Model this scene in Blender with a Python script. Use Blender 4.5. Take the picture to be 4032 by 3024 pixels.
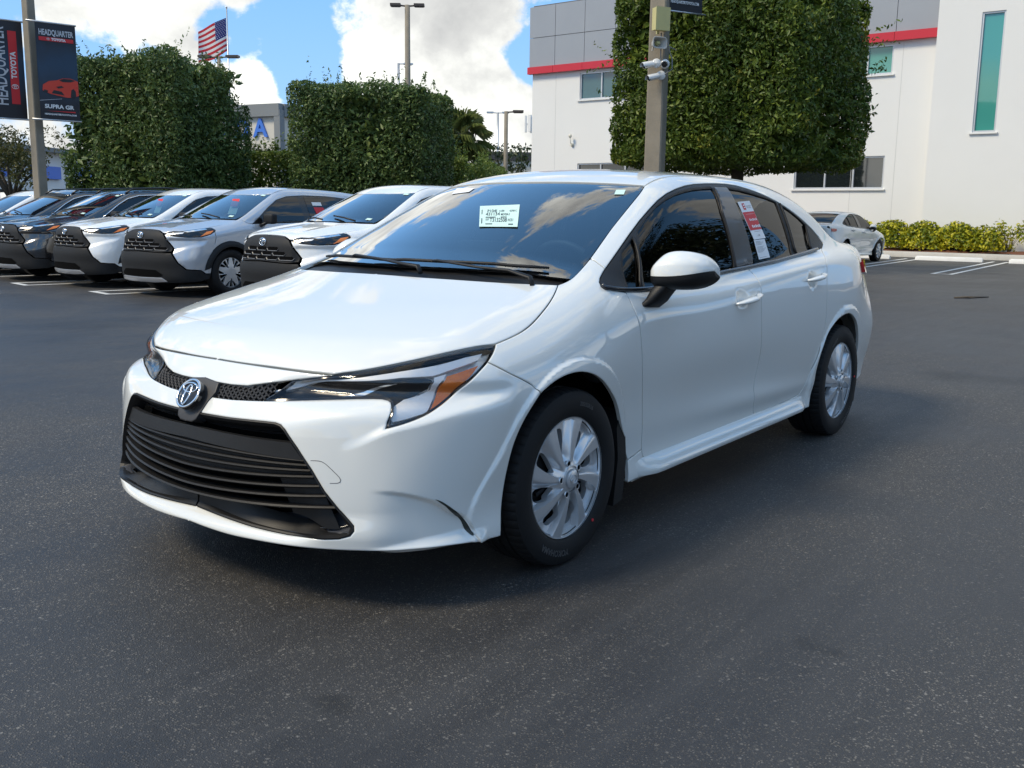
import bpy, bmesh, math, random
import numpy as np
from mathutils import Vector, Matrix, geometry
random.seed(7); rng = np.random.default_rng(7)
for o in list(bpy.data.objects): bpy.data.objects.remove(o)
SC = bpy.context.scene
R_ = math.radians

CAM_LENS = 34.3458
CAM_POS = (2.73884, 2.69746, 1.21604)
CAM_YPR = (-2.490739, -0.172613, 0.012957)
# ---------------------------------------------------------------- camera, sky, sun, exposure
cam_d = bpy.data.cameras.new('camera'); cam = bpy.data.objects.new('camera', cam_d); SC.collection.objects.link(cam)
cam_d.sensor_width = 36; cam_d.lens = CAM_LENS; cam_d.clip_start = .05; cam_d.clip_end = 3000
_y, _p, _r = CAM_YPR
_fw = Vector((math.cos(_y)*math.cos(_p), math.sin(_y)*math.cos(_p), math.sin(_p)))
_rt = Vector((math.sin(_y), -math.cos(_y), 0)); _up = _rt.cross(_fw)
_r2 = _rt*math.cos(_r) + _up*math.sin(_r); _u2 = -_rt*math.sin(_r) + _up*math.cos(_r)
cam.matrix_world = Matrix(((_r2.x, _u2.x, -_fw.x, CAM_POS[0]), (_r2.y, _u2.y, -_fw.y, CAM_POS[1]), (_r2.z, _u2.z, -_fw.z, CAM_POS[2]), (0, 0, 0, 1)))
SC.camera = cam
SC.view_settings.view_transform = 'Standard'; SC.view_settings.look = 'None'
SC.view_settings.exposure = 0.68; SC.view_settings.gamma = 1; SC.view_settings.use_white_balance = True; SC.view_settings.white_balance_temperature = 7500; SC.view_settings.white_balance_tint = 7; SC.view_settings.use_curve_mapping = False
SUN_EL, SUN_AZ = R_(48), R_(-28)          # azimuth counted from +x towards +y: where the sun stands

class NT:
    """tiny node-tree writer"""
    def __init__(s, tree): s.t = tree; tree.nodes.clear()
    def n(s, kind, **kw):
        nd = s.t.nodes.new(kind)
        for k, v in kw.items():
            if k.startswith('i_'): nd.inputs[int(k[2:])].default_value = v
            elif hasattr(nd, k): setattr(nd, k, v)
            else: nd.inputs[k.replace('_', ' ')].default_value = v
        return nd
    def l(s, a, b): s.t.links.new(a, b)
    def math(s, op, a, b=None, c=None, clamp=False):
        nd = s.t.nodes.new('ShaderNodeMath'); nd.operation = op; nd.use_clamp = clamp
        for i, v in enumerate((a, b, c)):
            if v is None: continue
            if isinstance(v, (int, float)): nd.inputs[i].default_value = v
            else: s.l(v, nd.inputs[i])
        return nd.outputs[0]
    def ramp(s, fac, stops, interp='LINEAR'):
        nd = s.t.nodes.new('ShaderNodeValToRGB'); cr = nd.color_ramp; cr.interpolation = interp
        while len(cr.elements) < len(stops): cr.elements.new(.5)
        for e, (p, c) in zip(cr.elements, stops): e.position = p; e.color = c if len(c) == 4 else (*c, 1)
        s.l(fac, nd.inputs[0]); return nd.outputs[0]
    def mix(s, fac, a, b, mode='MIX'):
        nd = s.t.nodes.new('ShaderNodeMix'); nd.data_type = 'RGBA'; nd.blend_type = mode
        for v, i in ((fac, 0), (a, 6), (b, 7)):
            if isinstance(v, (int, float)): nd.inputs[i].default_value = v
            elif isinstance(v, (tuple, list)): nd.inputs[i].default_value = v if len(v) == 4 else (*v, 1)
            else: s.l(v, nd.inputs[i])
        return nd.outputs[2]

world = bpy.data.worlds.new('World'); SC.world = world; world.use_nodes = True
def build_world():
    w = NT(world.node_tree)
    out = w.n('ShaderNodeOutputWorld'); bg = w.n('ShaderNodeBackground'); bg.inputs[1].default_value = .098
    sky = w.n('ShaderNodeTexSky', sky_type='NISHITA', sun_disc=False, sun_elevation=SUN_EL, sun_rotation=R_(90) - SUN_AZ,
              air_density=1.0, dust_density=.6, ozone_density=2.2, altitude=0)
    tc = w.n('ShaderNodeTexCoord')
    sep = w.n('ShaderNodeSeparateXYZ'); w.l(tc.outputs['Generated'], sep.inputs[0])
    z = w.math('MAXIMUM', sep.outputs[2], .02)
    # cumulus: noise on the view direction, flattened with height, more of it near the horizon
    mp = w.n('ShaderNodeMapping'); w.l(tc.outputs['Generated'], mp.inputs[0]); mp.inputs['Location'].default_value = CLOUD_OFF
    mp.inputs['Scale'].default_value = (2.5, 2.5, 4.2)
    n1 = w.n('ShaderNodeTexNoise', Scale=1.15, Detail=10., Roughness=.60, Distortion=.35); w.l(mp.outputs[0], n1.inputs['Vector'])
    v = w.math('ADD', n1.outputs[0], w.ramp(sep.outputs[2], [(0, (.05,)*3), (.25, (.03,)*3), (.6, (.0,)*3)]))
    # the clouds in view: soft ellipsoids around directions, their edges broken by the noise
    for (dx, dy, dz), rad, amt in CLOUDS:
        d = w.n('ShaderNodeVectorMath', operation='DISTANCE'); w.l(tc.outputs['Generated'], d.inputs[0]); d.inputs[1].default_value = (dx, dy, dz)
        b = w.n('ShaderNodeMapRange', interpolation_type='SMOOTHSTEP'); b.inputs[1].default_value = rad*.35; b.inputs[2].default_value = rad*1.15
        b.inputs[3].default_value = amt; b.inputs[4].default_value = 0; w.l(d.outputs['Value'], b.inputs[0])
        v = w.math('ADD', v, b.outputs[0])
    n3 = w.n('ShaderNodeTexNoise', Scale=10., Detail=8., Roughness=.62); w.l(tc.outputs['Generated'], n3.inputs['Vector'])
    v = w.math('ADD', v, w.math('MULTIPLY', w.math('SUBTRACT', n3.outputs[0], .5), .36))
    mask = w.ramp(v, [(.520, (0, 0, 0)), (.585, (1, 1, 1))], 'EASE')
    # lit tops and grey bottoms: the same noise a step towards the sun
    mp2 = w.n('ShaderNodeMapping'); w.l(tc.outputs['Generated'], mp2.inputs[0])
    mp2.inputs['Location'].default_value = tuple(c + o for c, o in zip(CLOUD_OFF, (.05, .02, .26))); mp2.inputs['Scale'].default_value = (2.5, 2.5, 4.2)
    n2 = w.n('ShaderNodeTexNoise', Scale=1.15, Detail=7., Roughness=.55, Distortion=.35); w.l(mp2.outputs[0], n2.inputs['Vector'])
    sh = w.math('ADD', w.math('SUBTRACT', n1.outputs[0], n2.outputs[0]), w.math('MULTIPLY', w.math('SUBTRACT', .5, n3.outputs[0]), .35))
    body = w.ramp(w.math('ADD', w.math('MULTIPLY', sh, 1.9), .46), [(.22, (9.0, 9.6, 10.4)), (.42, (7.0, 7.5, 8.2)), (.66, (4.8, 5.15, 5.8)), (.9, (3.8, 4.1, 4.7))])
    hazy = w.mix(w.ramp(sep.outputs[2], [(0, (.55,)*3), (.22, (.0,)*3)]), sky.outputs[0], (6.2, 7.0, 8.2))
    blue = w.mix(.68, hazy, (1.3, 4.0, 9.2))
    col = w.mix(mask, blue, body)
    w.l(col, bg.inputs[0]); w.l(bg.outputs[0], out.inputs[0])
CLOUD_OFF = (7.3, 2.2, 1.9)
CLOUDS = [((-.481, -.863, .165), .055, .07), ((-.537, -.825, .182), .050, .06), ((-.568, -.815, .108), .040, .10), ((-.610, -.784, .108), .038, .10),
          ((-.702, -.70, .120), .048, .10), ((-.749, -.651, .112), .055, .10), ((-.784, -.61, .115), .045, .08), ((-.717, -.674, .178), .045, .06), ((-.762, -.625, .175), .05, .06),
          ((-.495, -.860, .118), .040, -.14), ((-.590, -.795, .158), .040, -.14), ((-.649, -.747, .135), .048, -.17), ((-.792, -.590, .150), .03, -.12), ((-.640, -.745, .185), .055, -.15), ((-.55, -.83, .14), .03, -.12)]
build_world()

sun_d = bpy.data.lights.new('sun', 'SUN'); sun_d.energy = 2.0; sun_d.angle = R_(15); sun_d.color = (1, .91, .78)
sun = bpy.data.objects.new('sun', sun_d); SC.collection.objects.link(sun)
sun.rotation_euler = Vector((math.cos(SUN_AZ)*math.cos(SUN_EL), math.sin(SUN_AZ)*math.cos(SUN_EL), math.sin(SUN_EL))).to_track_quat('Z', 'Y').to_euler()
sun.location = (0, 0, 30)

# ---------------------------------------------------------------- materials
MATS = {}
def mat(name, base=(.5, .5, .5), rough=.5, metal=0., coat=0., coat_rough=.03, spec=.5, ior=1.5, coat_ior=1.5, emit=None, bump=None, var=None, aniso=None):
    if name in MATS: return MATS[name]
    m = bpy.data.materials.new(name); m.use_nodes = True; t = NT(m.node_tree)
    out = t.n('ShaderNodeOutputMaterial'); p = t.n('ShaderNodeBsdfPrincipled'); t.l(p.outputs[0], out.inputs[0])
    p.inputs['Base Color'].default_value = (*base, 1); p.inputs['Roughness'].default_value = rough; p.inputs['Metallic'].default_value = metal
    p.inputs['Coat Weight'].default_value = coat; p.inputs['Coat Roughness'].default_value = coat_rough
    p.inputs['Specular IOR Level'].default_value = spec; p.inputs['IOR'].default_value = ior; p.inputs['Coat IOR'].default_value = coat_ior
    tc = t.n('ShaderNodeTexCoord')
    if var:                              # (scale, amount): uneven colour and gloss
        nz = t.n('ShaderNodeTexNoise', Scale=var[0], Detail=6., Roughness=.6); t.l(tc.outputs['Object'], nz.inputs['Vector'])
        c = t.mix(nz.outputs[0], tuple(max(0, b*(1-var[1])) for b in base), tuple(min(1, b*(1+var[1])) for b in base))
        t.l(c, p.inputs['Base Color'])
        t.l(t.math('ADD', t.math('MULTIPLY', nz.outputs[0], .2*var[1] + .05), rough - .1*var[1] - .025, clamp=True), p.inputs['Roughness'])
    if bump:                             # (scale, strength)
        nz = t.n('ShaderNodeTexNoise', Scale=bump[0], Detail=4.); t.l(tc.outputs['Object'], nz.inputs['Vector'])
        b = t.n('ShaderNodeBump', Strength=bump[1], Distance=.01); t.l(nz.outputs[0], b.inputs['Height']); t.l(b.outputs[0], p.inputs['Normal'])
    if emit: p.inputs['Emission Color'].default_value = (*emit[0], 1); p.inputs['Emission Strength'].default_value = emit[1]
    MATS[name] = m; return m
def glass_mat(name, tint, amount, rough=.0, ior=1.5):
    """thin glazing: Fresnel mirror over a tinted clear sheet"""
    if name in MATS: return MATS[name]
    m = bpy.data.materials.new(name); m.use_nodes = True; t = NT(m.node_tree)
    out = t.n('ShaderNodeOutputMaterial'); mx = t.n('ShaderNodeMixShader'); tr = t.n('ShaderNodeBsdfTransparent'); gl = t.n('ShaderNodeBsdfGlossy', Roughness=rough)
    tr.inputs[0].default_value = (*tint, 1); fr = t.n('ShaderNodeFresnel', IOR=ior)
    geo = t.n('ShaderNodeNewGeometry')
    f = t.math('MULTIPLY', fr.outputs[0], amount, clamp=True)
    t.l(f, mx.inputs[0]); t.l(tr.outputs[0], mx.inputs[1]); t.l(gl.outputs[0], mx.inputs[2]); t.l(mx.outputs[0], out.inputs[0])
    MATS[name] = m; return m
def paint(name, base, flake=0., rough=.42, metal=0., coat=1.):
    return mat(name, base, rough, metal, coat, .012, spec=.5, coat_ior=1.75)

M_WHITE = paint('pearl white paint', (.70, .705, .67))
M_BLACKPL = mat('black plastic', (.010, .010, .0105), .46, spec=.32, bump=(900, .12), var=(30, .25))
M_BLACKGL = mat("gloss black trim", (.008, .008, .009), .16, coat=.25)
M_GREYPL = mat('grey plastic', (.028, .027, .028), .5, bump=(900, .12), var=(25, .2))
M_DARK = mat('cavity shade black', (.004, .004, .004), .95, spec=.05)  # dull near-black, stands in for the shade inside recesses and openings
M_RUBBER = mat('tyre rubber', (.0075, .0075, .008), .66, spec=.3, bump=(300, .1), var=(18, .3))
M_SILVER = mat('silver wheel paint', (.60, .61, .62), .30, .60, coat=.6, var=(60, .05))
M_CHROME = mat('chrome', (.78, .79, .80), .06, 1.)
M_LAMPCHROME = mat('lamp chrome', (.80, .80, .79), .28, .45, bump=(45, .35))
M_STEEL = mat('brake steel', (.25, .24, .23), .4, .9, var=(40, .3))
M_CABIN = mat('cabin cloth', (.045, .048, .055), .8, var=(60, .2))
M_CABIN2 = mat('cabin plastic', (.05, .052, .058), .55, var=(40, .2))
M_HEADL = mat('headliner', (.30, .30, .29), .9)
M_AMBER = mat('amber reflector', (.80, .19, .008), .22, coat=.8, bump=(260, .3))
M_REDL = mat('red lamp', (.42, .012, .02), .15, coat=1.)
M_WS = glass_mat('windshield glass', (.40, .54, .62), 2.7)
M_TINT = glass_mat('dark side glass', (.022, .026, .030), .85)
M_LENS = glass_mat('lamp lens', (.98, .98, .98), .8)
M_PAPER = mat('paper sticker', (.55, .74, .66), .6)
M_PAPERW = mat('white paper', (.75, .75, .74), .6)
M_PRINTRED = mat('red print', (.60, .02, .03), .5)
M_INK = mat('dark ink', (.04, .06, .07), .6)

# ---------------------------------------------------------------- object helpers
COL = SC.collection
def link(name, me, parent=None, label=None, cat=None, group=None, kind=None):
    o = bpy.data.objects.new(name, me); COL.objects.link(o)
    if parent is not None: o.parent = parent
    if label: o['label'] = label
    if cat: o['category'] = cat
    if group: o['group'] = group
    if kind: o['kind'] = kind
    return o
def empty(name, loc=(0, 0, 0), rz=0., **kw):
    o = link(name, None, **kw); o.location = loc; o.rotation_euler = (0, 0, rz); o.empty_display_size = .2; return o
def mesh(name, V, Fc, m, smooth=False, normals=None, sharp=None):
    me = bpy.data.meshes.new(name); me.from_pydata([tuple(map(float, v)) for v in V], [], [tuple(int(i) for i in f) for f in Fc])
    for mm in (m if isinstance(m, (list, tuple)) else [m]): me.materials.append(mm)
    if smooth: me.polygons.foreach_set('use_smooth', [True]*len(me.polygons))
    me.update()
    if normals is not None: me.normals_split_custom_set_from_vertices([tuple(map(float, n)) for n in normals])
    elif sharp is not None: me.set_sharp_from_angle(angle=R_(sharp))
    return me
class MB:
    """collects verts and faces for one mesh"""
    def __init__(s): s.v = []; s.f = []; s.mi = []
    def add(s, V, Fc, mi=0):
        b = len(s.v); s.v += [tuple(map(float, p)) for p in V]; s.f += [tuple(int(i)+b for i in f) for f in Fc]; s.mi += [mi]*len(Fc)
    def box(s, c, d, rz=0., rx=0., ry=0., mi=0):
        M = Matrix.Rotation(rz, 3, 'Z') @ Matrix.Rotation(ry, 3, 'Y') @ Matrix.Rotation(rx, 3, 'X')
        V = [Vector(c) + M @ Vector((sx*d[0]/2, sy*d[1]/2, sz*d[2]/2)) for sx in (-1, 1) for sy in (-1, 1) for sz in (-1, 1)]
        s.add(V, [(0, 1, 3, 2), (4, 6, 7, 5), (0, 4, 5, 1), (2, 3, 7, 6), (0, 2, 6, 4), (1, 5, 7, 3)], mi)
    def tube(s, pts, rad, n=8, mi=0, cap=True, flat=None):
        P = [Vector(p) for p in pts]; k = len(P)
        rad = [rad]*k if isinstance(rad, (int, float)) else rad
        prev = None; V = []; Fc = []
        for i in range(k):
            t = (P[min(i+1, k-1)] - P[max(i-1, 0)]).normalized()
            if prev is None:
                a = Vector((0, 0, 1)) if abs(t.z) < .9 else Vector((1, 0, 0)); u = t.cross(a).normalized()
            else: u = (prev - t*prev.dot(t)).normalized()
            prev = u; w = t.cross(u)
            for j in range(n):
                an = 2*math.pi*j/n; V.append(P[i] + (u*math.cos(an) + w*math.sin(an)*(flat or 1))*rad[i])
        for i in range(k-1):
            for j in range(n): Fc.append((i*n+j, i*n+(j+1) % n, (i+1)*n+(j+1) % n, (i+1)*n+j))
        if cap: Fc.append(tuple(range(n-1, -1, -1))); Fc.append(tuple((k-1)*n+j for j in range(n)))
        s.add(V, Fc, mi)
    def loft(s, A, B, mi=0):
        n = len(A); s.add(list(A)+list(B), [(i, i+1, n+i+1, n+i) for i in range(n-1)], mi)
    def prism(s, poly, z0, z1, mi=0):
        n = len(poly); V = [(x, y, z0) for x, y in poly] + [(x, y, z1) for x, y in poly]
        s.add(V, [tuple(range(n-1, -1, -1)), tuple(range(n, 2*n))] + [(i, (i+1) % n, n+(i+1) % n, n+i) for i in range(n)], mi)
    def lathe(s, prof, axis='y', seg=48, c=(0, 0, 0), mi=0, a0=0., closed=False, rfun=None):
        V = []; Fc = []; k = len(prof)
        for j in range(seg):
            an = a0 + 2*math.pi*j/seg
            for i, (r, h) in enumerate(prof):
                rr = r if rfun is None else rfun(r, h, j)
                a, b = rr*math.cos(an), rr*math.sin(an)
                V.append((c[0]+a, c[1]+h, c[2]+b) if axis == 'y' else (c[0]+a, c[1]+b, c[2]+h) if axis == 'z' else (c[0]+h, c[1]+a, c[2]+b))
        for j in range(seg):
            j2 = (j+1) % seg
            for i in range(k-1 if not closed else k): i2 = (i+1) % k; Fc.append((j*k+i, j*k+i2, j2*k+i2, j2*k+i))
        s.add(V, Fc, mi)
    def mirror(s):
        m = MB(); m.v = [(x, -y, z) for x, y, z in s.v]; m.f = [tuple(reversed(f)) for f in s.f]; m.mi = list(s.mi); return m
    def build(s, name, m, parent=None, smooth=False, sharp=None, **kw):
        me = mesh(name, s.v, s.f, m, smooth or sharp is not None, None, sharp)
        if isinstance(m, (list, tuple)): me.polygons.foreach_set('material_index', s.mi)
        return link(name, me, parent, **kw)
def copy_tree(o, parent=None):
    c = o.copy(); COL.objects.link(c)
    if parent is not None: c.parent = parent
    for ch in o.children: copy_tree(ch, c)
    return c
_txt = {}
def text_mesh(s, size=1., ext=0., bold=0., align='CENTER', shear=0.):
    """outline letters as (verts, faces), lying in x-y"""
    cu = bpy.data.curves.new('lettering', 'FONT'); cu.body = s; cu.size = size; cu.extrude = ext; cu.offset = bold; cu.align_x = align; cu.align_y = 'CENTER'; cu.shear = shear
    cu.resolution_u = 3
    o = bpy.data.objects.new('lettering', cu); COL.objects.link(o)
    dg = bpy.context.evaluated_depsgraph_get(); me = bpy.data.meshes.new_from_object(o.evaluated_get(dg))
    V = np.array([v.co[:] for v in me.vertices]); Fc = [tuple(p.vertices) for p in me.polygons]
    bpy.data.objects.remove(o); bpy.data.curves.remove(cu); bpy.data.meshes.remove(me)
    return V, Fc

# ---------------------------------------------------------------- panels cut from a shape
def in_poly(P, poly):
    x, y = P[:, 0], P[:, 1]; a = np.asarray(poly); b = np.roll(a, -1, 0); r = np.zeros(len(P), bool)
    for (x0, y0), (x1, y1) in zip(a, b):
        if y0 == y1: continue
        c = ((y0 > y) != (y1 > y)) & (x < (x1-x0)*(y-y0)/(y1-y0) + x0); r ^= c
    return r
def d_poly(P, poly):
    a = np.asarray(poly); b = np.roll(a, -1, 0); d = np.full(len(P), 1e9)
    for p, q in zip(a, b):
        e = q-p; L = e@e
        if L < 1e-14: continue
        t = np.clip(((P-p)@e)/L, 0, 1); d = np.minimum(d, np.hypot(*(P-p-t[:, None]*e).T))
    return d
def resample(pts, step):
    P = np.asarray(pts, float); out = [P[0]]
    for a, b in zip(P[:-1], P[1:]):
        n = max(1, int(math.ceil(np.linalg.norm(b-a)/step)))
        out += [a + (b-a)*k/n for k in range(1, n+1)]
    return np.array(out)
def sm(pts, step=.02, it=10):
    """even steps along a measured curve, smoothed, ends kept"""
    P = np.asarray(pts, float); L = np.concatenate([[0], np.cumsum(np.linalg.norm(np.diff(P, axis=0), axis=1))])
    n = max(3, int(L[-1]/step)+1); t = np.linspace(0, L[-1], n)
    Q = np.stack([np.interp(t, L, P[:, i]) for i in range(P.shape[1])], -1)
    for _ in range(it):
        Q[1:-1] = Q[1:-1]*.5 + (Q[:-2]+Q[2:])*.25
    return Q
def cut0(pts):
    """keeps the y > 0 part of a curve and ends it on the centre plane"""
    P = np.asarray(pts, float); out = []
    for a, b in zip(P[:-1], P[1:]):
        if a[1] > 0: out.append(a)
        if (a[1] > 0) != (b[1] > 0): t = a[1]/(a[1]-b[1]); q = a+(b-a)*t; q[1] = 0; out.append(q)
    if P[-1][1] > 0: out.append(P[-1])
    return np.array(out)
def tri2d(poly, holes, res, extra=None):
    loops = [np.asarray(poly)] + [np.asarray(h) for h in holes]
    lo = loops[0].min(0); hi = loops[0].max(0)
    nx = int((hi[0]-lo[0])/res)+2; ny = int((hi[1]-lo[1])/(res*.866))+2
    gx, gy = np.meshgrid(np.arange(nx), np.arange(ny)); G = np.stack([lo[0]+(gx+.5*(gy % 2))*res, lo[1]+gy*res*.866], -1).reshape(-1, 2)
    k = in_poly(G, loops[0])
    for h in loops[1:]: k &= ~in_poly(G, h)
    G = G[k]
    for l in loops: G = G[d_poly(G, l) > res*.55]
    V = []; E = []
    for l in loops:
        b = len(V); V += [tuple(p) for p in l]; E += [(b+i, b+(i+1) % len(l)) for i in range(len(l))]
    nb = len(V); V += [tuple(p) for p in G]
    ov, oe, of, orig, _, _ = geometry.delaunay_2d_cdt([Vector(v) for v in V], E, [], 0, 1e-9)
    Vn = np.array([v[:] for v in ov]); T = np.array([f for f in of if len(f) == 3])
    cen = Vn[T].mean(1); k = in_poly(cen, loops[0])
    for h in loops[1:]: k &= ~in_poly(cen, h)
    T = T[k]
    a, b, c = Vn[T[:, 0]], Vn[T[:, 1]], Vn[T[:, 2]]
    ar = (b[:, 0]-a[:, 0])*(c[:, 1]-a[:, 1]) - (b[:, 1]-a[:, 1])*(c[:, 0]-a[:, 0])
    T = T[np.abs(ar) > 1e-9]; T[ar[np.abs(ar) > 1e-9] < 0] = T[ar[np.abs(ar) > 1e-9] < 0][:, ::-1]
    return Vn, T
def inset(poly, d, keep=None):
    P = np.asarray(poly, float); n = len(P)
    s = .5*np.sum(P[:, 0]*np.roll(P[:, 1], -1) - np.roll(P[:, 0], -1)*P[:, 1]); sg = 1 if s > 0 else -1
    e = np.roll(P, -1, 0)-P; e /= np.maximum(np.linalg.norm(e, axis=1, keepdims=True), 1e-9)
    nr = np.stack([-e[:, 1], e[:, 0]], -1)*sg; pv = np.roll(nr, 1, 0)
    m = nr+pv; m /= np.maximum(np.linalg.norm(m, axis=1, keepdims=True), 1e-9)
    c = np.clip((m*nr).sum(1), .4, 1); dd = (d/c)[:, None]
    if keep is not None: dd = np.where(keep[:, None], 0, dd)
    return P + m*dd
def closed2d(segs, frame, step):
    """joins 3-D curves into one closed 2-D outline"""
    P = np.concatenate([np.asarray(s, float) for s in segs]); U = FR[frame][0](P)
    k = [0]
    for i in range(1, len(U)):
        if np.linalg.norm(U[i]-U[k[-1]]) > 1e-4: k.append(i)
    U = U[k]
    if np.linalg.norm(U[0]-U[-1]) < 1e-4: U = U[:-1]
    R = resample(np.vstack([U, U[:1]]), step)[:-1]
    keep = [0]
    for i in range(1, len(R)):
        if np.linalg.norm(R[i]-R[keep[-1]]) > step*.25: keep.append(i)
    return R[keep]
def safe_inset(poly, d, keep):
    """a ring inside the outline that never crosses it: the step shrinks where the outline is narrow"""
    dd = np.full(len(poly), d); base = inset(poly, 1., keep) - poly
    for _ in range(7):
        q = poly + base*dd[:, None]
        bad = ~in_poly(q, poly) | (d_poly(q, poly) < dd*.6); bad &= ~keep
        if not bad.any(): break
        b2 = bad | np.roll(bad, 1) | np.roll(bad, -1); dd = np.where(b2, dd*.55, dd)
    return poly + base*dd[:, None]
def panel_geo(F, segs, frame, res=.02, off=0., holes=(), sym=False, gap=.0016, depth=.016, bev=True, off_fun=None):
    to, rays = FR[frame]; ci = 1 if frame == 'top' else 0
    poly = closed2d(segs, frame, res*.8)
    keep = (np.abs(poly[:, ci]) < 1.5e-3) if sym else np.zeros(len(poly), bool)
    poly[keep, ci] = 0
    poly = inset(poly, gap, keep)
    if sym: poly[keep, ci] = 0
    hs = [inset(closed2d(h, frame, res*.8), -gap) for h in holes]
    n0 = len(poly)
    if bev:
        # along the centre plane the ring only slides; elsewhere it steps inwards
        ring = safe_inset(poly, .0045, keep); U1, T1 = tri2d(ring, hs, res)
        U = np.vstack([poly, U1]); T = T1 + n0
        key = {(round(float(p[0]), 7), round(float(p[1]), 7)): i+n0 for i, p in enumerate(U1)}
        ri = []
        for p in ring:
            k = key.get((round(float(p[0]), 7), round(float(p[1]), 7)))
            ri.append(k if k is not None else n0 + int(np.argmin(((U1-p)**2).sum(1))))
        X = []
        for i in range(n0):
            k = (i+1) % n0
            if keep[i] and keep[k]: continue
            a, b, c, d = i, k, ri[k], ri[i]
            for t in ((a, b, c), (a, c, d)):
                if len(set(t)) == 3: X.append(t)
        s = .5*np.sum(poly[:, 0]*np.roll(poly[:, 1], -1) - np.roll(poly[:, 0], -1)*poly[:, 1])
        X = np.array(X)
        if s < 0: X = X[:, ::-1]
        T = np.vstack([T, X])
        # vertices shared on the centre plane
    else:
        U, T = tri2d(poly, hs, res)
    O, D, t0, t1 = rays(U); P, bad = march(F, O, D, t0, t1)
    N = grad(F, P)
    if bad.any():
        good = np.where(~bad)[0]
        for i in np.where(bad)[0]:
            j = good[np.argmin(((U[good]-U[i])**2).sum(1))]; P[i] = P[j]; N[i] = N[j]
    if off_fun is not None: P = P + N*off_fun(P, N)[:, None]
    else: P = P + N*off
    if sym: s0 = np.abs(U[:, ci]) < 1e-6; P[s0, 1] = 0; N[s0, 1] = 0
    a, b, c = P[T[:, 0]], P[T[:, 1]], P[T[:, 2]]
    fn = np.cross(b-a, c-a)
    if ((fn*N[T[:, 0]]).sum(1)).sum() < 0: T = T[:, ::-1]
    V = list(P); NN = list(N.copy()); Fc = [tuple(t) for t in T]
    # boundary edges
    ed = {}
    for t in Fc:
        for i in range(3):
            e = (t[i], t[(i+1) % 3]); kx = (min(e), max(e)); ed[kx] = None if kx in ed else e
    be = [e for e in ed.values() if e is not None and not (sym and abs(U[e[0], ci]) < 1e-6 and abs(U[e[1], ci]) < 1e-6)]
    outv = {}
    for i, j in be:
        t = P[j]-P[i]; t = t/max(np.linalg.norm(t), 1e-9); o = np.cross(t, N[i])
        for q in (i, j): outv[q] = outv.get(q, 0) + o
    if bev:
        for q, o in outv.items():
            o = o/max(np.linalg.norm(o), 1e-9); n = N[q]*.80 + o*.6; NN[q] = n/np.linalg.norm(n); V[q] = P[q]-N[q]*.0010
    if depth > 0:
        ix = {}
        for q, o in outv.items():
            o = o/max(np.linalg.norm(o), 1e-9); ix[q] = len(V)
            V += [V[q], P[q]-N[q]*depth]; NN += [o, o]
        for i, j in be: Fc.append((ix[j], ix[i], ix[i]+1, ix[j]+1))
    return np.array(V), Fc, np.array(NN)
def put(geo, name, m, parent, side=1, sym=False, **kw):
    V, Fc, N = geo
    if side < 0: V = V*[1, -1, 1]; N = N*[1, -1, 1]; Fc = [tuple(reversed(f)) for f in Fc]
    if sym:
        V2 = V*[1, -1, 1]; N2 = N*[1, -1, 1]; n = len(V)
        mp = np.arange(n)+n
        c = np.abs(V[:, 1]) < 1e-7; mp[c] = np.where(c)[0]
        Fc = list(Fc) + [tuple(int(mp[i]) for i in reversed(f)) for f in Fc]
        V = np.vstack([V, V2]); N = np.vstack([N, N2])
    me = mesh(name, V, Fc, m, True, N)
    return link(name, me, parent, **kw)
# ---------------------------------------------------------------- shape maths
def spl(pts):
    p = np.array(pts, float)
    o = np.argsort(p[:, 0]); x = p[o, 0]; y = p[o, 1]
    n = len(x)
    h = np.diff(x); d = np.diff(y) / h
    m = np.zeros(n)                       # monotone (Fritsch-Butland) slopes: smooth, no overshoot
    for i in range(1, n - 1):
        if d[i-1] * d[i] > 0:
            w1 = 2*h[i] + h[i-1]; w2 = h[i] + 2*h[i-1]
            m[i] = (w1 + w2) / (w1/d[i-1] + w2/d[i])
    m[0] = d[0]; m[-1] = d[-1]
    def f(t):
        t = np.asarray(t, float)
        i = np.clip(np.searchsorted(x, t) - 1, 0, n - 2)
        tt = np.clip((t - x[i]) / h[i], -.5, 1.5)
        a = y[i]; b = y[i+1]; ma = m[i]*h[i]; mb = m[i+1]*h[i]
        inside = a + tt*(ma + tt*(3*(b-a) - 2*ma - mb + tt*(2*(a-b) + ma + mb)))
        r = np.where(tt < 0, a + ma*tt, np.where(tt > 1, b + mb*(tt-1), inside))
        return r
    return f

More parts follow.
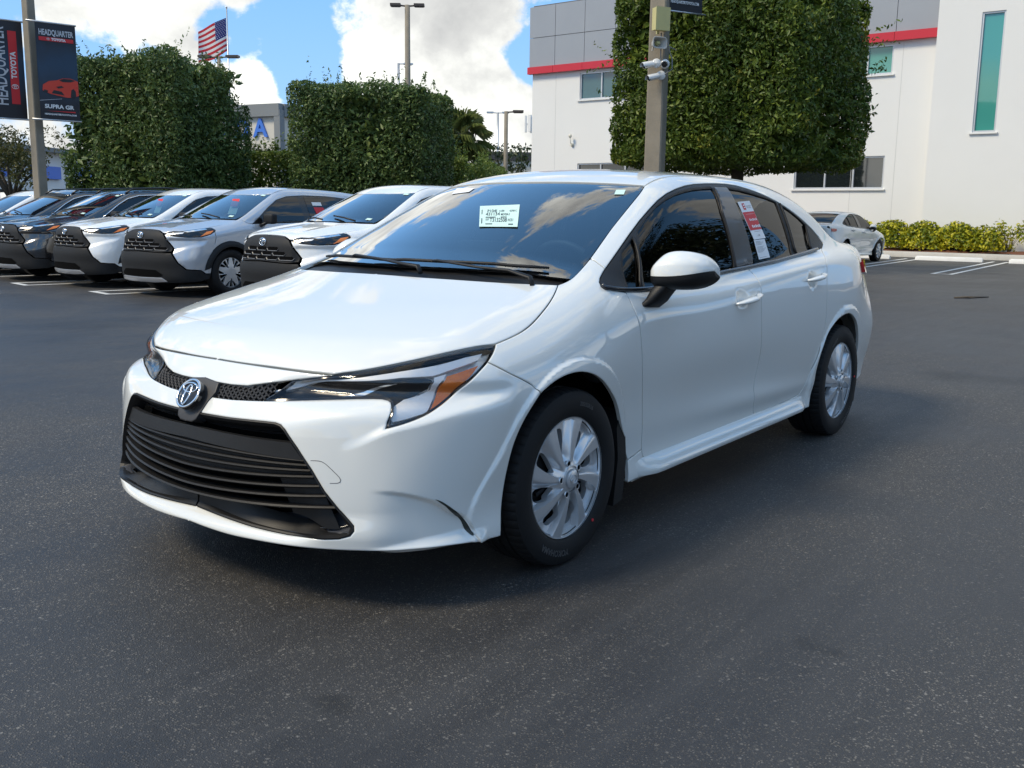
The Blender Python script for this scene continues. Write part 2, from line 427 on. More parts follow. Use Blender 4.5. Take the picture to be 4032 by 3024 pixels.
def cub(pts):                             # natural cubic through the points, straight beyond the ends
    p = np.array(pts, float); o = np.argsort(p[:, 0]); x = p[o, 0]; y = p[o, 1]; n = len(x)
    h = np.diff(x); A = np.zeros((n, n)); r = np.zeros(n); A[0, 0] = A[-1, -1] = 1
    for i in range(1, n-1):
        A[i, i-1] = h[i-1]; A[i, i] = 2*(h[i-1]+h[i]); A[i, i+1] = h[i]
        r[i] = 6*((y[i+1]-y[i])/h[i] - (y[i]-y[i-1])/h[i-1])
    M = np.linalg.solve(A, r)
    def f(t):
        t = np.asarray(t, float); i = np.clip(np.searchsorted(x, t) - 1, 0, n-2)
        tc = np.clip(t, x[0], x[-1]); a = x[i+1]-tc; b = tc-x[i]; hh = h[i]
        v = M[i]*a**3/(6*hh) + M[i+1]*b**3/(6*hh) + (y[i]/hh - M[i]*hh/6)*a + (y[i+1]/hh - M[i+1]*hh/6)*b
        s0 = (y[1]-y[0])/h[0] - h[0]*M[1]/6; s1 = (y[-1]-y[-2])/h[-1] + h[-1]*M[-2]/6
        return v + np.minimum(t-x[0], 0)*s0 + np.maximum(t-x[-1], 0)*s1
    return f

def smax(a, b, k):
    h = np.clip(.5 + .5*(a-b)/k, 0, 1)
    return b + (a-b)*h + k*h*(1-h)
def smin(a, b, k): return -smax(-a, -b, k)
def sstep(t): t = np.clip(t, 0, 1); return t*t*(3-2*t)

def seg_field(pts):
    """signed distance (left of the path positive) and run along it, for a polyline in 2-D"""
    P = np.array(pts, float); A = P[:-1]; D = P[1:]-A; L = np.hypot(D[:, 0], D[:, 1]); c = np.concatenate([[0], np.cumsum(L)])
    def f(u, v):
        best = np.full(u.shape, 1e9); sg = np.ones(u.shape); run = np.zeros(u.shape)
        for i in range(len(A)):
            t = ((u-A[i, 0])*D[i, 0] + (v-A[i, 1])*D[i, 1])/(L[i]**2)
            tc = np.clip(t, 0, 1)
            dx = u-A[i, 0]-tc*D[i, 0]; dy = v-A[i, 1]-tc*D[i, 1]
            d = np.hypot(dx, dy); s = D[i, 0]*(v-A[i, 1]) - D[i, 1]*(u-A[i, 0])
            m = d < best - 1e-9
            best = np.where(m, d, best); sg = np.where(m, np.sign(s), sg); run = np.where(m, c[i]+tc*L[i], run)
        return best*sg, run/c[-1]
    return f

def march(F, O, D, t0, t1, n=0):
    """first crossing from outside to inside along rays: distance-guided steps, then bisection"""
    N = len(O); t = np.full(N, float(t0)); lo = t.copy(); hi = np.full(N, np.nan); act = np.arange(N)
    for it in range(90):
        v = F(*(O[act] + D[act]*t[act, None]).T)
        ins = v <= 0
        hi[act[ins]] = t[act[ins]]
        act = act[~ins]; lo[act] = t[act]
        t[act] += np.clip(v[~ins]*.7, .0012, .25)
        act = act[t[act] < t1]
        if not len(act): break
    bad = np.isnan(hi); g = ~bad
    hi[bad] = .5*(t0+t1); lo[bad] = hi[bad]
    a, b = lo[g], hi[g]; o, d = O[g], D[g]
    for _ in range(15):
        m = .5*(a+b); v = F(*(o + d*m[:, None]).T); k = v > 0
        a = np.where(k, m, a); b = np.where(k, b, m)
    hi[g] = b
    return O + D*hi[:, None], bad

def grad(F, P, h=.0012):
    x, y, z = P.T
    g = np.stack([F(x+h, y, z)-F(x-h, y, z), F(x, y+h, z)-F(x, y-h, z), F(x, y, z+h)-F(x, y, z-h)], -1)
    return g/np.maximum(np.linalg.norm(g, axis=1, keepdims=True), 1e-9)

# frames: name -> (2-D from 3-D, rays from 2-D)
def frame_side(q, a=0., sgn=1):
    ca, sa = math.cos(a), math.sin(a)
    def rays(U):
        O = np.stack([U[:, 0], 3*ca - U[:, 1]*sa, 3*sa + U[:, 1]*ca], -1)
        return O, np.tile([0., -ca, -sa], (len(U), 1)), 1.2, 3.2
    def to(P): P = np.atleast_2d(P); return np.stack([P[:, 0], -P[:, 1]*sa + P[:, 2]*ca], -1)
    return to, rays
def frame_top(q=0):
    def rays(U): return np.stack([U[:, 0], U[:, 1], np.full(len(U), 3.)], -1), np.tile([0., 0, -1], (len(U), 1)), .8, 2.9
    def to(P): P = np.atleast_2d(P); return P[:, :2].copy()
    return to, rays
def frame_cyl(cx, R=.8, back=False):
    s = -1 if back else 1
    def rays(U):
        a = U[:, 0]/R; dx = s*np.cos(a); dy = np.sin(a)
        O = np.stack([cx + 2*dx, 2*dy, U[:, 1]], -1)
        return O, np.stack([-dx, -dy, 0*dx], -1), .5, 1.9
    def to(P): P = np.atleast_2d(P); return np.stack([np.arctan2(P[:, 1], s*(P[:, 0]-cx))*R, P[:, 2]], -1)
    return to, rays
FR = dict(side=frame_side(0), obl=frame_side(0, math.radians(32)), rail=frame_side(0, math.radians(40)), top=frame_top(),
          cyl=frame_cyl(.1), rcyl=frame_cyl(-2.9, .8, True))

# ---------------------------------------------------------------- the sedan's surface
def hero_shape():
    W = cub([(1.0, .82), (.55, .868), (.2, .882), (-.4, .879), (-1.35, .884), (-2.2, .889), (-2.75, .886), (-3.2, .862), (-3.7, .80)])
    sec = cub([(.14, -.06), (.2, -.045), (.27, -.050), (.34, -.046), (.42, -.030), (.52, -.012), (.64, -.001), (.76, .0), (.88, -.006), (.98, -.02), (1.1, -.05)])
    zc = cub([(1.05, .50), (.97, .585), (.90, .672), (.85, .733), (.78, .778), (.6, .843), (.35, .908), (.1, .957), (-.17, .998), (-.5, 1.03), (-1.0, 1.045), (-1.6, 1.06), (-2.4, 1.09), (-3.0, 1.10), (-3.3, 1.095), (-3.65, 1.075)])
    ca = cub([(1.0, .16), (.62, .095), (.35, .078), (0, .062), (-.17, .055), (-.5, .0), (-.9, -.13), (-1.5, -.14), (-2.3, -.09), (-2.8, .02), (-3.3, .06), (-3.7, .07)])
    cb = cub([(1.0, .05), (.7, .05), (.35, .06), (0, .05), (-.17, .06), (-.5, .2), (-.9, .44), (-1.5, .42), (-2.3, .30), (-2.8, .12), (-3.3, .04), (-3.7, .03)])
    kst = spl([(1.0, .16), (.6, .17), (.2, .22), (-.2, .2), (-.5, .10), (-.9, .06), (-1.5, .045), (-2.3, .04), (-2.8, .07), (-3.3, .10), (-3.7, .10)])
    nose = cub([(.78, .862), (.72, .886), (.68, .904), (.625, .918), (.57, .927), (.5, .936), (.4, .945), (.34, .948), (.29, .947), (.25, .943), (.21, .936), (.185, .930), (.15, .90), (.1, .86)])
    tailp = cub([(1.12, -3.66), (1.05, -3.70), (.95, -3.685), (.85, -3.675), (.72, -3.69), (.6, -3.72), (.5, -3.73), (.35, -3.70), (.2, -3.62)])
    zw = cub([(.25, .87), (.0, .985), (-.3, 1.118), (-.6, 1.247), (-.85, 1.348), (-1.0, 1.402), (-1.3, 1.48)])
    zr = cub([(-.6, 1.355), (-.9, 1.398), (-1.15, 1.424), (-1.45, 1.437), (-1.8, 1.44), (-2.2, 1.428), (-2.5, 1.395), (-2.8, 1.34)])
    zb = cub([(-2.2, 1.52), (-2.5, 1.43), (-2.8, 1.305), (-3.1, 1.155), (-3.4, 1.00)])
    tum = cub([(.90, .0), (1.0, .028), (1.1, .067), (1.2, .113), (1.3, .170), (1.36, .210), (1.45, .28)])
    yg0 = cub([(.2, .74), (-.1, .775), (-.4, .806), (-.9, .822), (-1.5, .825), (-2.0, .826), (-2.5, .806), (-3.0, .73), (-3.4, .60)])
    e1 = cub([(0, .566), (.2, .566), (.396, .576), (.484, .60), (.584, .627), (.678, .649), (.8, .672), (1.2, .75)])
    e2 = cub([(.4, .42), (.549, .509), (.609, .539), (.674, .575), (.748, .597), (.846, .626), (1.0, .655), (1.3, .70)])
    e3 = cub([(.5, .405), (.64, .399), (.71, .389), (.763, .371), (.798, .354), (.852, .313), (.908, .262), (.932, .20), (.96, .10)])
    elip = cub([(.4, .19), (.593, .212), (.67, .226), (.746, .236), (.822, .243), (.906, .246), (1.1, .246)])
    def F(x, y, z):
        ay = np.abs(y)
        ax = np.sqrt(ay*ay + 1e-5)
        # side
        r1 = np.hypot(x, z-.312); r2 = np.hypot(x+2.7, z-.312)
        flare = sstep((.428 + .075*sstep((.50-z)/.25)*(x > 0) - r1)/.015)*.014 + sstep((.428 - r2)/.015)*.013
        scoop = .020*np.exp(-((x+1.15)/.75)**2 - ((z-.50)/.13)**2) + .012*np.exp(-((x+.42)/.25)**2-((z-.55)/.2)**2)
        bulge = .014*np.exp(-((x+1.75)/.7)**2 - ((z-.37-.03*(x+1.5))/.05)**2)
        hip = .004*np.exp(-((x+2.75)/.45)**2 - ((z-.78)/.16)**2) + .012*np.exp(-((x-.02)/.42)**2 - ((z-.70)/.14)**2)
        for hx, hz in ((-1.33, .860), (-2.165, .905)):
            scoop = scoop + .020*sstep(1.25 - np.hypot((x-hx)/.052, (z-hz)/.040))
        Ys = W(x) + sec(z) + flare - scoop + bulge + hip
        Ys = Ys - .10*sstep((-2.85-x)/.55)*sstep((z-.55)/.45)
        S = ay - Ys
        T = z - (zc(x) - ca(x)*y*y - cb(x)*y**4)
        T = T*.93
        # nose
        plan = -.31*y*y - .30*y**4
        N = (x - (nose(z) + plan + sstep((.33-z)/.09)*(.16*y*y - .27*y**4) - .044*np.exp(-((z-.26)/.026)**2)*(1-sstep((ay-.40)/.16))))
        fr = np.nonzero(x > .15)[0] if np.ndim(x) else np.arange(0)
        if len(fr):
            zf = z[fr]; s = np.arctan2(ay[fr], np.maximum(x[fr]-.1, .05))*.8
            front = sstep((x[fr]-.28)/.10)
            d1 = zf - e1(s)
            ledge = .40*.006*np.logaddexp(0, d1/.006)
            ledge = np.minimum(ledge, .044)
            band = .060*np.exp(-((zf-.672)/.032)**2)*sstep((s-.25)/.25)
            d2 = e2(s) - zf
            fang = .020*sstep((s-.545)/.16)*sstep((1.15-s)/.30)*sstep((d2+.024)/.034)*np.exp(-np.maximum(d2, 0)/.13)
            d3 = e3(s) - zf
            rec = .020*sstep((s-.62)/.14)*sstep((.985-s)/.05)*sstep((d3+.003)/.018)
            d4 = elip(s) - zf
            lip = .034*sstep((s-.50)/.22)*sstep((.98-s)/.07)*sstep(d4/.042)
            N = N.copy(); N[fr] += front*(ledge + band)
            dd = np.zeros_like(x); dd[fr] = front*(rec - fang - lip)
        else: dd = 0.
        N = N*.95
        L = smax(S, T, kst(x))
        L = smax(L, N, .14) + dd
        # tail
        B = (tailp(z) + .25*y*y + .25*y**4) - x
        L = smax(L, B*.95, .12)
        # greenhouse
        Yg = yg0(x) - tum(z)
        Sg = (ay - Yg)*.9
        Tw = (z - zw(x + .52*y*y))*.9
        Tr = z - (zr(x) - .11*y*y - .07*y**4)
        Tb = (z - zb(x - .30*y*y))*.9
        Tg = smax(smax(Tw, Tr, .05), Tb, .12)
        G = smax(smax(Sg, Tg, .085), .82 - z, .02)
        kk = .03 + .05*sstep((x+.55)/.4) + .05*sstep((-2.3-x)/.4)
        return smin(L, G, kk)
    return F
OUT = {
 'hood_rear': [[0.063,-0.06,0.981],[0.063,0.064,0.981],[0.055,0.175,0.98],[0.042,0.265,0.978],[0.003,0.416,0.975],[-0.048,0.551,0.97],[-0.1,0.637,0.968],[-0.134,0.685,0.967],[-0.147,0.701,0.967]],
 'hood_side': [[-0.147,0.701,0.967],[-0.111,0.72,0.952],[-0.082,0.733,0.94],[-0.005,0.761,0.908],[0.07,0.779,0.88],[0.138,0.796,0.853],[0.202,0.802,0.833],[0.272,0.8,0.82],[0.332,0.797,0.809]],
 'lamp_top': [[0.334,0.798,0.808],[0.379,0.787,0.806],[0.465,0.751,0.795],[0.547,0.697,0.778],[0.613,0.634,0.76],[0.668,0.572,0.742],[0.699,0.524,0.732],[0.725,0.476,0.722]],
 'shut': [[0.725,0.476,0.722],[0.746,0.416,0.723],[0.77,0.321,0.728],[0.791,0.18,0.731],[0.799,0.06,0.732],[0.797,-0.048,0.733],[0.792,-0.143,0.734]],
 'mesh_top': [[0.847,-0.069,0.671],[0.849,0.06,0.669],[0.845,0.134,0.669],[0.836,0.2,0.672],[0.821,0.253,0.682],[0.804,0.292,0.689],[0.778,0.347,0.697],[0.752,0.412,0.709],[0.732,0.463,0.719]],
 'mesh_bot': [[0.877,-0.028,0.63],[0.877,0.089,0.627],[0.871,0.167,0.629],[0.862,0.228,0.633],[0.849,0.287,0.637]],
 'lamp_low': [[0.849,0.287,0.637],[0.818,0.369,0.644],[0.781,0.438,0.65],[0.742,0.513,0.656],[0.712,0.567,0.66],[0.687,0.609,0.662],[0.673,0.633,0.662],[0.666,0.651,0.659],[0.667,0.664,0.654],[0.675,0.675,0.646],[0.689,0.686,0.631],[0.703,0.688,0.609],[0.716,0.688,0.585]],
 'lamp_out': [[0.716,0.688,0.585],[0.681,0.726,0.598],[0.647,0.749,0.611],[0.621,0.764,0.622],[0.581,0.775,0.641],[0.537,0.781,0.661],[0.502,0.799,0.689],[0.471,0.817,0.719],[0.439,0.821,0.74],[0.402,0.821,0.762]],
 'lamp_out2': [[0.402,0.821,0.762],[0.369,0.815,0.784],[0.339,0.802,0.803]],
 'split': [[0.402,0.821,0.762],[0.347,0.859,0.726],[0.289,0.876,0.697],[0.239,0.885,0.672],[0.225,0.901,0.647]],
 'arch_b': [[0.225,0.901,0.647],[0.279,0.896,0.598],[0.321,0.886,0.539],[0.342,0.876,0.484],[0.348,0.859,0.4],[0.346,0.846,0.335],[0.347,0.842,0.292],[0.355,0.845,0.244],[0.358,0.847,0.193]],
 'bot': [[0.357,0.847,0.192],[0.453,0.855,0.202],[0.481,0.841,0.207],[0.548,0.814,0.207],[0.617,0.781,0.209],[0.682,0.738,0.21],[0.74,0.688,0.211],[0.788,0.629,0.211],[0.831,0.564,0.212],[0.882,0.447,0.211],[0.911,0.332,0.21],[0.928,0.199,0.206],[0.934,0.079,0.209],[0.935,-0.002,0.213]],
 'gr': [[0.906,-0.072,0.582],[0.909,0.069,0.577],[0.901,0.189,0.578],[0.885,0.293,0.581],[0.875,0.34,0.582],[0.868,0.373,0.582],[0.866,0.394,0.578],[0.865,0.412,0.566],[0.857,0.456,0.515],[0.843,0.503,0.452],[0.829,0.542,0.389],[0.809,0.582,0.336],[0.796,0.609,0.306],[0.79,0.624,0.289],[0.792,0.627,0.274],[0.801,0.619,0.259],[0.82,0.592,0.249],[0.843,0.553,0.245],[0.86,0.496,0.244],[0.872,0.422,0.241],[0.897,0.279,0.244],[0.902,0.144,0.249],[0.901,0.004,0.255],[0.9,-0.05,0.258]],
 'fcut': [[-0.425,0.819,0.932],[-0.416,0.848,0.89],[-0.425,0.87,0.84],[-0.437,0.877,0.805],[-0.455,0.876,0.725],[-0.485,0.867,0.631],[-0.533,0.845,0.505],[-0.563,0.832,0.38],[-0.573,0.825,0.302]],
 'arch_f': [[0.225,0.901,0.647],[0.186,0.902,0.666],[0.131,0.904,0.684],[0.067,0.906,0.694],[0.002,0.907,0.693],[-0.061,0.906,0.679],[-0.125,0.902,0.656],[-0.177,0.895,0.626],[-0.226,0.886,0.591],[-0.268,0.878,0.561],[-0.298,0.871,0.535],[-0.344,0.859,0.477],[-0.374,0.851,0.419],[-0.438,0.827,0.338],[-0.467,0.826,0.28]],
 'fend_bot': [[-0.467,0.826,0.28],[-0.521,0.825,0.29],[-0.573,0.825,0.302]],
 'seam': [[-0.396,0.742,1.017],[-0.393,0.717,1.034],[-0.393,0.681,1.052]],
 'ws_side': [[-0.157,0.702,0.969],[-0.184,0.71,0.974],[-0.22,0.708,0.984],[-0.28,0.696,1.004],[-0.338,0.686,1.027],[-0.402,0.675,1.058],[-0.612,0.631,1.164],[-0.777,0.602,1.242],[-0.938,0.571,1.314],[-1.003,0.55,1.342]],
 'ws_top': [[-1.003,0.55,1.342],[-0.988,0.51,1.346],[-0.951,0.405,1.352],[-0.921,0.293,1.356],[-0.898,0.174,1.359],[-0.884,0.044,1.36]],
 'rjoint': [[-1.003,0.55,1.342],[-1.115,0.537,1.371],[-1.243,0.517,1.393]],
 'frame': [[-0.429,0.817,0.935],[-0.367,0.809,0.941],[-0.313,0.796,0.948],[-0.304,0.785,0.957],[-0.314,0.771,0.972],[-0.336,0.758,0.986],[-0.396,0.742,1.017],[-0.527,0.719,1.085],[-0.644,0.696,1.144],[-0.748,0.677,1.194],[-0.855,0.659,1.24],[-0.953,0.643,1.279],[-1.053,0.63,1.31],[-1.154,0.619,1.332],[-1.271,0.605,1.35],[-1.373,0.596,1.36],[-1.502,0.59,1.367],[-1.627,0.586,1.371],[-1.733,0.586,1.372],[-1.829,0.592,1.367],[-1.939,0.611,1.352],[-2.052,0.631,1.331],[-2.179,0.652,1.3],[-2.273,0.666,1.273],[-2.365,0.68,1.241],[-2.475,0.696,1.197],[-2.572,0.709,1.154],[-2.646,0.723,1.112],[-2.656,0.747,1.079],[-2.619,0.762,1.066],[-2.55,0.776,1.053],[-2.459,0.784,1.043],[-2.231,0.796,1.026],[-1.844,0.809,0.998],[-1.541,0.809,0.981],[-1.266,0.809,0.968],[-0.906,0.815,0.948],[-0.678,0.823,0.934],[-0.583,0.824,0.931],[-0.485,0.821,0.933]],
 'bot_door': [[-0.573,0.825,0.302],[-0.582,0.826,0.273],[-0.607,0.829,0.253],[-0.657,0.83,0.247],[-0.762,0.831,0.248],[-0.905,0.831,0.252],[-1.177,0.832,0.263],[-1.436,0.834,0.273],[-1.629,0.836,0.28],[-1.84,0.838,0.286],[-2.07,0.84,0.291],[-2.174,0.842,0.3],[-2.21,0.848,0.327],[-2.241,0.855,0.367]],
 'mcut': [[-1.533,0.811,0.979],[-1.544,0.834,0.954],[-1.538,0.864,0.919],[-1.527,0.884,0.815],[-1.547,0.885,0.699],[-1.565,0.88,0.641],[-1.584,0.868,0.562],[-1.583,0.853,0.476],[-1.57,0.851,0.405],[-1.59,0.847,0.34],[-1.629,0.836,0.28]],
 'rcut': [[-2.54,0.782,1.048],[-2.386,0.865,0.975],[-2.366,0.883,0.897],[-2.366,0.889,0.83],[-2.368,0.891,0.763],[-2.373,0.891,0.685],[-2.363,0.887,0.615],[-2.343,0.882,0.539],[-2.318,0.876,0.49],[-2.298,0.866,0.445],[-2.282,0.857,0.406],[-2.241,0.855,0.367]],
 'arch_r': [[-2.296,0.857,0.217],[-2.335,0.855,0.3],[-2.337,0.869,0.395],[-2.338,0.885,0.495],[-2.38,0.891,0.585],[-2.427,0.896,0.631],[-2.48,0.904,0.663],[-2.576,0.905,0.688],[-2.678,0.904,0.699],[-2.749,0.902,0.687],[-2.809,0.899,0.662],[-2.875,0.895,0.626],[-2.932,0.889,0.587],[-3.005,0.877,0.52]],
 'rock_bot': [[-0.462,0.832,0.19],[-0.519,0.832,0.194],[-0.805,0.833,0.193],[-1.095,0.835,0.188],[-1.434,0.839,0.198],[-1.718,0.842,0.204],[-2.142,0.844,0.211],[-2.297,0.857,0.216]],
 'handle1': [[-1.256,0.88,0.838],[-1.502,0.88,0.866]],
 'handle2': [[-2.087,0.881,0.903],[-2.319,0.879,0.926]],
 'g_vent': [[-0.641,0.716,1.127],[-0.58,0.725,1.098],[-0.528,0.737,1.07],[-0.481,0.77,1.015],[-0.466,0.806,0.952],[-0.547,0.815,0.942],[-0.573,0.791,0.992],[-0.599,0.763,1.058]],
 'g_front': [[-0.694,0.707,1.152],[-0.807,0.681,1.208],[-0.921,0.661,1.255],[-1.016,0.651,1.284],[-1.115,0.642,1.306],[-1.22,0.633,1.322],[-1.315,0.627,1.333],[-1.416,0.621,1.34],[-1.517,0.617,1.345],[-1.472,0.69,1.24],[-1.448,0.75,1.117],[-1.417,0.791,1.015],[-1.402,0.804,0.984],[-1.156,0.806,0.971],[-0.914,0.81,0.956],[-0.687,0.818,0.942],[-0.582,0.817,0.94],[-0.599,0.792,0.991],[-0.63,0.752,1.082]],
 'g_rear': [[-1.691,0.615,1.349],[-1.826,0.622,1.342],[-1.969,0.637,1.325],[-2.079,0.648,1.31],[-2.179,0.656,1.293],[-2.153,0.716,1.189],[-2.133,0.764,1.082],[-2.108,0.791,1.029],[-1.826,0.799,1.01],[-1.603,0.801,0.998],[-1.623,0.782,1.044],[-1.638,0.752,1.116],[-1.656,0.685,1.253]],
 'g_quart': [[-2.222,0.659,1.286],[-2.293,0.67,1.265],[-2.357,0.683,1.236],[-2.423,0.694,1.208],[-2.479,0.706,1.177],[-2.468,0.737,1.11],[-2.41,0.774,1.05],[-2.161,0.789,1.032],[-2.192,0.747,1.12],[-2.213,0.709,1.2]],
 'bpil': [[-1.539,0.613,1.349],[-1.679,0.611,1.352],[-1.656,0.685,1.253],[-1.638,0.752,1.116],[-1.623,0.782,1.044],[-1.603,0.798,1.002],[-1.422,0.8,0.991],[-1.453,0.75,1.117],[-1.48,0.69,1.24]],
 'amber': [[0.43,0.812,0.758],[0.489,0.809,0.713],[0.541,0.78,0.66],[0.611,0.764,0.63],[0.566,0.752,0.667],[0.531,0.769,0.731]],
 'drl1': [[0.814,0.295,0.672],[0.752,0.406,0.695],[0.675,0.579,0.732],[0.616,0.652,0.748],[0.533,0.732,0.765],[0.449,0.775,0.785],[0.391,0.797,0.793],[0.42,0.802,0.775],[0.517,0.764,0.749],[0.562,0.738,0.735],[0.629,0.664,0.73],[0.729,0.484,0.701],[0.815,0.302,0.668]],
 'bezel': [[0.816,0.304,0.666],[0.728,0.484,0.698],[0.63,0.666,0.728],[0.583,0.721,0.731],[0.571,0.738,0.726],[0.57,0.746,0.716],[0.578,0.734,0.684],[0.599,0.712,0.677],[0.621,0.69,0.67],[0.653,0.677,0.656],[0.658,0.665,0.658],[0.66,0.641,0.667],[0.686,0.589,0.671],[0.733,0.488,0.666],[0.828,0.312,0.652]],
 'drl2': [[0.562,0.744,0.729],[0.528,0.765,0.739],[0.549,0.764,0.715],[0.571,0.747,0.667],[0.615,0.759,0.631],[0.659,0.73,0.616],[0.696,0.697,0.604],[0.7,0.689,0.614],[0.664,0.674,0.652],[0.633,0.682,0.666],[0.598,0.715,0.674],[0.574,0.738,0.682],[0.567,0.749,0.714]],
 'strip2': [[0.828,0.312,0.652],[0.733,0.488,0.666],[0.693,0.567,0.678],[0.643,0.663,0.701],[0.643,0.661,0.697],[0.695,0.569,0.672],[0.738,0.494,0.662],[0.83,0.318,0.648]],
 'vent': [[0.607,0.788,0.361],[0.593,0.794,0.356],[0.565,0.804,0.335],[0.535,0.811,0.31],[0.497,0.806,0.279],[0.484,0.816,0.257],[0.474,0.822,0.237],[0.477,0.837,0.219],[0.481,0.835,0.22],[0.488,0.816,0.232],[0.492,0.806,0.24],[0.495,0.802,0.257],[0.501,0.798,0.273],[0.53,0.797,0.299],[0.576,0.799,0.336],[0.595,0.793,0.351]],
 'tail': [[-2.867,0.854,0.986],[-2.946,0.85,0.973],[-2.888,0.874,0.906],[-2.825,0.876,0.918]],
 'sticker_ws': [[-0.603,-0.035,1.248],[-0.635,0.157,1.256],[-0.45,0.286,1.165],[-0.411,0.118,1.163]],
 'sticker_r': [[-1.702,0.664,1.288],[-1.848,0.66,1.296],[-1.856,0.752,1.117],[-1.712,0.755,1.11]],
 'sticker_w': [[-1.707,0.756,1.108],[-1.838,0.754,1.113],[-1.832,0.79,1.025],[-1.697,0.792,1.018]],
 'sticker_green': [[-0.904,0.468,1.325],[-0.926,0.502,1.326],[-0.882,0.52,1.305],[-0.862,0.485,1.305]],
 'sticker_left': [[-0.927,-0.446,1.337],[-0.86,-0.277,1.336],[-0.805,-0.268,1.316],[-0.823,-0.39,1.306]],
 'clip': [[0.842,0.499,0.48],[0.826,0.533,0.482],[0.8,0.589,0.428],[0.8,0.59,0.418],[0.804,0.583,0.416],[0.819,0.556,0.415]],
 'band_top': [[0.927,-0.038,0.536],[0.927,0.06,0.533],[0.922,0.148,0.53],[0.914,0.228,0.527],[0.902,0.301,0.523],[0.886,0.367,0.523],[0.869,0.418,0.527]],
 'band_bot': [[0.857,0.465,0.477],[0.875,0.419,0.475],[0.89,0.37,0.476],[0.907,0.305,0.479],[0.92,0.234,0.482],[0.93,0.156,0.486],[0.935,0.069,0.492],[0.935,-0.028,0.496]],
 'slat_ends': [[0.852,0.477,0.476],[0.848,0.491,0.462],[0.844,0.501,0.448],[0.842,0.51,0.429],[0.831,0.536,0.402],[0.821,0.558,0.373],[0.809,0.581,0.336]],
 'slat_mid': [[0.938,0.015,0.479],[0.941,0.017,0.454],[0.943,0.018,0.427],[0.945,0.02,0.398],[0.947,0.02,0.365],[0.948,0.018,0.327]],
 'handles': [[-1.379,0.878,0.845],[-2.212,0.875,0.911]],
}
# ================================================================ the white sedan in front
FH = hero_shape()
def onF(pts, frame, F=FH):
    to, rays = FR[frame]; O, D, t0, t1 = rays(np.asarray(pts, float)); return march(F, O, D, t0, t1)[0]
O_ = {k: np.array(v) for k, v in OUT.items()}
def to0(c):
    c = np.array(c, float); c = np.array(cut0(c)) if (c[:, 1] < 0).any() else c
    for i in (0, -1):
        if 0 < c[i, 1] < .09: e = c[i].copy(); e[1] = 0; c = np.vstack([[e], c]) if i == 0 else np.vstack([c, [e]])
    return c
def seglike(*cs): return [sm(c, .012, 6) for c in cs]
hero = empty('sedan', (0, 0, 0), label='large glossy pearl white sedan with silver wheel covers parked alone in front', cat='car')
hood_rear = sm(to0(O_['hood_rear'])); hood_side = sm(O_['hood_side']); lamp_top = sm(O_['lamp_top']); shut = sm(to0(O_['shut']))
mesh_top = to0(O_['mesh_top']); mesh_bot = to0(O_['mesh_bot']); gr = to0(O_['gr']); bot = to0(O_['bot']); bot = sm(np.vstack([bot[:1], bot[3:]]), .015, 8)
lamp_low = O_['lamp_low']; lamp_out = sm(O_['lamp_out'], .012, 6); split = sm(O_['split'], .015, 3); arch_b = sm(O_['arch_b'], .012, 12)
arch_f = sm(O_['arch_f'], .012, 12); fcut = sm(O_['fcut'], .015, 8); bd = O_['bot_door']; mcut = sm(O_['mcut'], .015, 6); rcut = sm(O_['rcut'], .015, 8)
frame = O_['frame']; seam = O_['seam']; ws_side = sm(O_['ws_side'], .015, 8); ws_top = sm(to0(O_['ws_top']), .02, 6); fend_bot = O_['fend_bot']
iseam = int(np.argmin(np.abs(ws_side[:, 0] + .395)))

# --- hood, bumper, fenders, doors
put(panel_geo(FH, [hood_rear, hood_side[1:], lamp_top[1:], shut[1:]], 'top', .016, sym=True, gap=.002), 'hood', M_WHITE, hero, sym=True)
bumper = put(panel_geo(FH, [mesh_bot, lamp_low[1:], lamp_out[1:], split[1:], arch_b[1:], bot[1:], gr[::-1]], 'cyl', .0065, sym=True, depth=.022), 'front_bumper', M_WHITE, hero, sym=True)
put(panel_geo(FH, [shut[::-1], mesh_top[::-1]], 'cyl', .010, sym=True, depth=.02), 'nose_strip', M_WHITE, hero, sym=True)
LR = (1, -1)
def both(geo, name, m, parent=None):
    p = parent or (hero, hero); return [put(geo, name, m, p[i], sd) for i, sd in enumerate(LR)]
fender = both(panel_geo(FH, [hood_side, O_['lamp_out2'][::-1], split[1:], arch_f[1:], fend_bot[1:], fcut[::-1], frame[1:7], seam[1:], ws_side[:iseam][::-1]], 'obl', .010), 'fender', M_WHITE)
ifr = lambda p: int(np.argmin(((frame-np.array(p))**2).sum(1)))
i_b = ifr((-1.541, .809, .981)); i_r = ifr((-2.646, .723, 1.112))
fdoor = both(panel_geo(FH, [fcut, bd[:9], mcut[::-1], frame[i_b:], frame[:1]], 'obl', .016), 'front_door', M_WHITE)
rdoor = both(panel_geo(FH, [mcut, bd[8:], rcut[::-1], frame[i_r+3:i_b+1]], 'obl', .016), 'rear_door', M_WHITE)
roofj = onF([(-1.003, .55), (-1.115, .538), (-1.25, .528), (-1.6, .522), (-2.0, .522), (-2.42, .53)], 'top')
rj = sm(roofj, .03, 6)
bl_side = onF([(-2.42, .53), (-2.6, .545), (-2.8, .565), (-3.0, .585), (-3.12, .60)], 'top')
dk_side = onF([(-3.12, .60), (-3.2, .66), (-3.45, .655)], 'top')
q_rear = onF([(-3.43, .96), (-3.43, .8), (-3.43, .6), (-3.42, .42), (-3.40, .24)], 'side')
arch_rb = np.vstack([O_['arch_r'][:12], onF([(-2.93, .565), (-2.985, .49), (-3.02, .40), (-3.03, .30), (-3.03, .24)], 'side')])
arch_rb = sm(arch_rb, .015, 14)
rk_end = onF([(-2.17, .212), (-2.29, .216)], 'side')
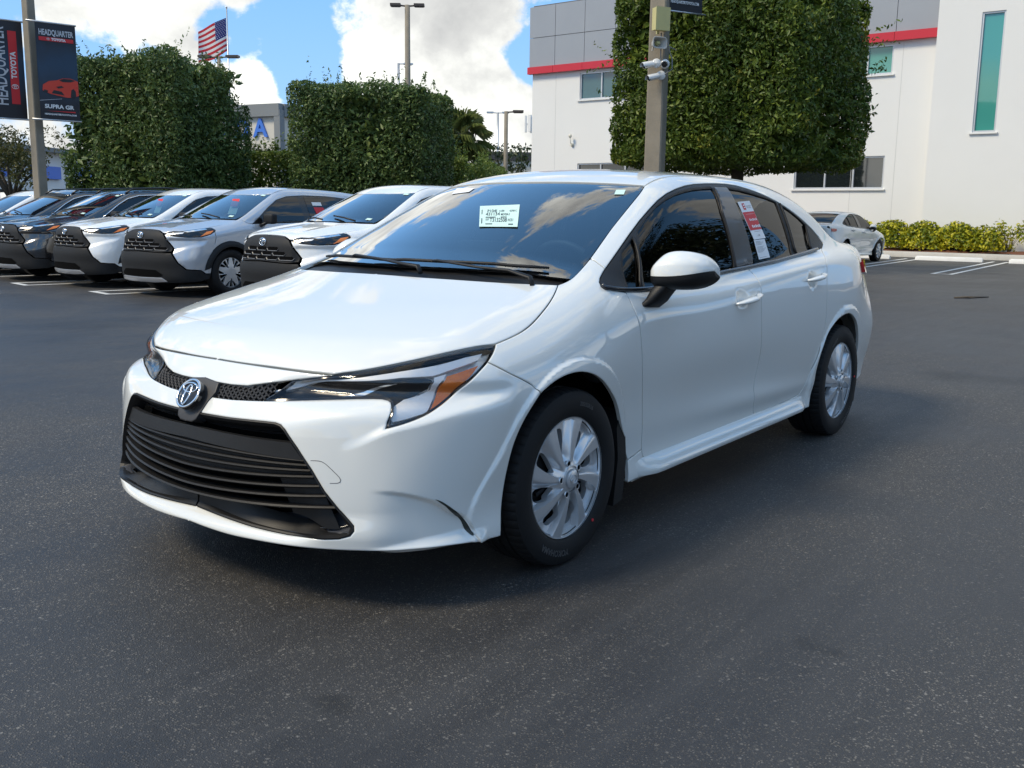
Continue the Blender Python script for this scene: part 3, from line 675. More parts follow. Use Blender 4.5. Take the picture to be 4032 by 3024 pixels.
sf = panel_geo(FH, [seam[::-1], frame[6:i_r+2], rcut, bd[11:13][::-1], rk_end, arch_rb, q_rear[::-1], dk_side[::-1], bl_side[::-1], rj[::-1], ws_side[iseam:][::-1]], 'rail', .012)
both(sf, 'body_side', M_WHITE)
both(panel_geo(FH, [bd[:12], rk_end[:1], O_['rock_bot'][:-1][::-1], fend_bot], 'side', .014), 'rocker_panel', M_WHITE)
put(panel_geo(FH, [ws_top[::-1], rj[1:], np.array([[-2.46, .3, 0], [-2.47, 0, 0]])], 'top', .03, sym=True), 'roof', M_WHITE, hero, sym=True)
dkc = onF([(-3.60, .62), (-3.60, .3), (-3.60, 0)], 'top'); blb = onF([(-3.24, 0), (-3.21, .3), (-3.12, .60)], 'top')
put(panel_geo(FH, [blb, dk_side[1:], np.array([[-3.6, .62, 0], [-3.6, .3, 0], [-3.6, 0, 0]])], 'top', .04, sym=True), 'trunk_lid', M_WHITE, hero, sym=True)
rear_top = onF([(0, .985), (.3, .985), (.6, .98)], 'rcyl')
qr2 = onF([(-3.43, z) for z in (.96, .8, .62)], 'side'); qr3 = onF([(-3.42, z) for z in (.61, .42, .24)], 'side')
put(panel_geo(FH, [np.array([[-3.7, 0, 1.03], [-3.6, .55, 1.02]]), qr2, np.array([[-3.6, .55, .62], [-3.7, 0, .62]])], 'rcyl', .04, sym=True), 'tail_panel', M_WHITE, hero, sym=True)
put(panel_geo(FH, [np.array([[-3.7, 0, .615], [-3.6, .55, .615]]), qr3, np.array([[-3.6, .55, .24], [-3.7, 0, .24]])], 'rcyl', .04, sym=True), 'rear_bumper', M_WHITE, hero, sym=True)

# side step under the doors
for sd in LR:
    b = MB(); xs = np.linspace(-.50, -2.24, 40); base = onF([(x, .25) for x in xs], 'side')
    secs = []
    for i, (x, p) in enumerate(zip(xs, base)):
        e = float(sstep((-.50-x)/.16)*sstep((x+2.24)/.07)); zz = .19 + .024*(-.5-x)/1.7
        y0 = p[1]-.006
        secs.append([(x, y0-.004, zz+.078), (x, y0+.002+.010*e, zz+.074), (x, y0+.004+.032*e, zz+.052), (x, y0+.004+.046*e, zz+.030), (x, y0+.003+.048*e, zz+.020), (x, y0+.002+.043*e, zz+.008), (x, y0+.0*e, zz-.006), (x, y0-.05, zz-.008)])
    n = 8
    b.add([q for s in secs for q in s], [(i*n+j, i*n+j+1, (i+1)*n+j+1, (i+1)*n+j) for i in range(39) for j in range(n-1)])
    if sd < 0: b = b.mirror()
    b.build('side_step', M_WHITE, hero, sharp=40)

# --- grille
gp = [gr]
gr_in = inset(closed2d([gr], 'cyl', .012), .016)
put(panel_geo(FH, [gr], 'cyl', .012, off=-.004, sym=True, gap=.002, depth=.05, holes=(), bev=False) if False else
    panel_geo(FH, [gr], 'cyl', .02, off=-.085, sym=True, gap=.0, depth=0), 'grille_backing', M_DARK, bumper, sym=True)
def zcurve(z, s1, off, n=40, s0=0.):
    s = np.linspace(s0, s1, n); P, bad = march(FH, *FR['cyl'][1](np.stack([s, np.full(n, z) if np.isscalar(z) else z], -1))); return P + grad(FH, P)*off
def s_at(z):       # where the right-hand edge of the opening stands at height z
    U = FR['cyl'][0](gr); best = 0
    for a, b in zip(U[:-1], U[1:]):
        if (a[1]-z)*(b[1]-z) <= 0 and abs(a[1]-b[1]) > 1e-6: best = max(best, a[0]+(b[0]-a[0])*(z-a[1])/(b[1]-a[1]))
    return best
def ribbon(A, B, depth, mi=0, mb=None):
    """strip between two curves with thickness inwards"""
    mb = mb or MB(); A = np.asarray(A); B = np.asarray(B); N = grad(FH, A); n = len(A)
    V = np.vstack([A, B, B-N*depth, A-N*depth]); Fc = []
    for k in range(4):
        for i in range(n-1): a = k*n+i; c = ((k+1) % 4)*n+i; Fc.append((a, a+1, c+1, c))
    Fc += [(0, n, 2*n, 3*n), (n-1, 4*n-1, 3*n-1, 2*n-1)]
    mb.add(V, Fc, mi); return mb
def sym_mb(mb):
    m = mb.mirror(); mb.add(m.v, m.f); return mb
# surround of the opening: a sloping black rim
U = closed2d([gr], 'cyl', .01)
hl = FR['cyl'][1]
def lift(Uq, off): P, b = march(FH, *hl(Uq)); return P + grad(FH, P)*off
rimsel = U[:, 0] > 1e-3
Ui = inset(U, .022, ~rimsel); Ui[~rimsel, 0] = 0
A, B, C_, D_ = lift(U, .0005), lift(inset(U, .004, ~rimsel), .0015), lift(inset(U, .010, ~rimsel), -.012), lift(Ui, -.05)
b = MB(); n = len(U); rows = [A, B, C_, D_]
for r in range(3):
    V = np.vstack([rows[r], rows[r+1]])
    b.add(V, [(i, (i+1) % n, n+(i+1) % n, n+i) for i in range(n) if rimsel[i] or rimsel[(i+1) % n]])
sym_mb(b).build('grille_surround', M_BLACKPL, bumper, sharp=35)
# the wide flat band, then the bars
zt = np.linspace(.534, .525, 30); sb = s_at(.505)-.010
sA = np.linspace(0, s_at(.527)-.016, 30); sB = np.linspace(0, s_at(.478)-.012, 30)
Aq = lift(np.stack([sA, np.linspace(.534, .526, 30)], -1), -.012); Bq = lift(np.stack([sB, np.linspace(.494, .477, 30)], -1), -.010)
Mq = lift(np.stack([sA, np.linspace(.538, .530, 30)], -1), -.026)
b = ribbon(Aq, Bq, .012); b.loft(Mq, Aq); sym_mb(b).build('grille_band', M_BLACKPL, bumper, sharp=40)
b = MB(); b.loft(lift(np.stack([sA, np.linspace(.562, .556, 30)], -1), -.05), lift(np.stack([sA, np.linspace(.553, .547, 30)], -1), -.044)); sym_mb(b).build('grille_slat', M_BLACKGL, bumper, sharp=40)
for k, (z0, z1, pr) in enumerate([(.480, .475, .0), (.457, .461, .0), (.432, .446, .0), (.405, .428, 0), (.375, .400, 1), (.344, .371, 1), (.315, .337, 1)]):
    s1 = s_at(z1)-.012; n = 44; t = np.linspace(0, 1, n); zz = z0 + (z1-z0)*t**1.5
    top = lift(np.stack([s1*t, zz+.0045], -1), -.013); mid = lift(np.stack([s1*t, zz], -1), -.008); low = lift(np.stack([s1*t, zz-.0045], -1), -.014)
    back = lift(np.stack([s1*t, zz+.006], -1), -.05 if pr else -.022); back2 = lift(np.stack([s1*t, zz-.004], -1), -.05)
    b = MB(); b.loft(back, top); b.loft(top, mid); b.loft(mid, low); b.loft(low, back2); sym_mb(b).build('grille_slat', M_BLACKPL, bumper, sharp=60)
# dark plates behind the four close bars and beside the lower ones
s1 = np.linspace(0, 1, 40)
b = MB(); b.loft(lift(np.stack([s1*(s_at(.47)-.012), np.full(40, .492)], -1), -.024), lift(np.stack([s1*(s_at(.425)-.012), .395+.028*s1], -1), -.03)); sym_mb(b).build('grille_plate', M_BLACKPL, bumper, smooth=True)
b = MB(); t = np.linspace(0, 1, 14)
b.loft(lift(np.stack([.36+(s_at(.425)-.012-.36)*t, np.full(14, .428)], -1), -.03), lift(np.stack([.40+(s_at(.27)-.04-.40)*t, np.full(14, .275)], -1), -.035)); b.build('grille_plate', M_BLACKPL, bumper, smooth=True); b.mirror().build('grille_plate', M_BLACKPL, bumper, smooth=True)
# lower shelf of the opening
gl = gr[int(np.argmin(np.abs(gr[:, 2]-.274) + (gr[:, 1] < .55)*9)):]
gl = sm(gl[(gl[:, 2] < .30)], .015, 8); N = grad(FH, gl); n = len(gl)
t = np.linspace(0, 1, n)[:, None]; wid = .060 + .055*np.sin(np.pi*np.clip(t*.5+.12, 0, .5))
f0 = gl - N*.004 + [0, 0, .001]; inn = N.copy(); inn[:, 2] = 0; inn /= np.linalg.norm(inn, axis=1, keepdims=True)
f1 = f0 - inn*wid*.45 + [0, 0, .012]; f2 = f0 - inn*wid + np.array([0, 0, 1.])*(.040+.014*(1-t)); f3 = f2 - inn*.02 - [0, 0, .01]
b = MB(); b.loft(f0-[0, 0, .02], f0); b.loft(f0, f1); b.loft(f1, f2); b.loft(f2, f3); sym_mb(b).build('lower_shelf', mat('sky-lit shelf plastic', (.05, .054, .064), .18, spec=.7), bumper, sharp=50)  # lighter bluish base stands in for sky light on the black shelf
b = MB(); e = f1 + [0, 0, .006]; b.tube(e[:int(n*.55)], .0035, 6); b.build('shelf_edge', M_BLACKGL, bumper, smooth=True); b.mirror().build('shelf_edge', M_BLACKGL, bumper, smooth=True)

# --- honeycomb strip between the lamps
mtop = mesh_top[mesh_top[:, 1] < .312]; mtop = mtop[np.argsort(mtop[:, 1])]
mesh_poly = [mtop, np.array([[.82, .312, .69], [.857, .297, .64]]), mesh_bot[np.argsort(mesh_bot[:, 1])][::-1]]
put(panel_geo(FH, mesh_poly, 'cyl', .012, off=-.022, sym=True, gap=-.004, depth=0), 'mesh_backing', M_DARK, bumper, sym=True)
Um = closed2d(mesh_poly, 'cyl', .01); b = MB(); hw = .0135
for r in range(-1, 9):
    for c in range(0, 24):
        cs = (c + .5*(r % 2))*hw*1.78; cz = .628 + r*hw*.86*.62
        if not in_poly(np.array([[cs, cz]]), Um)[0] or d_poly(np.array([[cs, cz]]), Um)[0] < .003: continue
        an = np.arange(6)*math.pi/3
        outer = lift(np.stack([cs + .60*hw*1.75*np.cos(an)*.98, cz + .60*hw*np.sin(an)*.98], -1), -.006)
        inner = lift(np.stack([cs + .40*hw*1.75*np.cos(an), cz + .40*hw*np.sin(an)], -1), -.008)
        deep = lift(np.stack([cs + .36*hw*1.75*np.cos(an), cz + .36*hw*np.sin(an)], -1), -.020)
        V = np.vstack([outer, inner, deep]); b.add(V, [(i, (i+1) % 6, 6+(i+1) % 6, 6+i) for i in range(6)] + [(6+i, 6+(i+1) % 6, 12+(i+1) % 6, 12+i) for i in range(6)] + [tuple(range(12, 18))])
sym_mb(b).build('honeycomb_mesh', M_GREYPL, bumper, kind='stuff')
# badge: cup, black disc, chrome ring and the three ellipses
ec = np.array([.902, 0, .627]); en = grad(FH, onF([(0, .627)], 'cyl'))[0]; en[1] = 0; en = Vector(en).normalized(); eu = Vector((0, 1, 0)); ev = en.cross(eu); 
if ev.z < 0: ev = -ev
E3 = lambda u, v, w: Vector(ec) + eu*u + ev*v + en*w
k = 40
shield = onF([(0, .545), (.030, .546), (.047, .556), (.060, .585), (.070, .612), (.088, .640), (.082, .668), (0, .676)], 'cyl')
ringp = lambda ru, rv, w, dv=0: [E3(.93*ru*math.cos(2*math.pi*i/k), rv*.93*math.sin(2*math.pi*i/k)+dv, w-.003) for i in range(k)]
cup = put(panel_geo(FH, [np.array(shield)], 'cyl', .008, off=.004, sym=True, gap=0, depth=.04), 'badge_cup', M_GREYPL, bumper, sym=True)
b = MB(); b.add(ringp(.0585, .0565, .002)+ringp(.0570, .0550, .015)+ringp(.053, .051, .016), [(r*k+i, r*k+(i+1) % k, r*k+k+(i+1) % k, r*k+k+i) for r in range(2) for i in range(k)])
D = [ringp(.0535*s, .0515*s, .014+.006*(1-s*s)) for s in (1, .8, .6, .4, .2)]
for r in range(4): b.add(D[r]+D[r+1], [(i, (i+1) % k, k+(i+1) % k, k+i) for i in range(k)])
b.add(D[4], [tuple(range(k))])
badge = b.build('badge', M_BLACKGL, hero, sharp=40)
def ell(mb, cu_, cv_, ru, rv, r, w=.016, m=36):
    p = [E3(.93*(cu_+ru*math.cos(2*math.pi*i/m)), .93*(cv_+rv*math.sin(2*math.pi*i/m)), w-.003) for i in range(m+1)]; mb.tube(p, r, 6, cap=False)
b = MB(); ell(b, 0, 0, .0535, .0515, .0042, .016); ell(b, 0, .021, .037, .0175, .0030, .0185); ell(b, 0, -.006, .0145, .037, .0030, .019); b.build('badge_emblem', M_CHROME, badge, smooth=True)

# --- head lamps
def layer(key, off, depth=.004, res=.012, frame_='cyl'): return panel_geo(FH, [O_[key]], frame_, res, off=off, gap=0, depth=depth, bev=False)
ml = mesh_top[(mesh_top[:, 1] > .30)]; ml = ml[np.argsort(ml[:, 1])]
lens_poly = [ml, lamp_top[::-1][1:], O_['lamp_out2'][::-1], lamp_out[::-1][1:], lamp_low[::-1][1:]]
geos = dict(housing=panel_geo(FH, lens_poly, 'cyl', .014, off=-.040, gap=.002, depth=0), edge=None,
            lens=panel_geo(FH, lens_poly, 'cyl', .010, off=-.003, gap=.0035, depth=.012, bev=False))
for i, sd in enumerate(LR):
    h = put(geos['housing'], 'headlight', M_LAMPCHROME, hero, sd)
    put(geos['lens'], 'lens', M_LENS, h, sd)
    put(layer('bezel', -.020, .015), 'bezel', M_BLACKGL, h, sd)
    put(layer('drl1', -.014, .010), 'light_guide', mat('light guide', (.80, .81, .82), .25, .0, coat=1.), h, sd)
    put(layer('drl2', -.013, .010), 'light_guide', MATS['light guide'], h, sd)
    put(layer('strip2', -.016, .004), 'light_strip', M_CHROME, h, sd)
    put(layer('amber', -.010, .02), 'amber_reflector', M_AMBER, h, sd)
    # projector barrel
    c0 = np.array([.585, .705, .690]); b = MB(); ax = Vector((.86, .5, 0)).normalized(); u = Vector((0, 0, 1)); v = ax.cross(u)
    def rg(r, w): return [Vector(c0) + ax*w + (u*math.cos(2*math.pi*q/20)+v*math.sin(2*math.pi*q/20))*r for q in range(20)]
    RR = [rg(.024, -.06), rg(.026, -.015), rg(.022, -.012), rg(.020, -.016), rg(.012, -.008), rg(.002, -.006)]
    for r in range(5): b.add(RR[r]+RR[r+1], [(q, (q+1) % 20, 20+(q+1) % 20, 20+q) for q in range(20)])
    if sd < 0: b = b.mirror()
    b.build('projector', M_LAMPCHROME, h, smooth=True)
    # black gap seal all round the lamp
    Ul = closed2d(lens_poly, 'cyl', .01)
    a_, b_ = lift(inset(Ul, .0005), -.004), lift(inset(Ul, .005), -.002); c_ = lift(inset(Ul, .006), -.02)
    m = MB(); n = len(Ul)
    m.add(np.vstack([a_, b_]), [(q, (q+1) % n, n+(q+1) % n, n+q) for q in range(n)]); m.add(np.vstack([b_, c_]), [(q, (q+1) % n, n+(q+1) % n, n+q) for q in range(n)])
    if sd < 0: m = m.mirror()
    m.build('lamp_seal', M_BLACKGL, h, smooth=True)

# --- side vents, tow cover
for g in (panel_geo(FH, [sm(np.vstack([O_['vent'], O_['vent'][:1]]), .008, 2)[:-1]], 'cyl', .006, off=.0025, gap=0, depth=.010, bev=False),):
    for sd in LR: put(g, 'corner_vent', mat('vent black', (.022, .024, .018), .5), bumper, sd)
cl = sm(np.vstack([O_['clip']]), .012, 2)
for sd in (1,):
    b = MB(); b.tube(cl + grad(FH, cl)*.0, .0012, 5); b.build('tow_cover_gap', mat('gap grey', (.12, .12, .12), .8), bumper)

# --- windows
gl_keys = ['g_vent', 'g_front', 'g_rear', 'g_quart']
fr_poly = [sm(np.vstack([frame, frame[:1]]), .012, 2)[:-1]]
surr = panel_geo(FH, fr_poly, 'side', .014, off=-.003, holes=[[O_[k]] for k in gl_keys], gap=.001, depth=.012)
both(surr, 'window_surround', M_BLACKPL)
for k, nm, par in (('g_vent', 'vent_glass', hero), ('g_front', 'window_glass', fdoor), ('g_rear', 'window_glass', rdoor), ('g_quart', 'vent_glass', rdoor)):
    g = panel_geo(FH, [O_[k]], 'side', .02, off=-.009, gap=-.006, depth=0, bev=False)
    for i, sd in enumerate(LR): put(g, nm, M_TINT, par[i] if isinstance(par, list) else par, sd)
# B-pillar plate and belt moulding stand proud of the surround
pil = panel_geo(FH, [O_['bpil']], 'side', .016, off=.002, gap=.0, depth=.010); both(pil, 'pillar_trim', mat('pillar black', (.022, .023, .026), .30, coat=.3))
bl = sm(frame[i_r+4:], .02, 4); bl = np.vstack([bl, frame[:4]])
for sd in LR:
    b = MB(); N = grad(FH, bl); b.tube(bl + N*.002 + [0, 0, .006], .009, 8)
    if sd < 0: b = b.mirror()
    b.build('belt_moulding', mat('belt trim', (.012, .013, .016), .18, coat=.5), hero, smooth=True)
for sd in LR:                                                        # channel bars between the panes
    for a, c in ((O_['g_vent'][0], O_['g_vent'][5]), (O_['g_quart'][0], O_['g_quart'][-3]), (O_['g_quart'][4], O_['g_quart'][6])):
        b = MB(); t = np.linspace(0, 1, 8)[:, None]; L = a+(c-a)*t; Pq, bad = march(FH, *FR['side'][1](FR['side'][0](L))); b.tube(Pq - grad(FH, Pq)*.001, .0065, 6)
        if sd < 0: b = b.mirror()
        b.build('window_bar', M_BLACKPL, hero, smooth=True)

wsb = onF([(-.03, 0), (-.05, .2), (-.105, .4), (-.16, .53), (-.195, .64)], 'top')
ws_poly = [wsb, ws_side[ws_side[:, 0] < -.22], ws_top[1:]]
wsg = put(panel_geo(FH, ws_poly, 'top', .02, off=-.006, sym=True, gap=.004, depth=0, bev=False), 'windshield', M_WS, hero, sym=True)
Uw = closed2d(ws_poly, 'top', .02); keepw = Uw[:, 1] < 1e-3
Uin = Uw.copy()
dmap = np.where(Uw[:, 0] > -.24, .085, np.where(Uw[:, 0] < -.86, .030, .042))
for q in range(3): dmap = (np.roll(dmap, 1)+dmap+np.roll(dmap, -1))/3
Uin = inset(Uw, 1., keepw)*dmap[:, None] + Uw*(1-dmap[:, None]); Uin[keepw, 1] = 0
def lift_top(Uq, off): P, bd_ = march(FH, *FR['top'][1](Uq)); return P + grad(FH, P)*off
a_, b_ = lift_top(Uw, -.008), lift_top(Uin, -.008); m = MB(); n = len(Uw)
m.add(np.vstack([a_, b_]), [(q, (q+1) % n, n+(q+1) % n, n+q) for q in range(n) if not (keepw[q] and keepw[(q+1) % n])])
sym_mb(m).build('black_border', M_BLACKGL, wsg, smooth=True)
# backlight
put(panel_geo(FH, [np.array([[-2.475, 0, 0], [-2.465, .3, 0]]), bl_side, blb[::-1][1:]], 'top', .05, off=-.006, sym=True, gap=.004, depth=0, bev=False), 'rear_window', M_TINT, hero, sym=True)
# cowl
cw = np.vstack([hood_rear + [-.002, 0, 0]]); cb_ = wsb
put(panel_geo(FH, [hood_rear + np.array([.02, 0, 0]), np.array([[-.19, .70, 0]]), np.array([[-.235, .66, 0], [-.20, .53, 0], [-.14, .4, 0], [-.09, .2, 0], [-.07, 0, 0]])], 'top', .03, off=-.022, sym=True, gap=0, depth=0, bev=False), 'cowl', M_BLACKPL, hero, sym=True)
# wipers (not mirrored: both sweep the same way)
def ws_pt(x, y, h): P = lift_top(np.array([[x, y]]), h); return P[0]
def wipe_x(y): return -.062 - .46*y*y
for piv, mid, y0, y1 in (((-.100, .615), .17, .60, -.16), ((-.002, .165), -.30, -.01, -.62)):
    b = MB(); mx = wipe_x(mid)
    A = [ws_pt(piv[0]+.018, piv[1]+.02, .0), ws_pt(piv[0]+.006, piv[1], .022), ws_pt(piv[0]+.0, piv[1]-.10, .024), ws_pt((piv[0]+mx)/2+.012, (piv[1]+mid)/2, .020), ws_pt(mx+.008, mid+.03, .022), ws_pt(mx, mid, .016)]
    b.tube(A, [.010, .013, .010, .009, .008, .006], 8, flat=.6); b.build('wiper_arm', M_BLACKPL, hero, smooth=True)
    b = MB(); t = np.linspace(y0, y1, 13); b.tube([ws_pt(wipe_x(q)-.006, q, .010 if 2 < k < 10 else .006) for k, q in enumerate(t)], [.004]+[.0062]*11+[.004], 6, flat=1.15); b.build('wiper_blade', M_BLACKPL, hero, smooth=True)

# --- mirrors, handles
def mirror_parts(sd):
    st = [(.866, -.520, -.600, 1.012, .982, .955), (.880, -.500, -.645, 1.048, .981, .947), (.910, -.492, -.668, 1.076, .981, .943), (.955, -.500, -.680, 1.085, .983, .942), (1.000, -.520, -.686, 1.081, .988, .946), (1.035, -.550, -.690, 1.068, .995, .957), (1.060, -.590, -.690, 1.045, 1.001, .974), (1.072, -.635, -.686, 1.020, 1.004, .992)]
    T = np.linspace(0, 1, len(st)); tt = np.linspace(0, 1, 25); cols = [cub(list(zip(T, [s[i] for s in st])))(tt) for i in range(6)]
    def shell(lo_top, name, m, parent, k=18):
        b = MB(); rows = []
        for y, xf, xb, zt, zm, zb in zip(*cols):
            row = []; xc = (xf+xb)/2; hw = (xf-xb)/2
            for i in range(k+1):
                a = math.pi*i/k; ca, sa = math.cos(a), math.sin(a)
                if lo_top: e = max(0., sa-.25)/.75; row.append((xc + hw*math.copysign(abs(ca)**.50, ca) - .055*e*max(0., ca*.8+.35), y, zm + .012*ca + (zt-zm)*sa**.55))
                else: row.append((xc + hw*.985*math.copysign(abs(ca)**.62, ca), y, zm-.002 + .012*ca - (zm-zb)*sa**.72))
            rows.append(row)
        V = [p for r in rows for p in r]; n = k+1
        b.add(V, [(j*n+i, j*n+i+1, (j+1)*n+i+1, (j+1)*n+i) for j in range(24) for i in range(k)] + [tuple(range(n)), tuple(24*n+i for i in range(k, -1, -1))])
        b.add([r[0] for r in rows] + [r[k] for r in rows], [(i, i+1, 26+i, 25+i) for i in range(24)])
        if sd < 0: b = b.mirror()
        return b.build(name, m, parent, sharp=55)
    cap = shell(True, 'side_mirror', M_WHITE, hero); shell(False, 'mirror_base', M_BLACKPL, cap)
    b = MB(); pts = [(-.545, .850, .872), (-.548, .880, .898), (-.558, .900, .935), (-.575, .915, .962)]
    Rr = [(.062, .022), (.060, .027), (.058, .032), (.056, .036)]
    rows = [[(px + rx*math.copysign(abs(math.cos(2*math.pi*i/20))**.55, math.cos(2*math.pi*i/20)), py + ry*math.copysign(abs(math.sin(2*math.pi*i/20))**.7, math.sin(2*math.pi*i/20)), pz + rx*.10*math.cos(2*math.pi*i/20)) for i in range(20)] for (px, py, pz), (rx, ry) in zip(pts, Rr)]
    b.add([p for r in rows for p in r], [(j*20+i, j*20+(i+1) % 20, (j+1)*20+(i+1) % 20, (j+1)*20+i) for j in range(3) for i in range(20)] + [tuple(range(20)), tuple(60+i for i in range(19, -1, -1))])
    if sd < 0: b = b.mirror()
    b.build('mirror_foot', M_BLACKPL, cap, sharp=60)
for sd in LR: mirror_parts(sd)
# the far-side mirror is folded back against the door
fold = [o for o in hero.children if o.name.startswith('side_mirror')][1]
Mf = Matrix.Translation((-.60, -.865, 0)) @ Matrix.Rotation(R_(-68), 4, 'Z') @ Matrix.Translation((.58, .88, 0))
for o in [fold] + [c for c in fold.children if c.name.startswith('mirror_base')]: o.data.transform(Mf)
fold['label'] = 'folded side mirror on the far side'
for key, doors in (('handle1', fdoor), ('handle2', rdoor)):
    a, c = O_[key]
    for i, sd in enumerate(LR):
        t = np.linspace(0, 1, 13); L = a + (c-a)*t[:, None]; P, _ = march(FH, *FR['side'][1](FR['side'][0](L))); P = a + (c-a)*t[:, None]
        h = .030*np.sin(np.pi*np.clip(t*1.0, 0, 1))**.55; P = P + np.array([0, 1, 0])*(h[:, None]+.000)
        b = MB(); b.tube(P, [(.007+.0165*math.sin(math.pi*min(1, q*1.15+.02))**.7 if q < .62 else .0145 if q < .9 else .0165) for q in t], 10, flat=.55)
        if sd < 0: b = b.mirror()
        b.build('door_handle', M_WHITE, doors[i], smooth=True)

# --- tail lamps, mud flaps
for sd in LR:
    tl = onF([(-3.20, .955), (-3.30, .965), (-3.42, .965), (-3.42, .885), (-3.30, .88), (-3.22, .895)], 'side'); Nt = grad(FH, tl)
    inn_, o1, o2 = tl - Nt*.02, tl + Nt*.012, tl*.985 + tl.mean(0)*.015 + Nt*.020; b = MB(); n = 6
    b.add(np.vstack([inn_, o1, o2]), [(q, (q+1) % n, n+(q+1) % n, n+q) for q in range(n)] + [(n+q, n+(q+1) % n, 2*n+(q+1) % n, 2*n+q) for q in range(n)] + [tuple(range(2*n, 3*n))])
    0 and b.add([(-3.42, .70, .965), (-3.62, .60, .965), (-3.62, .60, .885), (-3.42, .74, .885), (-3.40, .80, .965), (-3.62, .66, .96), (-3.62, .67, .89), (-3.40, .815, .885)], [(4, 5, 6, 7), (0, 1, 5, 4), (3, 7, 6, 2), (1, 2, 6, 5)])
    if sd < 0: b = b.mirror()
    b.build('tail_light', M_REDL, hero, sharp=30)
    for x0, z0, y0 in ((-.365, .13, .80), (-3.045, .13, .795)):
        b = MB(); poly = [(x0+.03, z0), (x0-.035, z0+.01), (x0-.055, z0+.17), (x0-.035, z0+.34), (x0-.005, z0+.37), (x0+.02, z0+.30), (x0+.005, z0+.18)]
        V = [(x, y0-.06, z) for x, z in poly] + [(x, y0+.045, z) for x, z in poly]; n = len(poly)
        b.add(V, [tuple(range(n)), tuple(range(2*n-1, n-1, -1))]+[(i, n+i, n+(i+1) % n, (i+1) % n) for i in range(n)])
        b.add([(x0+.03, y0-.16, z0), (x0+.03, y0+.04, z0), (x0+.0, y0+.04, z0+.30), (x0+.0, y0-.16, z0+.30)], [(0, 1, 2, 3)])
        if sd < 0: b = b.mirror()
        b.build('mud_flap', M_BLACKPL, hero, sharp=40)

# --- stickers and papers on the glass
def sticker(key, frame_, m, par, off=.001, name='window_sticker', sd=1):
    f = on_quad(key, frame_, off); b = MB(); b.add([f(i/6, j/6) for j in range(7) for i in range(7)], [(j*7+i, j*7+i+1, j*7+i+8, j*7+i+7) for j in range(6) for i in range(6)]); return b.build(name, m, par)
def on_quad(key, frame_, off):
    q = O_[key]; N = grad(FH, q); q = q + N*off
    def f(u, v): return q[0]*(1-u)*(1-v) + q[1]*u*(1-v) + q[2]*u*v + q[3]*(1-u)*v
    return f
def print_on(f, items, name, m, par):
    b = MB()
    for it in items:
        if it[0] == 'bar':
            _, u0, v0, u1, v1 = it; b.add([f(u0, v0), f(u1, v0), f(u1, v1), f(u0, v1)], [(0, 1, 2, 3)])
        else:
            _, s, u, v, hgt, wid = it; V, Fc = text_mesh(s, 1., bold=.012); w = V[:, 0].max()-V[:, 0].min()
            b.add([f(u + (p[0]-V[:, 0].min())/w*wid, v - p[1]*hgt) for p in V], Fc)
    return b.build(name, m, par)
s1 = sticker('sticker_ws', 'top', M_PAPER, wsg, -.001)
print_on(on_quad('sticker_ws', 'top', -.0002), [('t', 'P104J', .20, .28, .20, .24), ('t', '11/09', .50, .29, .14, .13), ('t', '42700 C', .76, .29, .12, .18), ('t', '431134', .16, .43, .20, .36), ('t', 'MX0A1', .55, .45, .15, .22),
    ('bar', .16, .55, .42, .59), ('bar', .55, .55, .70, .59), ('t', '557', .16, .68, .13, .09), ('t', 'T3132508', .27, .71, .26, .44), ('t', 'H31', .74, .71, .18, .13), ('bar', .16, .86, .34, .90), ('bar', .76, .87, .88, .92), ('bar', .05, .2, .07, .42), ('bar', .05, .62, .075, .86)], 'sticker_print', M_INK, s1)
sticker('sticker_green', 'top', M_PAPER, wsg, -.003); sticker('sticker_left', 'top', M_PAPERW, wsg, -.003)
s2 = sticker('sticker_r', 'side', M_PAPERW, rdoor[0], -.005); f = on_quad('sticker_r', 'side', -.0045)
print_on(f, [('bar', .03, .28, .985, .76), ('bar', .24, .05, .45, .22)], 'sticker_band', M_PRINTRED, s2)
f = on_quad('sticker_r', 'side', -.0035)
print_on(f, [('bar', .32+.13*k, .46+.015*(k % 2), .40+.13*k, .52) for k in range(5)] + [('bar', .30+.14*k, .63+.015*(k % 2), .40+.14*k, .70) for k in range(5)] + [('bar', .29, .085, .40, .12), ('bar', .29, .15, .40, .18), ('bar', .2, .34, .9, .345)], 'sticker_print', M_PAPERW, s2)
print_on(f, [('t', 'ToyotaCare', .50, .13, .055, .42), ('bar', .5, .17, .9, .18), ('bar', .3, .80, .8, .81), ('bar', .42, .90, .47, .93), ('bar', .52, .88, .6, .93)], 'sticker_text', mat('grey print', (.35, .33, .33), .6), s2)
s3 = sticker('sticker_w', 'side', M_PAPERW, rdoor[0], -.005)
print_on(on_quad('sticker_w', 'side', -.0045), [('bar', .1, .09+.055*k, .55+.35*((k*37) % 10)/10, .105+.055*k) for k in (0, 1, 2, 3, 5, 6, 7, 8, 9, 10, 15)], 'sticker_print', mat('light ink', (.16, .16, .17), .6), s3)

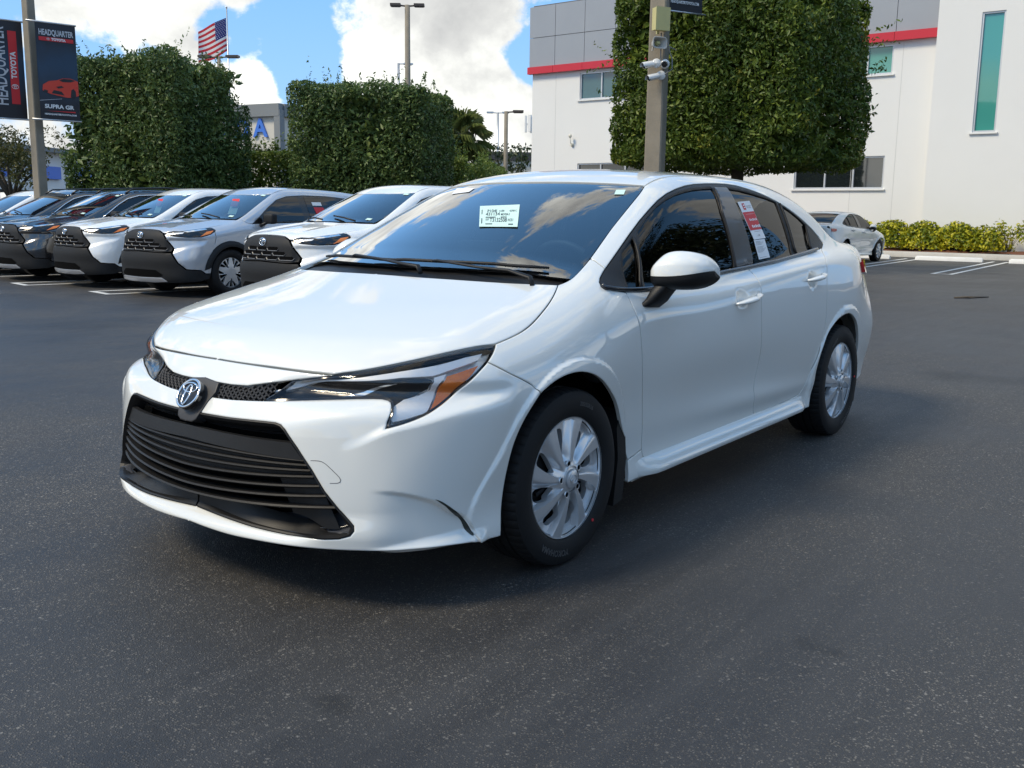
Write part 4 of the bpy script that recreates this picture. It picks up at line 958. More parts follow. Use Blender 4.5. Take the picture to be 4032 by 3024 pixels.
# --- wheels
def wheel_cover_mesh():
    """eight bladed spokes: each sector is meshed along the blade so its edges stay crisp"""
    tw = lambda r: (r-.12)*1.3 + .10
    hgt = lambda r, ph: (-.026*(1-np.minimum(sstep((ph-.28)/.24), sstep((.865-ph)/.05)))*sstep((r-.046)/.04)*(1-sstep((r-.2050)/.0035)) - .012*np.clip(r/.21, 0, 1)**2 - .004*sstep((r-.046)/.01))
    cols = np.array([0, .06, .12, .18, .24, .28, .32, .36, .40, .44, .48, .52, .58, .66, .74, .80, .813, .84, .865, .88, .94, 1.])
    rows = np.concatenate([[.046, .052, .060, .068], np.linspace(.076, .198, 26), [.202, .205, .2085, .2125, .214]])
    k = .16                                    # scale of the angle axis while meshing
    hole = []
    for t in np.linspace(0, 2*math.pi, 40, endpoint=False):
        r = .128 + .052*math.copysign(abs(math.cos(t))**.8, math.cos(t)); half = .235 if math.cos(t) > 0 else .235 - .07*abs(math.cos(t))
        ph = 1.075 + half*math.copysign(abs(math.sin(t))**.75, math.sin(t)); hole.append((r, ph*k))
    hole = np.array(hole); lo = .74
    cc = np.concatenate([cols[cols >= lo], 1+cols[(cols > 0) & (cols <= lo)]])
    G = np.array([(r, c*k) for r in rows for c in cc])
    G = G[~in_poly(G, hole) & (d_poly(G, hole) > .0022)]
    V = [tuple(p) for p in hole] + [tuple(p) for p in G]; n = len(hole)
    ov, _, of, _, _, _ = geometry.delaunay_2d_cdt([Vector(v) for v in V], [(i, (i+1) % n) for i in range(n)], [], 0, 1e-9)
    U = np.array([v[:] for v in ov]); T = np.array([f for f in of if len(f) == 3]); T = T[~in_poly(U[T].mean(1), hole)]
    r = U[:, 0]; ph = U[:, 1]/k; h = hgt(r, ph % 1.); h = np.where(np.abs(ph-1) < 1e-6, hgt(r, np.zeros_like(r)), h)
    bm = bmesh.new()
    for s_ in range(8):
        th = 2*math.pi*(s_ + ph)/8 + tw(r)
        vs = [bm.verts.new((a, b, c)) for a, b, c in zip(r*np.cos(th), .110+h, r*np.sin(th))]
        for t in T: bm.faces.new([vs[i] for i in t])
    bmesh.ops.remove_doubles(bm, verts=bm.verts, dist=2e-5); bmesh.ops.recalc_face_normals(bm, faces=bm.faces)
    if sum(f.normal.y*f.calc_area() for f in bm.faces) < 0: bmesh.ops.reverse_faces(bm, faces=bm.faces)
    bm.verts.ensure_lookup_table(); bm.verts.index_update(); m = MB(); P = [v.co[:] for v in bm.verts]; m.add(P, [[v.index for v in f.verts] for f in bm.faces])
    for e in bm.edges:
        if len(e.link_faces) == 1 and .075 < math.hypot(e.verts[0].co.x, e.verts[0].co.z) < .19:
            lp = e.link_loops[0]; a, c = lp.vert.co, lp.link_loop_next.vert.co; dd = Vector((0, .022, 0)); m.add([a, c, c-dd, a-dd], [(1, 0, 3, 2)])
    bm.free()
    m.lathe([(.0, .1205), (.028, .1195), (.033, .1165), (.0345, .108), (.040, .1065), (.0465, .1055)], 'y', 48)
    m.f[-48*5:] = [tuple(reversed(f)) for f in m.f[-48*5:]]
    m.lathe([(.2139, .0982), (.2155, .095), (.2155, .06)], 'y', 96)
    m.f[-96*2:] = [tuple(reversed(f)) for f in m.f[-96*2:]]
    for s_ in range(5):
        a = 2*math.pi*s_/5 + .35; cx, cz = .057*math.cos(a), .057*math.sin(a)
        m.lathe([(.0095, .095), (.0095, .1085), (.0115, .1090), (.0130, .1055)], 'y', 14, (cx, 0, cz))
        m.f[-14*3:] = [tuple(reversed(f)) for f in m.f[-14*3:]]
    return mesh('wheel_cover', m.v, m.f, M_SILVER, True, None, 48)
def wheel_meshes():
    d = {}
    b = MB(); R = .315; rr = .219
    prof = [(.205, -.085), (rr-.002, -.097), (rr+.010, -.104), (.255, -.1075), (.286, -.1065), (.304, -.098), (.3115, -.086), (.3145, -.060)]
    g = [(.3150, -.046), (.3075, -.044), (.3075, -.036), (.3152, -.034), (.3155, -.006), (.3080, -.004), (.3080, .004)]
    half = prof + g; full = half + [(r, -y) for r, y in reversed(half)]
    angs = []
    def rf(r, h, j): return r - (.0045 if (j % 5 == 0 and abs(h) > .058 and r > .309) else 0)
    b.lathe(full, 'y', 300, closed=False, rfun=rf)
    d['tyre'] = mesh('tyre', b.v, b.f, M_RUBBER, True, None, 30)
    d['wheel_cover'] = wheel_cover_mesh()
    b = MB()
    for s_ in range(5):
        a = 2*math.pi*s_/5 + .35; b.lathe([(0, .1070), (.0092, .1070), (.0095, .105)], 'y', 12, (.057*math.cos(a), 0, .057*math.sin(a)))
    d['lug_pocket_shade'] = mesh('lug_pocket_shade', b.v, b.f, M_DARK)  # black discs drawn as the shade down in the lug holes
    b = MB(); b.lathe([(.207, -.09), (.207, .05), (.19, .03), (.185, -.08)], 'y', 48); b.lathe([(.0, .02), (.07, .02), (.08, .045), (.15, .045), (.19, .02)], 'y', 48)
    for s in range(10): a = 2*math.pi*s/10; b.box((.115*math.cos(a), .052, .115*math.sin(a)), (.05, .012, .014), ry=-a)
    d['rim'] = mesh('rim', b.v, b.f, mat('black steel rim', (.007, .007, .0075), .5, spec=.2), True, None, 40)
    b = MB(); b.lathe([(.0, -.0), (.135, -.0), (.135, .012), (.0, .012)], 'y', 48); b.box((.10, .0, .05), (.08, .07, .13)); d['brake_disc'] = mesh('brake_disc', b.v, b.f, M_STEEL, True, None, 40)
    b = MB(); q = 30
    for ru, rv, cz in ((.0215, .016, 0), (.014, .006, .0065), (.006, .0125, -.002)):
        b.tube([(ru*math.cos(2*math.pi*i/q), .1208, cz+rv*math.sin(2*math.pi*i/q)) for i in range(q+1)], .0013, 5, cap=False)
    d['hub_badge'] = mesh('hub_badge', b.v, b.f, M_SILVER, True)
    V, Fc = text_mesh('YOKOHAMA', .030, .0004, .0007); P = []
    for x, y, z in V:
        a = math.pi/2 + x/.262; rr_ = .262 + y; P.append((rr_*math.cos(a), .1082 + z, rr_*math.sin(a)))
    V2, F2 = text_mesh('205/55R16', .020, .0004, .0005); b = MB(); b.add(P, Fc); d['tyre_lettering'] = mesh('tyre_lettering', b.v, b.f, mat('moulded lettering', (.055, .055, .056), .5)); b = MB()
    b.add([((.262+y)*math.cos(-math.pi/2 + x/.262),   .1082+z, (.262+y)*math.sin(-math.pi/2 + x/.262)) for x, y, z in V2], F2)
    d['size_lettering'] = mesh('size_lettering', b.v, b.f, MATS['moulded lettering'])
    b = MB(); b.lathe([(.0, .1092), (.0055, .1092), (.006, .1060)], 'y', 12); d['tyre_dot'] = mesh('paint_dot', b.v, b.f, mat('red dot', (.55, .02, .03), .6))
    return d
WM = wheel_meshes()
def put_wheel(parent, x, y, spin, sd, meshes=WM, r=.315, name='wheel', scale=1., steer=0.):
    w = link(name, meshes['tyre'], parent); w.location = (x, sd*y, r*.994); w.rotation_euler = (0, spin, steer if sd > 0 else math.pi+steer); w.scale = (scale,)*3
    for k in meshes:
        if k == 'tyre': continue
        c = link(meshes[k].name, meshes[k], w)
        if k == 'tyre_dot': c.location = (.204, 0, .124)
    return w
put_wheel(hero, 0, .7655, R_(-200), 1); put_wheel(hero, 0, .7655, .4, -1); put_wheel(hero, -2.7, .772, R_(-150), 1); put_wheel(hero, -2.7, .772, 1., -1)

# --- what shows through: added black light-blocking boxes as underbody with wheel wells, cabin
b = MB()
b.box((-1.35, 0, .36), (1.80, 1.56, .30)); b.box((.18, 0, .42), (.95, 1.0, .42)); b.box((-2.95, 0, .5), (1.05, 1.10, .52)); b.box((-.05, 0, .70), (.7, 1.30, .10)); b.box((-2.8, 0, .82), (1.1, 1.36, .12))
for x in (0, -2.7):
    for s in LR:
        arcs = [(x+.385*math.cos(a), .312+.385*math.sin(a)) for a in np.linspace(-.25, math.pi+.25, 22)]
        b.add([(p[0], s*.50, p[1]) for p in arcs]+[(p[0], s*.79, p[1]) for p in arcs], [(i, i+1, 23+i, 22+i) for i in range(21)]); b.add([(p[0], s*.52, p[1]) for p in arcs], [tuple(range(22))])
b.build('inner_filler', M_DARK, hero)
b = MB()
b.box((-1.5, 0, .62), (2.3, 1.5, .06)); b.box((-.55, .0, .74), (.5, 1.44, .26))
b.build('cabin_floor', M_CABIN, hero)
dash = MB(); ys = np.linspace(-.72, .72, 17)
prof = lambda y: [(-.10-.5*y*y, .975), (-.30-.25*y*y, 1.0), (-.52, .985+.03*math.exp(-((y-.37)/.2)**2)), (-.60, .955), (-.62, .86), (-.55, .70)]
V = [(x, y, z) for y in ys for x, z in prof(y)]
dash.add(V, [(j*6+i, j*6+i+1, (j+1)*6+i+1, (j+1)*6+i) for j in range(16) for i in range(5)]); dash.box((-.60, 0, 1.03), (.02, .26, .14), ry=.2)
dash.build('dashboard', M_CABIN2, hero, sharp=40)
b = MB(); a = np.linspace(0, 2*math.pi, 33); b.tube([(-.70+.17*math.sin(t)*.42, .37+.18*math.cos(t), .93+.17*math.sin(t)) for t in a], .014, 8, cap=False); b.tube([(-.70, .37, .93), (-.55, .37, .88)], .05, 10); b.build('steering_wheel', M_CABIN2, hero, smooth=True)
def soft_box(mb, c, d, rot=0., r=.05):
    bm = bmesh.new(); bmesh.ops.create_cube(bm, size=1.); bmesh.ops.scale(bm, vec=d, verts=bm.verts); bmesh.ops.bevel(bm, geom=bm.edges[:], offset=r, segments=3, affect='EDGES', profile=.6)
    bmesh.ops.rotate(bm, cent=(0, 0, 0), matrix=Matrix.Rotation(rot, 3, 'Y'), verts=bm.verts); bmesh.ops.translate(bm, vec=c, verts=bm.verts); bm.verts.index_update()
    mb.add([v.co[:] for v in bm.verts], [[v.index for v in f.verts] for f in bm.faces]); bm.free()
for x, y, w in ((-1.22, .37, .5), (-1.22, -.37, .5), (-2.12, .37, .62), (-2.12, -.37, .62)):
    b = MB(); soft_box(b, (x+.24, y, .72), (.52, w, .16)); soft_box(b, (x-.06, y, .98), (.14, w*.94, .56), -.30); soft_box(b, (x-.18, y, 1.30), (.09, .27, .17), -.2, .035); b.build('seat', M_CABIN, hero, smooth=True)
put(panel_geo(FH, [ws_top[::-1], rj[1:], np.array([[-2.46, .3, 0], [-2.47, 0, 0]])], 'top', .06, off=-.035, sym=True, gap=.01, depth=0), 'headliner', M_HEADL, hero, sym=True)
b = MB(); soft_box(b, (-1.02, -.08, 1.30), (.09, .22, .07), .3, .02); soft_box(b, (-1.10, 0, 1.27), (.03, .25, .07), .1, .012); b.build('rear_view_mirror', M_CABIN2, hero, smooth=True)
for s in LR:
    b = MB(); b.tube([(-1.56, s*.50, 1.33), (-1.54, s*.62, 1.1), (-1.50, s*.68, .9)], [.03, .04, .05], 8, flat=.5); b.build('pillar_cover', M_HEADL, hero, smooth=True)
# ================================================================ setting: ground, building, trees
def tree_nodes(name, cols, rough=.45, trans=.25, scale=.9):
    if name in MATS: return MATS[name]
    m = bpy.data.materials.new(name); m.use_nodes = True; t = NT(m.node_tree)
    out = t.n('ShaderNodeOutputMaterial'); p = t.n('ShaderNodeBsdfPrincipled', Roughness=rough); tr = t.n('ShaderNodeBsdfTranslucent'); mx = t.n('ShaderNodeMixShader'); mx.inputs[0].default_value = trans
    geo = t.n('ShaderNodeNewGeometry'); tc = t.n('ShaderNodeTexCoord'); nz = t.n('ShaderNodeTexNoise', Scale=scale, Detail=3.); t.l(tc.outputs['Object'], nz.inputs['Vector'])
    f = t.math('ADD', t.math('MULTIPLY', geo.outputs['Random Per Island'], .62), t.math('MULTIPLY', t.math('SUBTRACT', nz.outputs[0], .5), 1.1), clamp=False)
    c = t.ramp(t.math('ADD', f, .18, clamp=True), cols)
    t.l(c, p.inputs['Base Color']); t.l(c, tr.inputs[0]); p.inputs['Specular IOR Level'].default_value = .35
    t.l(p.outputs[0], mx.inputs[1]); t.l(tr.outputs[0], mx.inputs[2]); t.l(mx.outputs[0], out.inputs[0]); MATS[name] = m; return m
M_LEAF_DARK = tree_nodes('clipped fig leaves', [(0, (.034, .062, .022)), (.45, (.095, .152, .044)), (.85, (.175, .240, .066)), (1, (.24, .25, .08))])
M_LEAF_BIG = tree_nodes('clipped oak leaves', [(0, (.034, .060, .012)), (.4, (.085, .140, .022)), (.8, (.165, .215, .032)), (1, (.33, .27, .04))])
M_LEAF_HEDGE = tree_nodes('hedge leaves', [(0, (.06, .10, .02)), (.5, (.13, .19, .035)), (1, (.22, .27, .06))])
M_LEAF_OLIVE = tree_nodes('olive tree leaves', [(0, (.05, .06, .018)), (.5, (.10, .105, .03)), (1, (.19, .15, .045))])
M_LEAF_CROTON = tree_nodes('croton leaves', [(0, (.055, .10, .012)), (.35, (.16, .20, .012)), (.6, (.42, .40, .02)), (1, (.66, .56, .05))], scale=2.2, trans=.15)
M_PALM = tree_nodes('palm fronds', [(0, (.08, .11, .03)), (.6, (.15, .19, .055)), (1, (.26, .26, .10))])
M_FAR = tree_nodes('far tree leaves', [(0, (.02, .032, .014)), (1, (.06, .085, .03))])
M_BARK = mat('bark', (.085, .068, .05), .9, bump=(14, .8), var=(6, .4))

def leaves(name, P, N, size, m, parent, spread=.9, aspect=.42, curl=.25, **kw):
    """many single leaves: each a folded lozenge of two triangles"""
    n = len(P); r = rng
    D = N*(1-spread*.4) + r.normal(0, spread, (n, 3)); D /= np.linalg.norm(D, axis=1, keepdims=True)
    A = np.cross(D, r.normal(0, 1, (n, 3))); A /= np.linalg.norm(A, axis=1, keepdims=True); Bv = np.cross(D, A)
    L = size*r.uniform(.6, 1.35, n)[:, None]; w = L*aspect
    V = np.stack([P-A*L*.5, P+Bv*w*.5 + D*w*curl, P+A*L*.5, P-Bv*w*.5 + D*w*curl], 1).reshape(-1, 3)
    F4 = (np.arange(n)[:, None]*4 + np.array([[0, 1, 2, 0, 2, 3]])).reshape(-1)
    me = bpy.data.meshes.new(name); me.vertices.add(len(V)); me.vertices.foreach_set('co', V.astype(np.float32).ravel())
    me.loops.add(len(F4)); me.loops.foreach_set('vertex_index', F4.astype(np.int32)); nf = len(F4)//3
    me.polygons.add(nf); me.polygons.foreach_set('loop_start', np.arange(nf, dtype=np.int32)*3); me.polygons.foreach_set('loop_total', np.full(nf, 3, np.int32))
    me.materials.append(m); me.update(); me.validate()
    return link(name, me, parent, **kw)
def vnoise(P, f, seed=0):
    """cheap smooth noise from a few sines"""
    r = np.random.default_rng(seed); v = 0
    for k in range(6):
        d = r.normal(0, 1, 3); d /= np.linalg.norm(d); v = v + np.sin(P@d*f*r.uniform(.6, 1.8) + r.uniform(0, 6.28))
    return v/6
def box_crown(size, n, seed, rnd=.46, deep=.55, rough=.16):
    """points through the outer shell of a clipped, rounded box, thick at the skin, with dents and gaps"""
    r = np.random.default_rng(seed); sx, sy, sz = [s/2 for s in size]
    areas = np.array([sy*sz, sy*sz, sx*sz, sx*sz, sx*sy, sx*sy*.6]); f = r.choice(6, n, p=areas/areas.sum())
    P = r.uniform(-1, 1, (n, 3)); N = np.zeros((n, 3))
    for k in range(6): a = k//2; s = 1 if k % 2 == 0 else -1; q = f == k; P[q, a] = s; N[q, a] = s
    P *= [sx, sy, sz]
    q = np.abs(P) - np.array([sx-rnd, sy-rnd, sz-rnd]); q = np.maximum(q, 0); ln = np.linalg.norm(q, axis=1, keepdims=True)
    out = np.sign(P)*q/np.maximum(ln, 1e-9); P = np.sign(P)*(np.abs(P)-q) + np.where(ln > 1e-9, np.sign(P)*q/np.maximum(ln, 1e-9)*np.minimum(ln, rnd), 0); N = np.where(ln > 1e-9, out, N)
    d = vnoise(P, 1.9, seed)*rough + vnoise(P, 5.5, seed+1)*rough*.55
    depth = r.exponential(.20, n).clip(0, deep)
    gap = vnoise(P, 2.6, seed+2)
    depth = np.where(gap > .30, depth + .42, depth)
    P = P + N*(d - depth)[:, None]
    return P, N
def sprigs(P0, D0, n_leaf=9, length=.45, seed=0):
    r = np.random.default_rng(seed); P = []; N = []
    for p, d in zip(P0, D0):
        L = length*r.uniform(.4, 1.5); b = r.normal(0, .25, 3)
        for t in np.linspace(.05, 1, n_leaf): P.append(p + (d + b*t)*L*t + r.normal(0, .018, 3)); N.append(d)
    return np.array(P), np.array(N)
def limb_tree(mb, base, h, r0, n=5, spread=.8, seed=0, top=None):
    r = random.Random(seed); b = Vector(base); mb.tube([b, b+Vector((.03, .02, h*.5)), b+Vector((0, .05, h))], [r0*1.25, r0, r0*.8], 9)
    for i in range(n):
        a = 2*math.pi*i/n + r.uniform(-.4, .4); s = spread*r.uniform(.6, 1.2); t = top or h
        e = b + Vector((math.cos(a)*s, math.sin(a)*s, h + t*r.uniform(.6, 1.)))
        mb.tube([b+Vector((0, .05, h*.92)), b + Vector((math.cos(a)*s*.4, math.sin(a)*s*.4, h+t*.3)), e], [r0*.55, r0*.35, r0*.12], 6)
def clipped_tree(name, c, size, zbot, n, m, leaf, label, group, seed, rz=0., trunk_r=.14, sprig_top=110, sprig_side=60, rough=.16):
    t = empty(name, (c[0], c[1], 0), rz, label=label, cat='tree', group=group)
    P, N = box_crown(size, n, seed, rough=rough*1.35); zc = zbot + size[2]/2
    r = np.random.default_rng(seed+9); extra = []
    k = sprig_top; P0 = np.stack([r.uniform(-.48, .48, k)*size[0], r.uniform(-.48, .48, k)*size[1], np.full(k, size[2]/2-.1)], -1); D0 = np.tile([0, 0, 1.], (k, 1)) + r.normal(0, .3, (k, 3))
    S1, M1 = sprigs(P0, D0, 10, .30, seed)
    k = sprig_side; s = r.choice([-1, 1], k); P1 = np.stack([r.uniform(-.48, .48, k)*size[0], s*size[1]/2, r.uniform(-.45, .4, k)*size[2]], -1); D1 = np.stack([r.normal(0, .3, k), s*1., r.normal(.1, .3, k)], -1)
    S2, M2 = sprigs(P1, D1, 10, .34, seed+1)
    nb = int(n*.22); B = r.uniform(-.44, .44, (nb, 3))*np.array(size)
    A = np.vstack([P, S1, S2]) + [0, 0, zc]; An = np.vstack([N, M1, M2])
    leaves('crown', A, An, leaf, m, t)
    leaves('inner_leaves', B + [0, 0, zc], np.tile([0, 0, 1.], (nb, 1)), leaf*2.2, m, t)  # oversized leaves added inside so light does not pass through the crown
    b = MB(); limb_tree(b, (0, 0, 0), zbot+.15, trunk_r, 7, min(size[:2])*.36, seed, size[2]*.8); b.build('trunk', M_BARK, t, smooth=True)
    return t

# --- ground
def asphalt():
    m = bpy.data.materials.new('sealed asphalt'); m.use_nodes = True; t = NT(m.node_tree)
    out = t.n('ShaderNodeOutputMaterial'); p = t.n('ShaderNodeBsdfPrincipled'); tc = t.n('ShaderNodeTexCoord'); O = tc.outputs['Object']
    def noise(s, d=4., r=.55, off=None):
        n_ = t.n('ShaderNodeTexNoise', Scale=s, Detail=d, Roughness=r)
        if off:
            mp = t.n('ShaderNodeMapping'); mp.inputs['Location'].default_value = off; t.l(O, mp.inputs[0]); t.l(mp.outputs[0], n_.inputs['Vector'])
        else: t.l(O, n_.inputs['Vector'])
        return n_.outputs[0]
    big = noise(.20, 5., .62); mid = noise(.9, 6., .6, (3, 8, 0))
    mps = t.n('ShaderNodeMapping'); mps.inputs['Rotation'].default_value = (0, 0, .25); mps.inputs['Scale'].default_value = (.5, 5.5, 1); t.l(O, mps.inputs[0])
    ns = t.n('ShaderNodeTexNoise', Scale=1.3, Detail=6., Roughness=.65); t.l(mps.outputs[0], ns.inputs['Vector']); streak = ns.outputs[0]      # squeegee strokes of the seal coat
    worn = t.ramp(t.math('ADD', t.math('MULTIPLY', big, .62), t.math('MULTIPLY', mid, .38)), [(.40, (0, 0, 0)), (.60, (1, 1, 1))])      # where the seal coat has worn off the stones
    def stones(sc, lo, hi):
        vo = t.n('ShaderNodeTexVoronoi', Scale=sc); t.l(O, vo.inputs['Vector']); sp = t.n('ShaderNodeSeparateColor'); t.l(vo.outputs['Color'], sp.inputs[0])
        s_ = t.math('MULTIPLY', t.ramp(vo.outputs['Distance'], [(.20, (1, 1, 1)), (.50, (0, 0, 0))]), t.ramp(sp.outputs[0], [(lo, (0, 0, 0)), (hi, (1, 1, 1))]))
        return s_, vo.outputs['Distance'], sp.outputs[1]
    g1, d1, c1 = stones(150., .45, .80); g2, d2, c2 = stones(300., .30, .75); g3, d3, c3 = stones(85., .90, .95)
    wv = t.math('ADD', t.math('MULTIPLY', worn, .85), .12)
    tar = t.mix(big, (.021, .0212, .023), (.034, .034, .0355)); tar = t.mix(t.ramp(mid, [(.35, (0, 0, 0)), (.75, (1, 1, 1))]), tar, (.043, .042, .041))
    tar = t.mix(t.math('MULTIPLY', t.ramp(streak, [(.42, (0, 0, 0)), (.72, (1, 1, 1))]), .55), tar, (.054, .054, .055))
    col = t.mix(t.math('MULTIPLY', t.math('MULTIPLY', g2, wv), .55), tar, (.17, .155, .13))
    col = t.mix(t.math('MULTIPLY', g1, wv), col, t.mix(c1, (.12, .105, .085), (.34, .31, .27)))
    col = t.mix(t.math('MULTIPLY', g3, t.math('ADD', t.math('MULTIPLY', worn, .6), .1)), col, t.mix(c3, (.20, .18, .14), (.50, .46, .40)))
    st = noise(.5, 3., .5, (11, 2, 0)); col = t.mix(t.ramp(st, [(.28, (.75, .75, .75)), (.42, (0, 0, 0))]), col, (.017, .017, .018))       # darker, freshly sealed or damp blots
    oil = noise(2.3, 2., .4, (5, 1, 0)); col = t.mix(t.ramp(oil, [(.74, (0, 0, 0)), (.80, (.6, .6, .6))]), col, (.010, .010, .010))
    # hairline cracks
    vc = t.n('ShaderNodeTexVoronoi', feature='DISTANCE_TO_EDGE', Scale=.23); nw = t.n('ShaderNodeTexNoise', Scale=1.2, Detail=5.); t.l(O, nw.inputs['Vector'])
    wp = t.n('ShaderNodeVectorMath', operation='MULTIPLY_ADD'); t.l(nw.outputs['Color'], wp.inputs[0]); wp.inputs[1].default_value = (1.6, 1.6, 0); t.l(O, wp.inputs[2]); t.l(wp.outputs[0], vc.inputs['Vector'])
    crk = t.math('MULTIPLY', t.ramp(vc.outputs['Distance'], [(.0, (1, 1, 1)), (.0035, (0, 0, 0))]), t.ramp(noise(.35, 2., .5, (1, 9, 0)), [(.50, (0, 0, 0)), (.60, (1, 1, 1))]))
    col = t.mix(t.math('MULTIPLY', crk, .16), col, (.014, .014, .014))
    t.l(col, p.inputs['Base Color'])
    t.l(t.math('ADD', t.math('MULTIPLY', worn, .20), t.math('ADD', t.math('MULTIPLY', streak, .24), .34)), p.inputs['Roughness']); p.inputs['Specular IOR Level'].default_value = .36
    h = t.math('ADD', t.math('MULTIPLY', g1, .8), t.math('ADD', t.math('MULTIPLY', d2, -.5), t.math('ADD', t.math('MULTIPLY', noise(7., 4.), 1.3), t.math('MULTIPLY', streak, 1.2))))
    h = t.math('SUBTRACT', h, t.math('MULTIPLY', crk, .4))
    b = t.n('ShaderNodeBump', Strength=.6, Distance=.004); t.l(h, b.inputs['Height']); t.l(b.outputs[0], p.inputs['Normal']); t.l(p.outputs[0], out.inputs[0]); return m
b = MB(); S = 500.; b.add([(-S, -S, 0), (S, -S, 0), (S, S, 0), (-S, S, 0)], [(0, 1, 2, 3)]); b.build('ground', asphalt(), kind='structure')
M_LINE = mat('worn road paint', (.62, .62, .60), .6, bump=(60, .3), var=(7, .25))
def strip(mb, a, c, w, z=.004):
    a, c = Vector((*a, z)), Vector((*c, z)); d = (c-a).normalized(); n_ = Vector((-d.y, d.x, 0))*w/2; mb.add([a-n_, c-n_, c+n_, a+n_], [(0, 1, 2, 3)])
for y in (-8.0, -10.73, -13.1, -15.5, -17.9):
    b = MB(); d = Vector((-.986, .163)); e = Vector((-.163, -.986))
    p0 = Vector((-4.95, y)) if y < -9 else Vector((-4.9, y)); q0 = p0+e*.30; r0 = p0-e*.30
    strip(b, q0, q0+d*5.2, .10); strip(b, r0, r0+d*5.2, .10); strip(b, q0-e*.05*-1, r0+e*.05*-1+Vector((.0, .0)), .10, .0045)
    b.build('parking_line', M_LINE, kind='structure')
for y0, y1 in ((-3.02, -3.43), (-5.38, -5.90), (-.5, -.8), (-7.9, -8.4)):
    b = MB(); h = .19
    strip(b, (-20.6, y0+h), (-28.9, y1+h), .10); strip(b, (-20.6, y0-h), (-28.9, y1-h), .10); strip(b, (-20.65, y0-h), (-20.65, y0+h), .10, .0045)
    b.build('parking_line', M_LINE, kind='structure')
# --- kerb, bed, wheel stops
M_CONC = mat('pale concrete', (.46, .44, .40), .85, bump=(40, .3), var=(2.5, .22))
M_STOP = mat('painted wheel stop', (.66, .66, .64), .7, bump=(40, .3), var=(4, .16))
XK = -30.2
b = MB(); n_ = 30
prof = [(XK, -.02), (XK+.02*-1, .135), (XK-.04, .155), (XK-.75, .16)]
ys = np.linspace(-40, 14, 28)
b.add([(x, y, z) for y in ys for x, z in prof], [(j*4+i, (j+1)*4+i, (j+1)*4+i+1, j*4+i+1) for j in range(27) for i in range(3)]); b.build('kerb', M_CONC, kind='structure', sharp=40)
M_MULCH = mat('red bark mulch', (.15, .055, .028), .95, bump=(35, 1.), var=(20, .6))
b = MB(); gx = np.linspace(XK-.75, -33.2, 12); gy = np.linspace(-40, 14, 160)
b.add([(x, y, .15 + .05*math.sin(y*3.1+x*2)*.5 + .06*math.sin(math.pi*i/11) + .02*math.sin(y*17+i*2)) for y in gy for i, x in enumerate(gx)], [(j*12+i, (j+1)*12+i, (j+1)*12+i+1, j*12+i+1) for j in range(159) for i in range(11)]); b.build('mulch_bed', M_MULCH, kind='structure', smooth=True)
def wheel_stop(y, label):
    b = MB(); L = .93; rows = []
    for yy, k in ((-L, .75), (-L+.05, 1.), (L-.05, 1.), (L, .75)):
        rows += [(-.09, yy, 0), (-.075*k, yy, .10*k), (-.05*k, yy, .125*k), (.05*k, yy, .125*k), (.075*k, yy, .10*k), (.09, yy, 0)]
    b.add(rows, [(r*6+i, r*6+i+1, (r+1)*6+i+1, (r+1)*6+i) for r in range(3) for i in range(5)] + [tuple(range(6)), tuple(range(23, 17, -1))])
    for s in (-.6, .6): b.lathe([(0, .1262), (.02, .1262), (.022, .120)], 'z', 10, (0, s, 0))
    o = b.build('wheel_stop', M_STOP, None, sharp=50, label=label, cat='wheel stop', group='white concrete wheel stops along the kerb'); o.location = (-28.25, y, 0); o.rotation_euler = (0, 0, R_(2)); return o
wheel_stop(-4.72, 'white wheel stop of the empty bay, in front of the yellow shrubs')
wheel_stop(-2.15, 'white wheel stop cut off by the right edge of the photo')
wheel_stop(-7.35, 'white wheel stop at the nose of the far white sedan')

# --- the white showroom building
M_STUCCO = mat('white stucco', (.74, .74, .72), .85, bump=(90, .25), var=(.35, .05))
M_PANEL = mat('grey metal panel', (.33, .345, .365), .38, .35, var=(.8, .06))
M_REDB = mat('red fascia', (.55, .012, .03), .35, coat=.3, var=(1.2, .1))
M_ALU = mat('aluminium frame', (.60, .61, .62), .4, .5)
M_GTEAL = mat('teal glazing', (.05, .30, .26), .04, .0, coat=1., spec=.9)
M_GDARK = mat('dark glazing', (.012, .016, .018), .03, coat=1., spec=.9)
M_GBLUE = mat('blue glazing', (.03, .12, .15), .03, coat=1., spec=.9)
M_JOINT = mat('backing dark grey', (.12, .12, .125), .8)  # plain dark grey of the cladding backing and the flat roof
bld = empty('showroom_building', (-33, -14, 0), label='white two storey showroom with grey panels and a red band under the roof', cat='building')
def W(x, y, z): return (x+33, y+14, z)
def wall_with_holes(mb, x0, y0, y1, z0, z1, holes, thick=.30):
    """wall facing +x at x0, cut on a grid round its window openings"""
    yy = sorted({y0, y1, *[h[0] for h in holes], *[h[1] for h in holes]}); zz = sorted({z0, z1, *[h[2] for h in holes], *[h[3] for h in holes]})
    for a, c in zip(yy[:-1], yy[1:]):
        for d, e in zip(zz[:-1], zz[1:]):
            my, mz = (a+c)/2, (d+e)/2
            if any(h[0] < my < h[1] and h[2] < mz < h[3] for h in holes): continue
            mb.add([W(x0, a, d), W(x0, c, d), W(x0, c, e), W(x0, a, e)], [(0, 1, 2, 3)])
    for h in holes:
        q = [(h[0], h[2]), (h[1], h[2]), (h[1], h[3]), (h[0], h[3])]
        for i in range(4):
            a, c = q[i], q[(i+1) % 4]; mb.add([W(x0, *a), W(x0, *c), W(x0-thick, *c), W(x0-thick, *a)], [(0, 3, 2, 1)])
